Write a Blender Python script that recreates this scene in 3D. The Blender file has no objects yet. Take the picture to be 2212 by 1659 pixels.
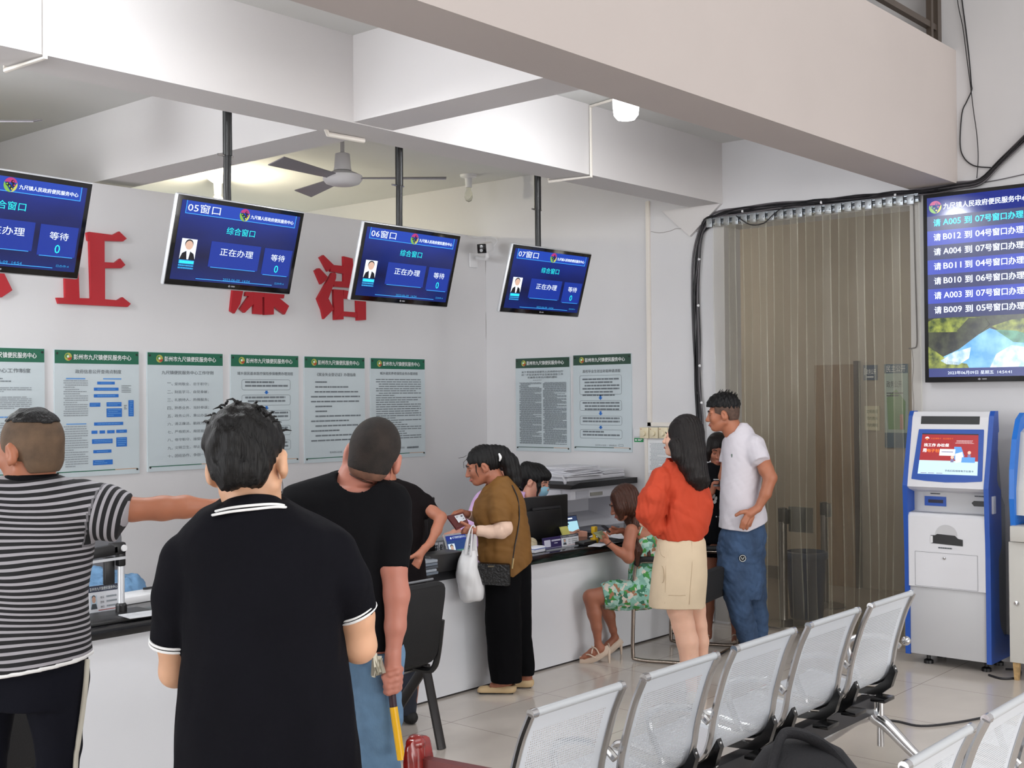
import bpy, bmesh, math, random
import numpy as np
from mathutils import Vector, Matrix

random.seed(7)
R = math.radians
C = bpy.context.scene.collection
SC = bpy.context.scene
NV = np.array

# ---------------------------------------------------------------- camera
F, CX, CY, EYE = 2600.0, 1106.0, 829.5, 1.75
YAW, PITCH, ROLL = R(40.97), R(.57), R(-.48)
_f = NV([math.cos(YAW) * math.cos(PITCH), math.sin(YAW) * math.cos(PITCH), math.sin(PITCH)])
_r = NV([math.sin(YAW), -math.cos(YAW), 0.0])
_u = np.cross(_r, _f)
RT = math.cos(ROLL) * _r + math.sin(ROLL) * _u
UP = -math.sin(ROLL) * _r + math.cos(ROLL) * _u
FW = _f
EYEP = NV([0, 0, EYE])
cam = bpy.data.objects.new('camera', bpy.data.cameras.new('camera'))
C.objects.link(cam)
cam.data.sensor_width = 36.0
cam.data.lens = 36.0 * F / 2212.0
cam.data.clip_start = .05
cam.matrix_world = Matrix(((RT[0], UP[0], -FW[0], 0), (RT[1], UP[1], -FW[1], 0), (RT[2], UP[2], -FW[2], EYE), (0, 0, 0, 1)))
SC.camera = cam

# ---------------------------------------------------------------- light
SC.view_settings.view_transform = 'Standard'
SC.view_settings.look = 'None'
SC.view_settings.gamma = 1
SC.view_settings.exposure = 0.42
wd = bpy.data.worlds.new('daylight'); SC.world = wd; wd.use_nodes = True
wd.node_tree.nodes['Background'].inputs[0].default_value = (.86, .93, 1.0, 1)
wd.node_tree.nodes['Background'].inputs[1].default_value = .4


def area(name, loc, target, sx, sy, power, col):
    l = bpy.data.lights.new(name, 'AREA'); l.shape = 'RECTANGLE'; l.size = sx; l.size_y = sy; l.energy = power; l.color = col
    o = bpy.data.objects.new(name, l); C.objects.link(o); o.location = loc
    o.rotation_euler = (Vector(target) - Vector(loc)).to_track_quat('-Z', 'Y').to_euler()
    return o


def point(name, loc, power, col, rad=.05):
    l = bpy.data.lights.new(name, 'POINT'); l.energy = power; l.color = col; l.shadow_soft_size = rad
    o = bpy.data.objects.new(name, l); C.objects.link(o); o.location = loc
    return o


area('entrance_daylight', (3.5, -9.5, 1.6), (3.8, 4, .6), 22, 3.0, 960, (1.0, .975, .95))
area('overhead_fill', (2.5, -1.5, 6.8), (2.7, -.2, 0), 9, 5, 235, (.97, .98, 1.0))  # added overhead fill to lift the floor and benches, no real opening
area('side_fill', (-4.6, 5.6, 2.0), (4, 5.9, 1.9), 3.6, 2.6, 185, (.94, .97, 1.0))  # added fill from the left for the back bay, no window there
point('lamp_between_beams', (5.48, 3.9, 3.24), 24, (.93, .97, 1.0), .05)
point('lamp_behind_beam', (2.35, 3.95, 3.3), 34, (.93, .97, 1.0), .06)
point('back_bay_fill', (1.6, 6.3, 3.1), 66, (.95, .98, 1.0), .12)  # unseen fill light added to brighten the back bay and partition
point('lamp_back_room', (6.1, 8.6, 3.32), 34, (1.0, .9, .68), .04)
point('back_room_fill', (6.6, 10.6, 2.2), 46, (.95, 1.0, .9), .4)  # added fill light hidden behind the partition, brightens the back room
point('corridor_daylight', (9.1, 6.5, 2.6), 20, (1.0, .97, .93), .3)
point('corridor_light', (9.3, 2.6, 2.6), 12, (1.0, .97, .93), .3)


# ---------------------------------------------------------------- helpers
def ray(px, py): return FW + RT * ((px - CX) / F) - UP * ((py - CY) / F)
def at(px, py, d): return EYEP + ray(px, py) * d
def onX(px, py, X): v = ray(px, py); return EYEP + v * (X / v[0])
def onY(px, py, Y): v = ray(px, py); return EYEP + v * (Y / v[1])
def onZ(px, py, Z): v = ray(px, py); return EYEP + v * ((Z - EYE) / v[2])
def dep(P): return float((NV(P) - EYEP) @ FW)


def lin(c):
    c = c / 255.0
    return c / 12.92 if c <= .04045 else ((c + .055) / 1.055) ** 2.4


def rgb(r, g, b): return (lin(r), lin(g), lin(b), 1)


MATS = {}


def mat(name, col=None, rough=.6, metal=0.0, noise=0.0, nscale=8.0, bump=0.0, bscale=40.0, emit=None, es=1.0, trans=0.0, alpha=1.0, spec=None, coat=0.0, stretch=None):
    if name in MATS: return MATS[name]
    m = bpy.data.materials.new(name); m.use_nodes = True
    nt = m.node_tree; b = nt.nodes['Principled BSDF']
    b.inputs['Roughness'].default_value = rough
    b.inputs['Metallic'].default_value = metal
    if spec is not None: b.inputs['Specular IOR Level'].default_value = spec
    if coat: b.inputs['Coat Weight'].default_value = coat; b.inputs['Coat Roughness'].default_value = .1
    if trans: b.inputs['Transmission Weight'].default_value = trans
    if alpha < 1: b.inputs['Alpha'].default_value = alpha
    c = rgb(*col) if col else (0, 0, 0, 1)
    b.inputs['Base Color'].default_value = c
    if noise or bump:
        tc = nt.nodes.new('ShaderNodeTexCoord')
        src = tc.outputs['Object']
        if stretch:
            mp = nt.nodes.new('ShaderNodeMapping'); mp.inputs['Scale'].default_value = stretch
            nt.links.new(src, mp.inputs[0]); src = mp.outputs[0]
    if noise:
        n = nt.nodes.new('ShaderNodeTexNoise'); n.inputs['Scale'].default_value = nscale; n.inputs['Detail'].default_value = 5
        nt.links.new(src, n.inputs['Vector'])
        r = nt.nodes.new('ShaderNodeMapRange'); r.inputs[1].default_value = .3; r.inputs[2].default_value = .7; r.inputs[3].default_value = 1 - noise; r.inputs[4].default_value = 1 + noise
        nt.links.new(n.outputs[0], r.inputs[0])
        mx = nt.nodes.new('ShaderNodeMix'); mx.data_type = 'RGBA'; mx.blend_type = 'MULTIPLY'; mx.inputs[0].default_value = 1
        mx.inputs[6].default_value = c
        nt.links.new(r.outputs[0], mx.inputs[7]); nt.links.new(mx.outputs[2], b.inputs['Base Color'])
    if bump:
        n2 = nt.nodes.new('ShaderNodeTexNoise'); n2.inputs['Scale'].default_value = bscale; n2.inputs['Detail'].default_value = 4
        nt.links.new(src, n2.inputs['Vector'])
        bp = nt.nodes.new('ShaderNodeBump'); bp.inputs['Strength'].default_value = bump; bp.inputs['Distance'].default_value = .01
        nt.links.new(n2.outputs[0], bp.inputs['Height']); nt.links.new(bp.outputs[0], b.inputs['Normal'])
    if emit:
        b.inputs['Emission Color'].default_value = rgb(*emit); b.inputs['Emission Strength'].default_value = es
    MATS[name] = m
    return m


class MB:
    def __init__(s): s.v = []; s.f = []; s.m = []; s.n = 0

    def add(s, v, f, mi=0):
        s.v.extend([tuple(map(float, p)) for p in v])
        s.f.extend([tuple(i + s.n for i in q) for q in f]); s.m.extend([mi] * len(f)); s.n += len(v)
        return s

    def box(s, c, d, rot=None, bev=0.0, mi=0, seg=2):
        bm = bmesh.new(); bmesh.ops.create_cube(bm, size=1)
        for p in bm.verts: p.co = Vector((p.co.x * d[0], p.co.y * d[1], p.co.z * d[2]))
        if bev: bmesh.ops.bevel(bm, geom=bm.edges[:], offset=bev, segments=seg, affect='EDGES', profile=.5)
        M = Matrix.Rotation(rot, 3, 'Z') if isinstance(rot, (int, float)) else (rot or Matrix.Identity(3))
        vs = [M @ p.co + Vector(c) for p in bm.verts]; bm.verts.index_update()
        s.add(vs, [[p.index for p in q.verts] for q in bm.faces], mi); bm.free(); return s

    def span(s, a, b, bev=0.0, mi=0):
        a = NV(a, float); b = NV(b, float)
        return s.box((a + b) / 2, np.abs(b - a), None, bev, mi)

    def quad(s, pts, mi=0): return s.add(pts, [tuple(range(len(pts)))], mi)

    def prism(s, pts, d, mi=0):
        n = len(pts); d = NV(d, float); a = [NV(p, float) for p in pts]
        return s.add(a + [p + d for p in a], [tuple(range(n))[::-1], tuple(range(n, 2 * n))] + [(i, (i + 1) % n, n + (i + 1) % n, n + i) for i in range(n)], mi)

    def bar(s, p0, p1, w, h, up=(0, 0, 1), bev=0.0, mi=0):
        p0 = Vector(p0); p1 = Vector(p1); z = (p1 - p0); L = z.length; z.normalize()
        x = z.cross(Vector(up))
        if x.length < 1e-4: x = z.cross(Vector((0, 1, 0)))
        x.normalize(); y = z.cross(x)
        M = Matrix((x, y, z)).transposed()
        return s.box((p0 + p1) / 2, (w, h, L), M, bev, mi)

    def tube(s, path, r, n=10, mi=0, caps=True, smooth=0, flat=None):
        P = [NV(p, float) for p in path]
        if smooth: P = spline(P, smooth)
        rr = r if isinstance(r, (list, tuple, np.ndarray)) else [r] * len(P)
        if len(rr) != len(P): rr = list(np.interp(np.linspace(0, 1, len(P)), np.linspace(0, 1, len(rr)), rr))
        T = [P[min(i + 1, len(P) - 1)] - P[max(i - 1, 0)] for i in range(len(P))]
        T = [t / (np.linalg.norm(t) + 1e-12) for t in T]
        a = NV([0, 0, 1.0]) if abs(T[0][2]) < .9 else NV([1.0, 0, 0])
        x = np.cross(T[0], a); x /= np.linalg.norm(x); vs = []
        for p, t, q in zip(P, T, rr):
            x = x - t * (x @ t); x /= np.linalg.norm(x) + 1e-12; y = np.cross(t, x)
            for k in range(n):
                an = 2 * math.pi * k / n
                vs.append(p + q * (math.cos(an) * x + math.sin(an) * y * (flat or 1)))
        fs = [(i * n + k, i * n + (k + 1) % n, (i + 1) * n + (k + 1) % n, (i + 1) * n + k) for i in range(len(P) - 1) for k in range(n)]
        if caps: fs += [tuple(range(n))[::-1], tuple(range((len(P) - 1) * n, len(P) * n))]
        return s.add(vs, fs, mi)

    def lathe(s, prof, c, n=24, axis=(0, 0, 1), mi=0):
        z = Vector(axis).normalized(); q = z.to_track_quat('Z', 'Y').to_matrix(); vs = []
        for r, h in prof:
            for k in range(n):
                an = 2 * math.pi * k / n
                vs.append(q @ Vector((r * math.cos(an), r * math.sin(an), h)) + Vector(c))
        m = len(prof)
        fs = [(i * n + k, i * n + (k + 1) % n, (i + 1) * n + (k + 1) % n, (i + 1) * n + k) for i in range(m - 1) for k in range(n)]
        fs += [tuple(range(n))[::-1], tuple(range((m - 1) * n, m * n))]
        return s.add(vs, fs, mi)

    def ell(s, c, r, n=16, mi=0, rot=None):
        prof = [(math.sin(math.pi * i / n), -math.cos(math.pi * i / n)) for i in range(n + 1)]
        t = MB().lathe(prof, (0, 0, 0), n * 2); M = rot or Matrix.Identity(3)
        return s.add([M @ Vector((p[0] * r[0], p[1] * r[1], p[2] * r[2])) + Vector(c) for p in t.v], t.f, mi)

    def text(s, body, o, u, v, h, w=None, align='l', mi=0, bold=0.0):
        """body set with its lower left at o, u to the right, v upward, cap height h; squeezed to width w"""
        V, Fc, tw = glyphs(body)
        if not len(V): return s
        u = NV(u, float); v = NV(v, float); k = h
        if bold:                                   # heavier strokes: the same outline laid again a hair to each side
            N = np.cross(u, v)
            for j, (a, b) in enumerate(((1, 0), (-1, 0), (0, 1))): s.text(body, NV(o) + (u * a + v * b) * bold * h * 2 + N * .0003 * (j + 1), u, v, h, w, align, mi)
        kx = (w / tw) if w else h
        W = tw * kx; off = {'l': 0, 'c': -W / 2, 'r': -W}[align]
        return s.add([NV(o) + u * (p[0] * kx + off) + v * (p[1] * k) for p in V], Fc, mi)


_GL = {}


def glyphs(body, bold=0.0):
    key = (body, bold)
    if key in _GL: return _GL[key]
    c = bpy.data.curves.new('writing', 'FONT'); c.body = body; c.size = 1.0; c.offset = bold; c.resolution_u = 2
    o = bpy.data.objects.new('writing', c); C.objects.link(o)
    bpy.context.view_layer.update()
    m = bpy.data.meshes.new_from_object(o.evaluated_get(bpy.context.evaluated_depsgraph_get()))
    V = [(p.co.x, p.co.y) for p in m.vertices]; Fc = [tuple(p.vertices) for p in m.polygons]
    bpy.data.objects.remove(o); bpy.data.curves.remove(c); bpy.data.meshes.remove(m)
    if V:
        a = NV(V); x0 = a[:, 0].min(); y0 = a[:, 1].min(); hh = a[:, 1].max() - y0
        V = [((p[0] - x0) / hh, (p[1] - y0) / hh) for p in V]; tw = (a[:, 0].max() - x0) / hh
    else: tw = 0
    _GL[key] = (V, Fc, tw)
    return _GL[key]


def spline(P, k=6):
    P = [NV(p, float) for p in P]; out = []
    for i in range(len(P) - 1):
        a, b, c, d = P[max(i - 1, 0)], P[i], P[i + 1], P[min(i + 2, len(P) - 1)]
        for j in range(k):
            t = j / k
            out.append(.5 * ((2 * b) + (c - a) * t + (2 * a - 5 * b + 4 * c - d) * t * t + (3 * b - a - 3 * c + d) * t ** 3))
    return out + [P[-1]]


def thing(name, label, cat, loc=(0, 0, 0), rz=0, group=None):
    o = bpy.data.objects.new(name, None); C.objects.link(o); o.location = [float(x) for x in loc]; o.rotation_euler = (0, 0, rz)
    o.empty_display_size = .1
    o['label'] = label; o['category'] = cat
    if group: o['group'] = group
    return o


def tag(o, label=None, cat=None, group=None, kind=None):
    if label: o['label'] = label
    if cat: o['category'] = cat
    if group: o['group'] = group
    if kind: o['kind'] = kind
    return o


def obj(name, mb, m, parent=None, local=False, flat=False, label=None, ang=38):
    me = bpy.data.meshes.new(name)
    v = mb.v
    if parent is not None and not local:
        off = NV(root_loc(parent)); v = [tuple(NV(p) - off) for p in v]
    o = bpy.data.objects.new(name, me)
    if parent is None and not local:          # a thing that is one mesh: origin at its base
        a = NV(v); off = NV([a[:, 0].mean(), a[:, 1].mean(), a[:, 2].min()]); v = [tuple(p) for p in a - off]; o.location = off
    me.from_pydata(v, [], mb.f)
    ms = m if isinstance(m, (list, tuple)) else [m]
    for x in ms: me.materials.append(x)
    if len(ms) > 1: me.polygons.foreach_set('material_index', mb.m)
    if not flat:
        me.polygons.foreach_set('use_smooth', [True] * len(me.polygons))
        me.set_sharp_from_angle(angle=R(ang))
    me.update(); C.objects.link(o)
    if parent is not None: o.parent = parent
    if label: o['label'] = label
    return o


def root_loc(p):
    l = NV([0.0, 0, 0])
    while p is not None: l = l + NV(p.location); p = p.parent
    return l


def struct(name, mb, m, flat=True):
    o = obj(name, mb, m, None, local=True, flat=flat); o['kind'] = 'structure'; return o


def dup(root, loc=None, rz=None, label=None, group=None):
    r = root.copy(); C.objects.link(r)
    if loc is not None: r.location = [float(x) for x in loc]
    if rz is not None: r.rotation_euler = (0, 0, rz)
    if label: r['label'] = label
    if group: r['group'] = group
    for ch in list(root.children):
        c = ch.copy(); C.objects.link(c); c.parent = r
        for g in list(ch.children):
            d = g.copy(); C.objects.link(d); d.parent = c
    return r


# ---------------------------------------------------------------- materials
WALL = mat('white wall paint', (213, 212, 214), .75, noise=.03, nscale=1.3, bump=.03, bscale=60)
WALLY = WALL
CEIL = mat('ceiling paint', (208, 208, 206), .8, noise=.02, nscale=1.5)
BEAM = mat('beam plaster', (210, 207, 207), .8, noise=.025, nscale=1.1, bump=.05, bscale=14)
BEAM_DIM = mat('darkened beam plaster', (186, 177, 173), .8, noise=.03, nscale=1.1, bump=.05, bscale=14)  # pinkish beam plaster, darkened to offset the strong light on the front beam
BLACK = mat('black plastic', (16, 16, 18), .38)
BLACKM = mat('black matt', (18, 18, 20), .65)
GREY = mat('grey plastic', (120, 122, 126), .5)
WHITEP = mat('white plastic', (222, 222, 224), .4)
CHROME = mat('chromed steel', (205, 205, 206), .16, 1.0)
STEEL = mat('brushed steel', (150, 146, 142), .3, 1.0)
DUCT = mat('cream duct', (226, 220, 212), .5)
# ---------------------------------------------------------------- the setting
def tile_mat():
    m = bpy.data.materials.new('polished floor tiles'); m.use_nodes = True
    nt = m.node_tree; b = nt.nodes['Principled BSDF']
    tc = nt.nodes.new('ShaderNodeTexCoord')
    mp = nt.nodes.new('ShaderNodeMapping'); mp.inputs['Location'].default_value = (.13, .29, 0)
    nt.links.new(tc.outputs['Object'], mp.inputs[0])
    br = nt.nodes.new('ShaderNodeTexBrick'); br.offset = 0; br.inputs['Scale'].default_value = 1
    br.inputs['Brick Width'].default_value = .8; br.inputs['Row Height'].default_value = .8; br.inputs['Mortar Size'].default_value = .0022
    br.inputs['Mortar Smooth'].default_value = .2
    br.inputs['Color1'].default_value = rgb(208, 199, 190); br.inputs['Color2'].default_value = rgb(204, 196, 187); br.inputs['Mortar'].default_value = rgb(140, 130, 122)
    nt.links.new(mp.outputs[0], br.inputs[0])
    n = nt.nodes.new('ShaderNodeTexNoise'); n.inputs['Scale'].default_value = 2.2; n.inputs['Detail'].default_value = 6; n.inputs['Distortion'].default_value = 1.2
    nt.links.new(tc.outputs['Object'], n.inputs['Vector'])
    r = nt.nodes.new('ShaderNodeMapRange'); r.inputs[3].default_value = .9; r.inputs[4].default_value = 1.08; nt.links.new(n.outputs[0], r.inputs[0])
    mx = nt.nodes.new('ShaderNodeMix'); mx.data_type = 'RGBA'; mx.blend_type = 'MULTIPLY'; mx.inputs[0].default_value = 1
    nt.links.new(br.outputs[0], mx.inputs[6]); nt.links.new(r.outputs[0], mx.inputs[7]); nt.links.new(mx.outputs[2], b.inputs['Base Color'])
    b.inputs['Roughness'].default_value = .13; b.inputs['Specular IOR Level'].default_value = .6
    return m


WX, WY = 8.0, 7.25            # right wall plane, back partition plane
CZ = 3.67
struct('floor', MB().span((-9, -11, -.1), (8.24, 13, 0)), tile_mat())
struct('floor_corridor', MB().span((8.24, -1, -.1), (10.6, 9, 0)), mat('corridor tiles', (140, 130, 118), .25, noise=.08, nscale=3))
w = MB()
w.span((WX, 4.79, 0), (WX + .24, 13, 7)); w.span((WX, -8, 0), (WX + .24, 3.33, 7)); w.span((WX, 3.33, 3.03), (WX + .24, 4.79, 7))
struct('wall_right', w, WALL)
struct('wall_back', MB().span((-5, WY, 0), (WX - .001, WY + .12, 3.175)), WALL)
struct('wall_rear', MB().span((-5, 12.9, 0), (WX, 13, CZ)), mat('old cream paint', (222, 220, 200), .8, noise=.03, nscale=2))
struct('wall_left', MB().span((-5.1, -8, 0), (-5, 13, 7)), WALL)
struct('ceiling_hall', MB().span((-5, -8, 7.0), (WX, 3.0, 7.1)), CEIL)
struct('ceiling', MB().span((-5, 3.33, CZ), (WX, 13, CZ + .13)), CEIL)
struct('ceiling_beam', MB().span((-5, 3.0, 3.14), (WX, 3.33, 4.03)), BEAM_DIM)
struct('ceiling_beam', MB().span((-5, 4.80, 3.205), (WX, 5.08, CZ)), BEAM)
b = MB()
b.span((4.265, 3.33, 3.21), (4.55, 4.80, CZ)); b.span((4.265, 5.08, 3.21), (4.55, 12.9, CZ))
struct('ceiling_beam', b, BEAM)
struct('ceiling_upper', MB().span((-5, 3.0, 6.9), (WX, 13, 7.0)), CEIL)
struct('wall_upper', MB().span((-5, 6.4, CZ + .13), (WX, 6.5, 6.9)), mat('upper room paint', (186, 178, 172), .8))
# pilaster under the far end of the middle beam
pl = MB().prism([(WX, 4.80, 3.205), (WX, 5.34, 3.205), (WX, 5.08, 2.98)], (-.03, 0, 0))
struct('trim_1', pl, BEAM)
# corridor behind the opening
CW = 10.25
struct('wall_corridor', MB().span((CW, -1, 0), (CW + .1, 9, 3.6)), mat('corridor paint', (176, 165, 149), .8, noise=.04, nscale=1.5))
struct('ceiling_corridor', MB().span((8.24, -1, 3.35), (CW, 9, 3.45)), mat('corridor ceiling', (176, 168, 156), .8))
struct('baseboard_corridor', MB().span((CW - .015, -1, 0), (CW, 4.05, .36)).span((CW - .015, 5.35, 0), (CW, 9, .12)), mat('grey dado tiles', (118, 112, 104), .3, noise=.1, nscale=4))
for yy in (-1.0, 8.9):
    struct('wall_corridor_end', MB().span((8.24, yy, 0), (CW, yy + .1, 3.4)), MATS['corridor paint'])

# hairline cracks in the plaster (thin relief lines on the walls)
CRK = mat('crack line', (150, 144, 142), .9)
def crack(pts, name='trim_2', X=WX):
    P = [onX(x, y, X - .001) for x, y in pts]
    return struct(name, MB().tube(P, .0022, 5, smooth=3), CRK)
crack([(1406, 500), (1425, 503), (1448, 499), (1462, 494), (1490, 496), (1505, 500), (1536, 492)])
crack([(1970, 752), (1973, 790), (1971, 830), (1974, 870), (1972, 905)])
crack([(1049, 560), (1048, 640), (1050, 700), (1049, 760)])

# ---------------------------------------------------------------- counter
CTR = mat('white counter panel', (232, 234, 239), .32, noise=.015, nscale=2)
STONE = mat('black granite', (22, 22, 25), .12, noise=.35, nscale=60)
ct = thing('service_counter', 'long white service counter with a black stone top below the posters', 'counter', (4.5, 4.9, 0))
obj('front_panel', MB().span((-1, 4.9, .012), (7.98, 4.93, .69)), CTR, ct)
obj('kick_strip', MB().span((-1, 4.908, 0), (7.98, 4.925, .012)), mat('dark joint', (60, 56, 54), .8), ct)
obj('worktop', MB().span((-1, 4.86, .69), (7.98, 5.55, .745), bev=.006), STONE, ct)
obj('inner_desk', MB().span((-1, 5.56, .69), (7.05, 5.75, .72)).span((7.94, 4.94, 0), (7.975, 5.54, .69)), CTR, ct)
# ---------------------------------------------------------------- flat print on a plane
class Sheet:
    """a rectangle in space: O top left, U to the right, V downward (unit vectors), size W x H; draws in 0..1 coordinates just above its face"""
    def __init__(s, O, U, V, W, H, n):
        s.O = NV(O, float); s.U = NV(U, float); s.V = NV(V, float); s.W = W; s.H = H; s.N = NV(n, float)
    def p(s, u, v, k=1): return s.O + s.U * (u * s.W) + s.V * (v * s.H) + s.N * (.0012 * k)
    def rect(s, mb, u0, v0, u1, v1, k=1, mi=0): mb.quad([s.p(u0, v1, k), s.p(u1, v1, k), s.p(u1, v0, k), s.p(u0, v0, k)], mi)
    def poly(s, mb, pts, k=1, mi=0): mb.quad([s.p(u, v, k) for u, v in pts], mi)
    def disc(s, mb, u, v, r, k=1, mi=0, a0=0, a1=360, n=24, ry=None):
        ry = ry or r * s.W / s.H
        mb.quad([s.p(u + r * math.cos(R(a0 + (a1 - a0) * i / n)), v - ry * math.sin(R(a0 + (a1 - a0) * i / n)), k) for i in range(n + (0 if a1 - a0 >= 360 else 1))], mi)
    def text(s, mb, body, u, v, h, u1=None, k=2, align='l', mi=0, bold=0.0):
        """baseline-left at (u, v), height h (fractions), squeezed to end at u1"""
        w = (u1 - u) * s.W if u1 is not None else None
        mb.text(body, s.p(u, v, k), s.U, -s.V, h * s.H, w, align, mi, bold)
    def rows(s, mb, u0, v0, u1, v1, n, seed, th=.5, k=2, mi=0, ragged=.3):
        rn = random.Random(seed); st = (v1 - v0) / n
        for i in range(n):
            e = u1 - (rn.random() * (u1 - u0) * .6 if rn.random() < ragged else 0); x = u0 + (.06 * (u1 - u0) if rn.random() < ragged else 0)
            while x < e:
                w = (u1 - u0) * rn.uniform(.05, .16); x2 = min(e, x + w)
                s.rect(mb, x, v0 + i * st, x2, v0 + i * st + st * th, k, mi); x = x2 + (u1 - u0) * .012
    def frame(s, mb, u0, v0, u1, v1, t, r=.03, k=2, mi=0):
        """thin outline with rounded corners"""
        ry = r * s.W / s.H; ty = t * s.W / s.H; pts = []; ins = []
        for cx, cy, a in ((u1 - r, v0 + ry, 90), (u0 + r, v0 + ry, 180), (u0 + r, v1 - ry, 270), (u1 - r, v1 - ry, 0)):
            rng = range(0, 5)
            seq = [a - 90 + 22.5 * q for q in rng] if a == 90 else [a - 90 + 22.5 * q for q in rng]
            for d in seq:
                c_, s_ = math.cos(R(d)), math.sin(R(d))
                pts.append((cx + r * c_, cy - ry * s_)); ins.append((cx + (r - t) * c_, cy - (ry - ty) * s_))
        n = len(pts)
        for i in range(n):
            j = (i + 1) % n
            mb.quad([s.p(*pts[i], k), s.p(*pts[j], k), s.p(*ins[j], k), s.p(*ins[i], k)], mi)


def emit(name, c, es=1.0):
    m = mat(name, (4, 4, 5), .25, emit=c, es=es); return m


# ---------------------------------------------------------------- posters
ACR = mat('acrylic board', (196, 207, 212), .18, noise=.01)
GREEN = mat('green print', (18, 98, 72), .3)
GREEN2 = mat('dark green print', (44, 74, 60), .3)
INK = mat('grey ink', (110, 118, 124), .6); INKD = mat('dark ink', (64, 70, 76), .6); INKL = mat('pale grey ink', (148, 156, 162), .6)
BLUEP = mat('blue print', (30, 108, 196), .5); BLUEL = mat('pale blue print', (92, 150, 214), .5)
WHT = mat('white print', (236, 240, 240), .5)
GOLD = mat('yellow green print', (176, 176, 84), .5); REDP = mat('red print', (176, 70, 50), .5); LEAF = mat('leaf print', (70, 140, 70), .5)
SCREW = mat('board screw', (60, 62, 60), .4, .8)


def poster(label, q, wall, fill, ptype=0, header='彭州市九尺镇便民服务中心'):
    if wall == 'back':
        c = [onY(x, y, WY - .012) for x, y in q]; x0 = (c[0][0] + c[3][0]) / 2; x1 = (c[1][0] + c[2][0]) / 2
        z1 = (c[0][2] + c[1][2]) / 2; z0 = (c[2][2] + c[3][2]) / 2
        S = Sheet((x0, WY - .012, z1), (1, 0, 0), (0, 0, -1), x1 - x0, z1 - z0, (0, -1, 0)); a, b = (x0, WY - .012, z0), (x1, WY - .0005, z1)
    else:
        c = [onX(x, y, WX - .012) for x, y in q]; x0 = (c[0][1] + c[3][1]) / 2; x1 = (c[1][1] + c[2][1]) / 2
        z1 = (c[0][2] + c[1][2]) / 2; z0 = (c[2][2] + c[3][2]) / 2
        S = Sheet((WX - .012, x0, z1), (0, -1, 0), (0, 0, -1), x0 - x1, z1 - z0, (-1, 0, 0)); a, b = (WX - .012, x1, z0), (WX - .0005, x0, z1)
    t = thing('notice_board', label, 'notice board', (NV(a) + NV(b)) / 2 * NV([1, 1, 0]) + NV([0, 0, a[2]]), group='notice boards with green headers')
    obj('panel', MB().span(a, b), ACR, t)
    m = MB(); S.rect(m, .004, .004, .996, .108, 1); obj('header_band', m, GREEN if wall == 'back' else GREEN2, t)
    m = MB(); S.rect(m, .02, .955, .7, .962, 1, 0); S.rect(m, .7, .955, .97, .961, 1, 1); obj('footer_line', m, [GREEN if wall == 'back' else GREEN2, mat('tan print', (196, 160, 130), .5)], t)
    m = MB(); S.disc(m, .155, .056, .043, 2, 0); S.disc(m, .168, .063, .026, 3, 1, 200, 380); S.disc(m, .145, .05, .024, 3, 2, 60, 250); S.disc(m, .15, .053, .012, 4, 3)
    obj('emblem', m, [GOLD, REDP, LEAF, WHT], t)
    m = MB(); S.text(m, header, .215, .078, .043, .9, 3, bold=.01); obj('header_writing', m, WHT, t)
    m = MB()
    for u, v in ((.03, .03), (.97, .03), (.03, .965), (.97, .965)): m.lathe([(.007, 0), (.007, .004), (.003, .006)], S.p(u, v, 1), 10, S.N)
    obj('screw', m, SCREW, t)
    m = MB(); fill(S, m); obj('writing', m, [INK, INKD, BLUEP, BLUEL, INKL, WHT, REDP], t)
    return t


def f_rules(S, m):
    S.text(m, '中心工作制度', .42, .19, .034, .83, 2, mi=1)
    S.rows(m, .3, .23, .6, .27, 2, 3, .4); S.rows(m, .16, .3, .84, .47, 12, 5, .5, mi=4); S.rows(m, .2, .52, .6, .54, 1, 2, .5, mi=3)
    S.rows(m, .16, .55, .84, .88, 20, 8, .5, mi=4)


def f_flow(S, m):
    S.text(m, '政府信息公开查询点制度', .235, .186, .032, .78, 2, mi=1)
    S.rect(m, .13, .222, .35, .232, 2, 3); S.rect(m, .56, .222, .78, .232, 2, 3)
    S.rows(m, .1, .24, .38, .53, 17, 9, .42, mi=4); S.rect(m, .13, .58, .36, .588, 2, 3); S.rows(m, .1, .6, .38, .93, 18, 4, .42, mi=4)
    for u0, v0, u1, v1 in ((.49, .25, .7, .272), (.45, .298, .745, .322), (.45, .35, .745, .376), (.4, .418, .525, .45), (.6, .415, .78, .45), (.6, .465, .785, .535), (.865, .4, .93, .532), (.45, .575, .8, .6),
                           (.42, .64, .49, .665), (.515, .64, .58, .665), (.605, .64, .695, .665), (.715, .638, .845, .664), (.425, .708, .67, .745), (.715, .7, .845, .775), (.44, .795, .655, .82), (.435, .875, .67, .915)):
        S.rect(m, u0, v0, u1, v1, 2, 2)
        if v1 - v0 > .03: S.rows(m, u0 + .012, v0 + .008, u1 - .012, v1 - .004, max(1, int((v1 - v0) / .016)), int(u0 * 100), .45, 3, 3)
        else: S.rows(m, u0 + .04, v0 + .009, u1 - .04, v1 - .008, 1, int(v0 * 100), .9, 3, 3, 0)
    S.rows(m, .78, .28, .9, .345, 5, 2, .35)
    S.rows(m, .81, .44, .845, .48, 3, 2, .5)


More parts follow.
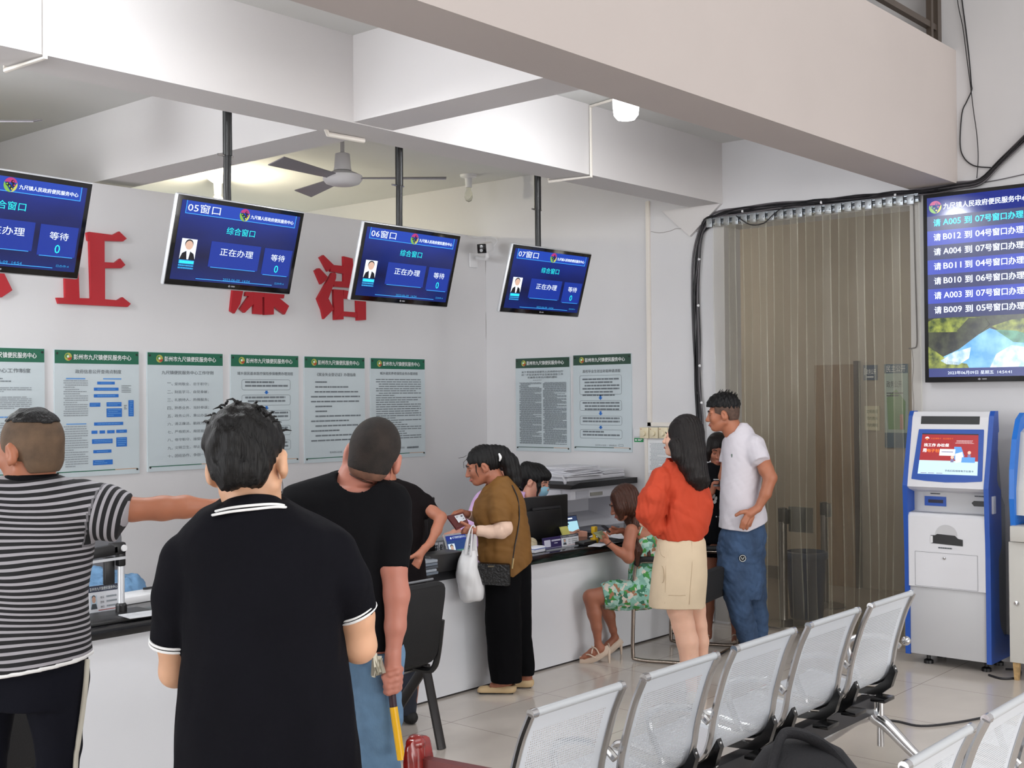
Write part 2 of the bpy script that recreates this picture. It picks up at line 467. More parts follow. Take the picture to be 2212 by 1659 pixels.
def f_ten(S, m):
    S.text(m, '九尺镇便民服务中心工作守则', .18, .187, .032, .865, 2, mi=1)
    L = ['爱岗敬业、忠于职守', '刻苦学习、自觉奉献', '礼貌待人、热情服务', '熟悉业务、当好参谋', '政务公开、秉公办事', '清正廉洁、勤政为民', '严格把关、规范管理', '恪守职守、接受监督', '文明卫生、举止庄重', '团结协作、争创一流']
    for i, q in enumerate(L):
        v = .282 + i * .0675
        S.text(m, '一二三四五六七八九十'[i] + '、', .25, v, .026, .32, 2); S.text(m, q + ('；' if i < 9 else '。'), .345, v, .028, .8, 2)


def boxflow(S, m, boxes, u0, u1, seed):
    for i, (a, b, n) in enumerate(boxes):
        S.frame(m, u0, a, u1, b, .004, .03, 2, 0); h = (b - a)
        S.rows(m, u0 + .05, a + h * .16, u1 - .04, a + h * .16 + n * .033, n, seed + i, .5, 2, 0, .25)
        if i < len(boxes) - 1:
            c = (u0 + u1) / 2; g = boxes[i + 1][0]
            S.rect(m, c - .017, b + .006, c + .017, (b + g) / 2 + .002, 2, 2); S.poly(m, [(c - .036, (b + g) / 2), (c, g - .004), (c + .036, (b + g) / 2)], 2, 2)


def f_med(S, m):
    S.text(m, '城乡居民基本医疗保险参保缴费办理流程', .09, .185, .03, .91, 2, mi=1)
    boxflow(S, m, [(.225, .32, 2), (.363, .46, 2), (.505, .6, 2), (.645, .735, 1), (.78, .87, 2)], .15, .87, 3)


def f_job(S, m):
    S.text(m, '《就业失业登记证》办理指南', .2, .186, .032, .84, 2, mi=1)
    for i, (u, e) in enumerate(((.17, .36), (.17, .72), (.16, .88), (.1, .91), (.1, .9), (.17, .44), (.17, .36), (.17, .92), (.1, .72), (.17, .88), (.1, .56), (.17, .88), (.1, .9))):
        v = .235 + i * .046; S.rows(m, u, v, e, v + .022, 1, i + 2, .62, 2, 0, 0)
    S.text(m, '彭州市人社局', .4, .92, .02, .6, 2)


def f_pen(S, m):
    S.text(m, '城乡居民养老保险业务办理流程', .165, .167, .03, .86, 2, mi=1)
    S.rows(m, .09, .21, .92, .82, 27, 6, .36, 2, 0, .35)
    S.text(m, '彭州市人社局', .44, .91, .02, .6, 2); S.rows(m, .65, .893, .87, .913, 1, 3, .9, 2, 0, 0)


def f_grad(S, m):
    for i, (q, u, e) in enumerate((('关于贯彻落实成都市人民政府办公厅', .115, .885), ('进一步促进高校毕业生就业创业工作', .112, .885), ('实施意见有关问题的通知', .23, .77))):
        S.text(m, q, u, .163 + i * .029, .022, e, 2, mi=1)
    S.rows(m, .33, .236, .66, .25, 1, 1, .5, 2, 4)
    S.rows(m, .07, .265, .485, .925, 66, 5, .62, 2, 0, .22); S.rows(m, .515, .265, .94, .925, 66, 15, .62, 2, 0, .22)


def f_start(S, m):
    S.text(m, '高校毕业生创业补贴申请流程', .17, .19, .034, .82, 2, mi=1)
    boxflow(S, m, [(.215, .415, 6), (.475, .58, 3), (.635, .73, 2), (.775, .868, 2)], .115, .84, 11)
    S.text(m, '彭州市人社局', .38, .945, .018, .565, 2); S.text(m, '咨询电话:', .62, .945, .018, .75, 2); S.frame(m, .78, .922, .86, .944, .004, .006, 2, 0)


poster('notice board with green header at the left edge of the back wall', [(-95, 748), (95.5, 752.5), (98, 1033), (-88, 1043)], 'back', f_rules)
poster('notice board showing a chart of solid blue boxes', [(114, 754.3), (299.5, 759), (301.6, 1022.7), (121.5, 1032.5)], 'back', f_flow)
poster('notice board listing ten numbered rules in large type', [(315.8, 759.7), (481, 764), (483, 1009), (321, 1020.6)], 'back', f_ten)
poster('notice board on the back wall with outlined boxes joined by blue arrows', [(496.6, 764.5), (644, 768.7), (647, 999), (501, 1009)], 'back', f_med)
poster('notice board of wide-spaced text lines, second from the end of the row', [(655.5, 769), (787, 772.5), (790, 993), (660, 1001)], 'back', f_job)
poster('notice board of dense text, last in the row on the back wall', [(799, 772.5), (916.7, 775.8), (919.8, 985.4), (803, 992)], 'back', f_pen)
poster('notice board of two dense text columns on the right wall', [(1113, 775.7), (1228.9, 769), (1233.7, 974.9), (1116, 975.3)], 'right', f_grad)
poster('notice board with outlined boxes and arrows on the right wall', [(1237, 769), (1361.6, 761.2), (1366.8, 975.3), (1240.7, 975.3)], 'right', f_start)

# ---------------------------------------------------------------- red wall characters
RED = mat('red painted board', (176, 18, 34), .45)


def wallchar(label, polys, ox, oy, s):
    m = MB()
    for i, pts in enumerate(polys):
        P = [onY(ox + x / s, oy + y / s, WY) for x, y in pts]
        P = [NV([p[0], WY - .024 - .0008 * i, p[2]]) for p in P]
        m.prism(P, (0, .0236 + .0008 * i - .0003 * i, 0))
    o = obj('wall_character', m, RED); tag(o, label, 'wall lettering', 'red slogan characters')


wallchar('red cut-out wall character 正 between the two leftmost screens', [[(597, 530), (612, 525), (780, 547), (825, 522), (878, 573), (852, 592), (722, 588), (722, 738), (795, 742), (832, 712), (868, 758), (840, 780), (725, 780), (725, 998), (812, 1005), (848, 983), (906, 1030), (885, 1052), (400, 1028), (387, 987), (447, 988), (442, 760), (538, 762), (546, 990), (628, 992), (616, 590), (605, 585)]], 0, 340, 3.253)
wallchar('red cut-out wall character 公 mostly past the left frame edge', [[(-110, 690), (-40, 700), (75, 935), (0, 985), (-60, 960), (-10, 930), (-90, 790)], [(-230, 560), (-170, 590), (-240, 740), (-330, 830), (-350, 800)], [(-60, 560), (0, 600), (70, 700), (40, 740), (-40, 690)], [(-210, 700), (-140, 720), (-230, 930), (-60, 930), (-60, 985), (-320, 990), (-300, 930)]], 0, 340, 3.253)
wallchar('red cut-out wall character 廉 half hidden below a screen', [[(1620, 640), (1700, 640), (1695, 945), (1675, 1030), (1635, 1098), (1607, 1080), (1622, 940)], [(1620, 600), (2020, 640), (2020, 690), (1620, 650)], [(1790, 540), (1860, 560), (1870, 620), (1800, 612)], [(1715, 945), (1985, 962), (1980, 992), (1710, 975)], [(1740, 970), (1810, 975), (1790, 1010), (1705, 1093), (1672, 1065)], [(1768, 700), (1828, 705), (1828, 1105), (1768, 1100)], [(1840, 700), (1905, 705), (1908, 1105), (1843, 1108)], [(1880, 975), (1940, 985), (2015, 1045), (1985, 1105), (1900, 1045)], [(1715, 760), (2000, 785), (2000, 820), (1715, 795)], [(1715, 850), (1985, 872), (1985, 905), (1715, 885)]], 0, 340, 3.253)
wallchar('red cut-out wall character 洁 beside the third screen', [[(153, 378), (178, 362), (250, 432), (222, 462), (208, 478)], [(118, 472), (140, 455), (152, 456), (207, 515), (190, 545), (160, 568)], [(237, 486), (258, 486), (267, 500), (265, 525), (212, 668), (250, 742), (180, 812), (166, 745), (135, 668)], [(318, 371), (382, 387), (386, 446), (500, 456), (500, 500), (386, 490), (388, 556), (480, 560), (478, 600), (250, 584), (250, 546), (320, 548), (320, 494), (228, 478), (226, 448), (245, 432), (320, 440)], [(248, 603), (315, 608), (318, 762), (255, 818)], [(318, 608), (478, 640), (473, 680), (316, 668)], [(318, 758), (410, 765), (410, 800), (316, 790), (316, 814), (255, 818)], [(408, 672), (473, 676), (474, 818), (414, 822)]], 640, 440, 3.253)

# ---------------------------------------------------------------- hanging window screens
S_BASE = bpy.data.materials.new('screen blue'); S_BASE.use_nodes = True
def _screen(m, lo, mid, hi, es):
    nt = m.node_tree; b = nt.nodes['Principled BSDF']; b.inputs['Base Color'].default_value = (.003, .003, .006, 1); b.inputs['Roughness'].default_value = .12
    tc = nt.nodes.new('ShaderNodeTexCoord'); sx = nt.nodes.new('ShaderNodeSeparateXYZ'); nt.links.new(tc.outputs['Generated'], sx.inputs[0])
    n = nt.nodes.new('ShaderNodeTexNoise'); n.inputs['Scale'].default_value = 2.5; nt.links.new(tc.outputs['Generated'], n.inputs['Vector'])
    ad = nt.nodes.new('ShaderNodeMath'); ad.operation = 'MULTIPLY_ADD'; ad.inputs[1].default_value = .35; nt.links.new(n.outputs[0], ad.inputs[0]); nt.links.new(sx.outputs['Z'], ad.inputs[2])
    cr = nt.nodes.new('ShaderNodeValToRGB'); e = cr.color_ramp.elements
    e[0].position = .15; e[0].color = rgb(*lo); e[1].position = 1.15 if False else 1.0; e[1].color = rgb(*hi); q = e.new(.55); q.color = rgb(*mid)
    nt.links.new(ad.outputs[0], cr.inputs[0]); nt.links.new(cr.outputs[0], b.inputs['Emission Color']); b.inputs['Emission Strength'].default_value = es
_screen(S_BASE, (10, 30, 96), (9, 15, 56), (18, 38, 118), 1.0)
S_PAN = emit('screen panel blue', (20, 48, 142)); S_BAR = emit('screen header blue', (26, 62, 164)); S_GLOW = emit('screen glow cyan', (60, 160, 240))
S_W = emit('screen white', (226, 236, 250), 1.1); S_C = emit('screen cyan', (40, 226, 232), 1.05); S_DK = emit('screen dark suit', (18, 18, 24)); S_SK = emit('screen skin', (206, 170, 150)); S_CB = emit('screen cyan dull', (50, 150, 210))
S_G = emit('screen green', (120, 170, 70)); S_M = emit('screen magenta', (170, 50, 110)); S_Y = emit('screen yellow', (190, 190, 90))
SILVER = mat('silver bezel', (196, 198, 202), .35, .4)


def emblem(S, m, u, v, r, ms):
    """round emblem of curling strokes: magenta above, green and yellow below"""
    S.disc(m, u, v, r, 3, ms[0], 20, 160); S.disc(m, u, v, r, 3, ms[1], 160, 280); S.disc(m, u, v, r, 3, ms[2], 280, 380)
    for a, q in ((60, .5), (170, .5), (290, .5), (230, .2), (0, .45)):
        S.disc(m, u + r * q * math.cos(R(a)), v - r * q * math.sin(R(a)) * S.W / S.H, r * .26, 4, ms[3], n=10)
        S.disc(m, u + r * (q + .06) * math.cos(R(a)), v - r * (q + .06) * math.sin(R(a)) * S.W / S.H, r * .13, 5, ms[(int(a) // 120) % 3], n=8)


def hang_screen(num, pos, yaw, tilt, pole_px, label):
    w, h = .81, .443
    x, z = pos; a = NV([math.cos(yaw), math.sin(yaw), 0]); bk = NV([-math.sin(yaw), math.cos(yaw), 0]); up = NV([0, 0, math.cos(tilt)]) - bk * math.sin(tilt); n = -np.cross(up, a) * -1
    n = np.cross(up, a); n = n if n[1] < 0 else -n
    c = NV([x, 5.1, z])
    t = thing('hanging_screen', label, 'screen', (x, 5.16, z - h / 2), group='window screens hanging over the counter')
    M = Matrix((Vector(a), Vector(-n), Vector(up))).transposed()
    obj('case', MB().box(c - n * .014, (w + .012, .028, h + .012), M, .009), SILVER, t)
    obj('bezel', MB().box(c - n * .0005, (w, .006, h), M, .002), mat('gloss black bezel', (8, 8, 10), .1), t)
    S = Sheet(c - a * (w / 2 - .024) + up * (h / 2 - .022) + n * .0032, a, -up, w - .048, h - .05, n)
    m = MB(); S.rect(m, 0, 0, 1, 1, .3); d = obj('display', m, S_BASE, t)
    m = MB(); S.rect(m, .035, 0, .965, .155, 1, 0); S.rect(m, .28, .47, .7, .8, 1, 1); S.rect(m, .735, .475, .985, .83, 1, 1)
    for u0, u1, v in ((.035, .965, .155), (.3, .68, .8), (.75, .97, .83), (.2, .85, .965)): S.rect(m, u0, v, u1, v + .008, 1.5, 2)
    S.rect(m, .035, .0, .04, .155, 1.5, 2); S.rect(m, .96, .0, .965, .155, 1.5, 2)
    obj('display_panels', m, [S_BAR, S_PAN, S_GLOW], d)
    m = MB()
    S.text(m, num + '窗口', .05, .135, .11, .31, 2, mi=0); S.text(m, '九尺镇人民政府便民服务中心', .565, .12, .05, .945, 2, mi=0, bold=.012)
    S.text(m, '综合窗口', .385, .36, .095, .625, 2, mi=1); S.text(m, '正在办理', .36, .64, .095, .64, 2, mi=0); S.text(m, '等待', .8, .64, .09, .925, 2, mi=0); S.text(m, '0', .845, .795, .1, .88, 2, mi=1)
    S.text(m, '2023-06-09  14:54', .42, .965, .032, .65, 2, mi=2); S.text(m, '已办件:4', .87, .955, .03, .955, 2, mi=2)
    obj('display_writing', m, [S_W, S_C, S_CB], d)
    m = MB(); emblem(S, m, .51, .085, .042, (1, 2, 3, 4))
    S.rect(m, .045, .475, .165, .735, 2, 0); S.disc(m, .105, .555, .03, 4, 5, ry=.058); S.disc(m, .105, .54, .033, 3, 6, ry=.06); S.poly(m, [(.045, .735), (.06, .66), (.09, .63), (.12, .63), (.15, .66), (.165, .735)], 3, 6)
    S.poly(m, [(.09, .63), (.12, .63), (.113, .735), (.1, .735)], 4, 0); S.rect(m, .045, .745, .165, .795, 2, 7); S.rows(m, .05, .755, .16, .79, 1, 1, .9, 3, 8, 0); S.rows(m, .045, .805, .165, .87, 2, 3, .6, 2, 7, 0)
    obj('display_pictures', m, [S_W, S_M, S_G, S_Y, S_DK, S_SK, S_DK, S_CB, S_C], d)
    m = MB(); q = Sheet(c - a * w / 2 - up * (h / 2 - .024) + n * .003, a, -up, w, .022, n); q.poly(m, [(.475, .4), (.485, .1), (.495, .4), (.485, .7)], 1); q.rows(m, .5, .25, .53, .55, 1, 2, 1, 1, 0, 0)
    obj('maker_mark', m, mat('pale grey mark', (150, 150, 155), .4), t)
    top = onY(pole_px[0], pole_px[1], 5.16); px = top[0]
    m = MB(); m.tube([(px, 5.16, 3.64), (px, 5.16, 3.0)], .024, 12); m.tube([(px, 5.16, 3.02), (px - .012, 5.15, 2.84), (x, 5.17, z - .05)], .02, 12)
    m.span((px - .06, 5.081, 3.5), (px + .06, 5.14, 3.62)); m.box(c - n * .045, (.2, .04, .2), M)
    p = obj('pole', m, BLACK, t); obj('pole_bolt', MB().tube([(px - .06, 5.16, 3.0), (px + .035, 5.16, 3.0)], .006, 8), CHROME, p)
    return t


hang_screen('04', (2.50, 2.526), R(4), R(16), (-75, 130), 'hanging window screen cut by the left edge, showing window 04')
hang_screen('05', (3.734, 2.526), R(3.4), R(15.6), (491, 250), 'hanging window screen numbered 05, over the polo shirt man')
hang_screen('06', (4.946, 2.517), R(2), R(15.3), (862, 330), 'hanging window screen numbered 06, in front of the last red character')
hang_screen('07', (6.24, 2.511), R(-.8), R(16.2), (1161, 385), 'hanging window screen numbered 07, farthest along the row')

# ---------------------------------------------------------------- call board
TVX = 7.925
y0, y1, z0, z1 = 3.207, 2.475, 1.817, 3.078
tv = thing('queue_call_display', 'tall portrait screen of queue calls above the blue kiosk', 'screen', (TVX, (y0 + y1) / 2, z0))
obj('case', MB().span((TVX, y1, z0), (WX - .003, y0, z1), bev=.004), BLACK, tv)
S = Sheet((TVX, y0 - .028, z1 - .025), (0, -1, 0), (0, 0, -1), y0 - y1 - .056, z1 - z0 - .06, (-1, 0, 0))
T_BASE = bpy.data.materials.new('call screen blue'); T_BASE.use_nodes = True; _screen(T_BASE, (16, 40, 130), (14, 30, 120), (14, 34, 120), 1.0)
m = MB(); S.rect(m, 0, 0, 1, 1, .3); d = obj('display', m, T_BASE, tv)
m = MB()
for i in range(7): S.rect(m, 0, .105 + i * .081, 1, .105 + (i + 1) * .081, 1, i % 2)
S.rect(m, 0, .952, 1, 1, 1, 2); obj('display_bands', m, [emit('band dark blue', (14, 26, 86)), emit('band blue', (22, 50, 172)), emit('band date', (16, 34, 110))], d)
TW = emit('call white', (222, 232, 252), 1.15); TC = emit('call cyan', (20, 214, 250), 1.1)
m = MB()
S.text(m, '九尺镇人民政府便民服务中心', .165, .072, .034, .97, 2, mi=0, bold=.01); obj('display_title', m, [TW, TC], d)
for i, q in enumerate(('A005 到 07', 'B012 到 04', 'A004 到 07', 'B011 到 04', 'B010 到 06', 'A003 到 07', 'B009 到 05')):
    v = .162 + i * .081; m = MB()
    S.text(m, '请', .065, v, .04, .135, 2, mi=1 if i == 0 else 0, bold=.012); S.text(m, q.split(' ')[0], .16, v - .004, .033, .335, 2, mi=1 if i == 0 else 0, bold=.012)
    S.text(m, '到', .37, v, .04, .44, 2, mi=1 if i == 0 else 0, bold=.012); S.text(m, q.split(' ')[2], .475, v - .004, .033, .562, 2, mi=1 if i == 0 else 0, bold=.012); S.text(m, '号窗口办理', .566, v, .04, .925, 2, mi=1 if i == 0 else 0, bold=.012); obj('call_row', m, [TW, TC], d, label='cyan call row' if i == 0 else None)
m = MB()
S.text(m, '2023年06月09日 星期五  14:54:41', .19, .987, .02, .8, 2, mi=0)
obj('date_row', m, [TW, TC], d)
m = MB(); emblem(S, m, .085, .055, .062, (0, 1, 2, 3)); obj('display_emblem', m, [S_M, S_G, S_Y, emit('emblem gap', (16, 34, 110))], d)
def picmat(name, c1, c2, sc, es=1.0):
    m = bpy.data.materials.new(name); m.use_nodes = True; nt = m.node_tree; b = nt.nodes['Principled BSDF']; b.inputs['Base Color'].default_value = (.004, .004, .004, 1); b.inputs['Roughness'].default_value = .15
    tc = nt.nodes.new('ShaderNodeTexCoord'); n = nt.nodes.new('ShaderNodeTexNoise'); n.inputs['Scale'].default_value = sc; n.inputs['Detail'].default_value = 6; nt.links.new(tc.outputs['Object'], n.inputs['Vector'])
    cr = nt.nodes.new('ShaderNodeValToRGB'); cr.color_ramp.elements[0].position = .35; cr.color_ramp.elements[0].color = rgb(*c1); cr.color_ramp.elements[1].position = .65; cr.color_ramp.elements[1].color = rgb(*c2)
    nt.links.new(n.outputs[0], cr.inputs[0]); nt.links.new(cr.outputs[0], b.inputs['Emission Color']); b.inputs['Emission Strength'].default_value = es; return m
m = MB()
S.rect(m, 0, .672, 1, .952, 1, 0)
S.poly(m, [(0, .69), (.06, .675), (.3, .672), (.5, .68), (.58, .7), (.5, .74), (.35, .755), (0, .75)], 2, 1)
S.poly(m, [(.28, .75), (.4, .68), (.56, .685), (.6, .72), (.5, .77), (.35, .765)], 3, 0)
S.poly(m, [(.62, .73), (.8, .7), (1, .69), (1, .8), (.8, .79)], 2, 1)
S.poly(m, [(.1, .9), (.3, .85), (.5, .77), (.6, .74), (.75, .77), (.9, .82), (1, .86), (1, .952), (.2, .952)], 3, 2)
S.poly(m, [(.12, .91), (.25, .865), (.42, .84), (.4, .9), (.3, .935), (.18, .93)], 4, 3)
S.poly(m, [(.6, .952), (.66, .88), (.8, .835), (.95, .85), (1, .87), (1, .952)], 4, 3)
S.poly(m, [(.65, .75), (.85, .76), (1, .79), (1, .83), (.82, .82)], 4, 4)
S.poly(m, [(0, .83), (.08, .86), (.2, .91), (.38, .93), (.4, .952), (0, .952)], 4, 1)
obj('display_picture', m, [picmat('picture rock', (16, 18, 14), (62, 66, 44), 14), picmat('picture moss', (40, 58, 18), (150, 160, 60), 18), picmat('picture water', (70, 150, 210), (140, 200, 240), 8), picmat('picture foam', (150, 190, 220), (226, 238, 246), 20), picmat('picture pool', (30, 90, 70), (90, 160, 130), 12)], d)
m = MB(); q = Sheet((TVX, y0, z0 + .03), (0, -1, 0), (0, 0, -1), y0 - y1, .026, (-1, 0, 0)); q.poly(m, [(.48, .45), (.495, .15), (.51, .45), (.495, .75)], 1); q.rows(m, .52, .3, .56, .6, 1, 2, 1, 1, 0, 0)
obj('maker_mark', m, MATS['pale grey mark'], tv)

# ---------------------------------------------------------------- lamps, fans, conduits
LEDM = emit('lit white bulb', (255, 255, 255), 9.0)
WARM = emit('lit warm bulb', (255, 236, 190), 9.0)
lb = thing('ceiling_bulb', 'big lit white bulb hanging between two ceiling beams', 'lamp', (5.48, 3.9, 3.1))
obj('bulb_dome', MB().lathe([(.0, -.075), (.05, -.073), (.068, -.05), (.074, 0), (.074, .06), (.07, .075)], (5.48, 3.9, 3.36), 28), LEDM, lb)
obj('heat_sink', MB().lathe([(.072, 0), (.07, .03), (.045, .075), (.03, .1), (.02, .11)], (5.48, 3.9, 3.436), 28), WHITEP, lb)
obj('lamp_holder', MB().lathe([(.022, 0), (.024, .07), (.06, .1), (.06, .125)], (5.48, 3.9, 3.544), 20), WHITEP, lb)
p = onZ(470, 381, CZ)
lb = thing('ceiling_bulb', 'warm lit spiral bulb behind the pole of screen 05', 'lamp', (p[0], p[1], 3.3))
obj('lamp_holder', MB().lathe([(.032, -.16), (.036, -.06), (.05, -.05), (.09, -.022), (.095, 0)], (p[0], p[1], CZ), 20), WHITEP, lb)
m = MB(); m.tube([(p[0] + .04 * math.cos(a * .5), p[1] + .04 * math.sin(a * .5), CZ - .25 - .004 * a) for a in range(0, 30)], .014, 8); obj('spiral_tube', m, WARM, lb)
obj('bulb_base', MB().lathe([(.05, -.25), (.055, -.2), (.03, -.16)], (p[0], p[1], CZ), 20), WHITEP, lb)
p = onZ(1012, 378, CZ)
lb = thing('ceiling_bulb', 'unlit clear glass bulb near the back right corner', 'lamp', (p[0], p[1], 3.4))
obj('lamp_holder', MB().lathe([(.028, -.11), (.032, -.03), (.07, -.02), (.075, 0)], (p[0], p[1], CZ), 20), WHITEP, lb)
obj('bulb_glass', MB().lathe([(.004, -.235), (.025, -.225), (.036, -.195), (.033, -.165), (.02, -.13), (.018, -.11)], (p[0], p[1], CZ), 20), mat('clear glass', (235, 235, 225), .05, trans=.9), lb)

FANM = mat('grey white enamel', (196, 194, 196), .45); FANB = mat('fan blade metal', (128, 124, 130), .4, .3)
def fan(c, a0, label):
    t = thing('ceiling_fan', label, 'ceiling fan', c, group='three-blade ceiling fans')
    obj('rod', MB().tube([(0, 0, .1), (0, 0, CZ - c[2])], .014, 12), FANM, t, True)
    obj('canopy', MB().lathe([(.055, 0), (.05, .09), (.03, .1)], (0, 0, CZ - c[2] - .1), 20), FANM, t, True)
    obj('coupling', MB().lathe([(.06, .05), (.055, .07), (.048, .16), (.015, .17)], (0, 0, 0), 24), FANM, t, True)
    obj('motor', MB().lathe([(.03, -.05), (.07, -.048), (.11, -.035), (.13, -.01), (.13, .015), (.1, .03), (.05, .05)], (0, 0, 0), 32), FANM, t, True)
    for k in range(3):
        a = a0 + k * 2 * math.pi / 3; M = Matrix.Rotation(a, 3, 'Z'); m = MB()
        m.prism([M @ Vector(q) for q in ((.1, -.035, -.012), (.68, -.062, -.022), (.68, .062, .014), (.1, .035, .006))], (0, 0, .006))
        obj('blade', m, FANB, t, True, flat=True)
    return t
fp = at(740, 385, 7.9)
fan((fp[0], fp[1], fp[2]), math.atan2(_r[1], _r[0]) + R(2), 'dusty three-blade ceiling fan behind the middle beam')
fp2 = at(-205, 262, 6.2)
fan((fp2[0], fp2[1], fp2[2]), math.atan2(_r[1], _r[0]) + R(1), 'ceiling fan with only one blade tip at the left edge')

def duct(name, label, pts, r=.011):
    o = obj(name, MB().tube(pts, r, 8), DUCT); tag(o, label, 'conduit'); return o
g = onZ(111, 112, 3.205); k = onZ(28, 141, 3.2)
duct('wiring_conduit', 'thin white conduit down the left end of the middle beam', [(g[0], 4.788, 3.66), (g[0], 4.788, 3.19), (k[0], 5.1, 3.19), (k[0], 5.1, 3.23)])
g = onZ(1264, 379, 3.205); k = onZ(1191, 391, 3.19)
duct('wiring_conduit', 'thin white conduit beside the big lit bulb, bent round the beam', [(5.48, 3.95, 3.655), (6.2, 4.2, 3.655), (g[0], 4.788, 3.655), (g[0], 4.788, 3.19), (k[0], 5.1, 3.19), (k[0], 5.1, 3.23)])
a = onZ(699, 279, 3.2); b2 = onZ(708, 290, 3.19); c2 = onZ(786, 304, 3.19)
duct('wiring_conduit', 'short cream conduit under the beam crossing above the fan', [(a[0], a[1], 3.235), (b2[0], b2[1], 3.19), (c2[0], c2[1], 3.19)], .014)
a = onX(1399, 428, WX - .012)
sw = thing('wall_conduit', 'cream conduit running down the right wall to the dial switches', 'conduit', (WX - .012, a[1], 1.1))
obj('cover', MB().span((WX - .022, a[1] - .016, 1.5), (WX - .001, a[1] + .016, 3.3)).span((WX - .022, a[1] - .28, 1.5), (WX - .001, a[1] + .016, 1.53)), DUCT, sw)
a2 = onX(1396, 985, WX - .012)
obj('lower_cover', MB().span((WX - .018, a2[1] - .012, 1.02), (WX - .001, a2[1] + .012, 1.41)), DUCT, sw)
IV = mat('ivory plastic', (226, 214, 184), .4)
for i, (u0, u1) in enumerate(((1386, 1405), (1406.5, 1425.5), (1427, 1446))):
    A = onX(u0, 923, WX); B = onX(u1, 947, WX)
    t = thing('dial_switch', ['ivory fan dial switch, the one beside the green sticker', 'ivory fan dial switch, the middle of three', 'ivory fan dial switch nearest the orange blouse'][i], 'switch', (WX, (A[1] + B[1]) / 2, B[2]), group='fan dial switches')
    obj('plate', MB().span((WX - .03, B[1], B[2]), (WX - .001, A[1], A[2]), bev=.004), IV, t)
    obj('knob', MB().lathe([(.022, 0), (.02, .02), (.008, .022)], (WX - .03, (A[1] + B[1]) / 2, B[2] + .04), 18, (-1, 0, 0)), IV, t)
    obj('mark', MB().lathe([(.004, 0), (.004, .001)], (WX - .03, A[1] - .014, A[2] - .014), 8, (-1, 0, 0)), REDP, t)
A = onX(1370.5, 926, WX); B = onX(1385, 944, WX)
tag(obj('socket_plate', MB().span((WX - .012, B[1], B[2]), (WX - .001, A[1], A[2]), bev=.003), WHITEP), 'white wall plate beside the ivory dial switches', 'wall plate')
A = onX(1370.5, 946, WX); B = onX(1390, 955, WX)
gs = thing('green_sticker', 'small green sticker below the white wall plate', 'sticker', (WX - .003, (A[1] + B[1]) / 2, B[2]))
obj('sheet', MB().span((WX - .003, B[1], B[2]), (WX - .0005, A[1], A[2])), mat('sticker green', (22, 140, 78), .5), gs)
S = Sheet((WX - .003, A[1], A[2]), (0, -1, 0), (0, 0, -1), A[1] - B[1], A[2] - B[2], (-1, 0, 0)); m = MB(); S.disc(m, .2, .5, .09, 1); S.rows(m, .4, .25, .9, .8, 2, 2, .6, 1); obj('print', m, WHT, gs)
A = onX(1399, 950, WX); B = onX(1450, 1023, WX)
ns = thing('notice_sheet', 'white paper notice taped up behind the orange blouse woman', 'paper', (WX - .002, (A[1] + B[1]) / 2, B[2]))
obj('sheet', MB().span((WX - .003, B[1], B[2]), (WX - .0005, A[1], A[2])), mat('white paper', (226, 228, 230), .7), ns)
S = Sheet((WX - .003, A[1], A[2]), (0, -1, 0), (0, 0, -1), A[1] - B[1], A[2] - B[2], (-1, 0, 0)); m = MB(); S.rows(m, .1, .1, .9, .92, 22, 4, .35, 1, 0, .3); obj('print', m, INKL, ns)

# camera on the corner
cv = thing('security_camera', 'white bullet security camera in the back right corner', 'camera', (7.86, 7.2, 2.9))
def cp(px, py, dy=0): return onY(px, py, 7.0 + dy)
f0, f1 = cp(1041, 537, -.05), cp(1062, 530, .06)
m = MB(); M = Matrix((Vector((.75, .66, .04)).normalized().cross(Vector((0, 0, 1))).normalized(), (0, 0, 1), Vector((0, 0, 0)))).transposed()
ax = Vector(f1 - f0).normalized()
m.bar(f0, f0 + NV(ax) * .22, .085, .085, (0, 0, 1), .025); obj('housing', m, WHITEP, cv)
m = MB(); m.bar(f0 - NV(ax) * .012, f0 + NV(ax) * .004, .08, .08, (0, 0, 1), .006); fo = obj('front_glass', m, mat('camera glass', (10, 10, 12), .08), cv)
m = MB(); m.lathe([(.014, 0), (.014, .004)], f0 - NV(ax) * .016 - NV([0, 0, .014]), 12, -ax); obj('lens', m, mat('pale lens', (170, 172, 176), .2), fo)
bb = cp(1026, 562, .22)
m = MB(); m.tube([f0 + NV(ax) * .12 - NV([0, 0, .03]), f0 + NV(ax) * .13 - NV([0, 0, .1]), cp(1030, 556, .2)], .017, 10, smooth=4)
m.box((bb[0], WY - .01, bb[2]), (.1, .02, .13), None, .008); obj('bracket', m, WHITEP, cv)
q0 = onY(1012, 509, WY - .02)
tag(obj('camera_cable', MB().tube([q0, onY(1030, 512, 7.1), onY(1062, 512, 7.1), onY(1074, 520, 7.1), onY(1066, 533, 7.15)], .005, 6, smooth=5), WHITEP), 'white cable looping over the corner security camera', 'cable')

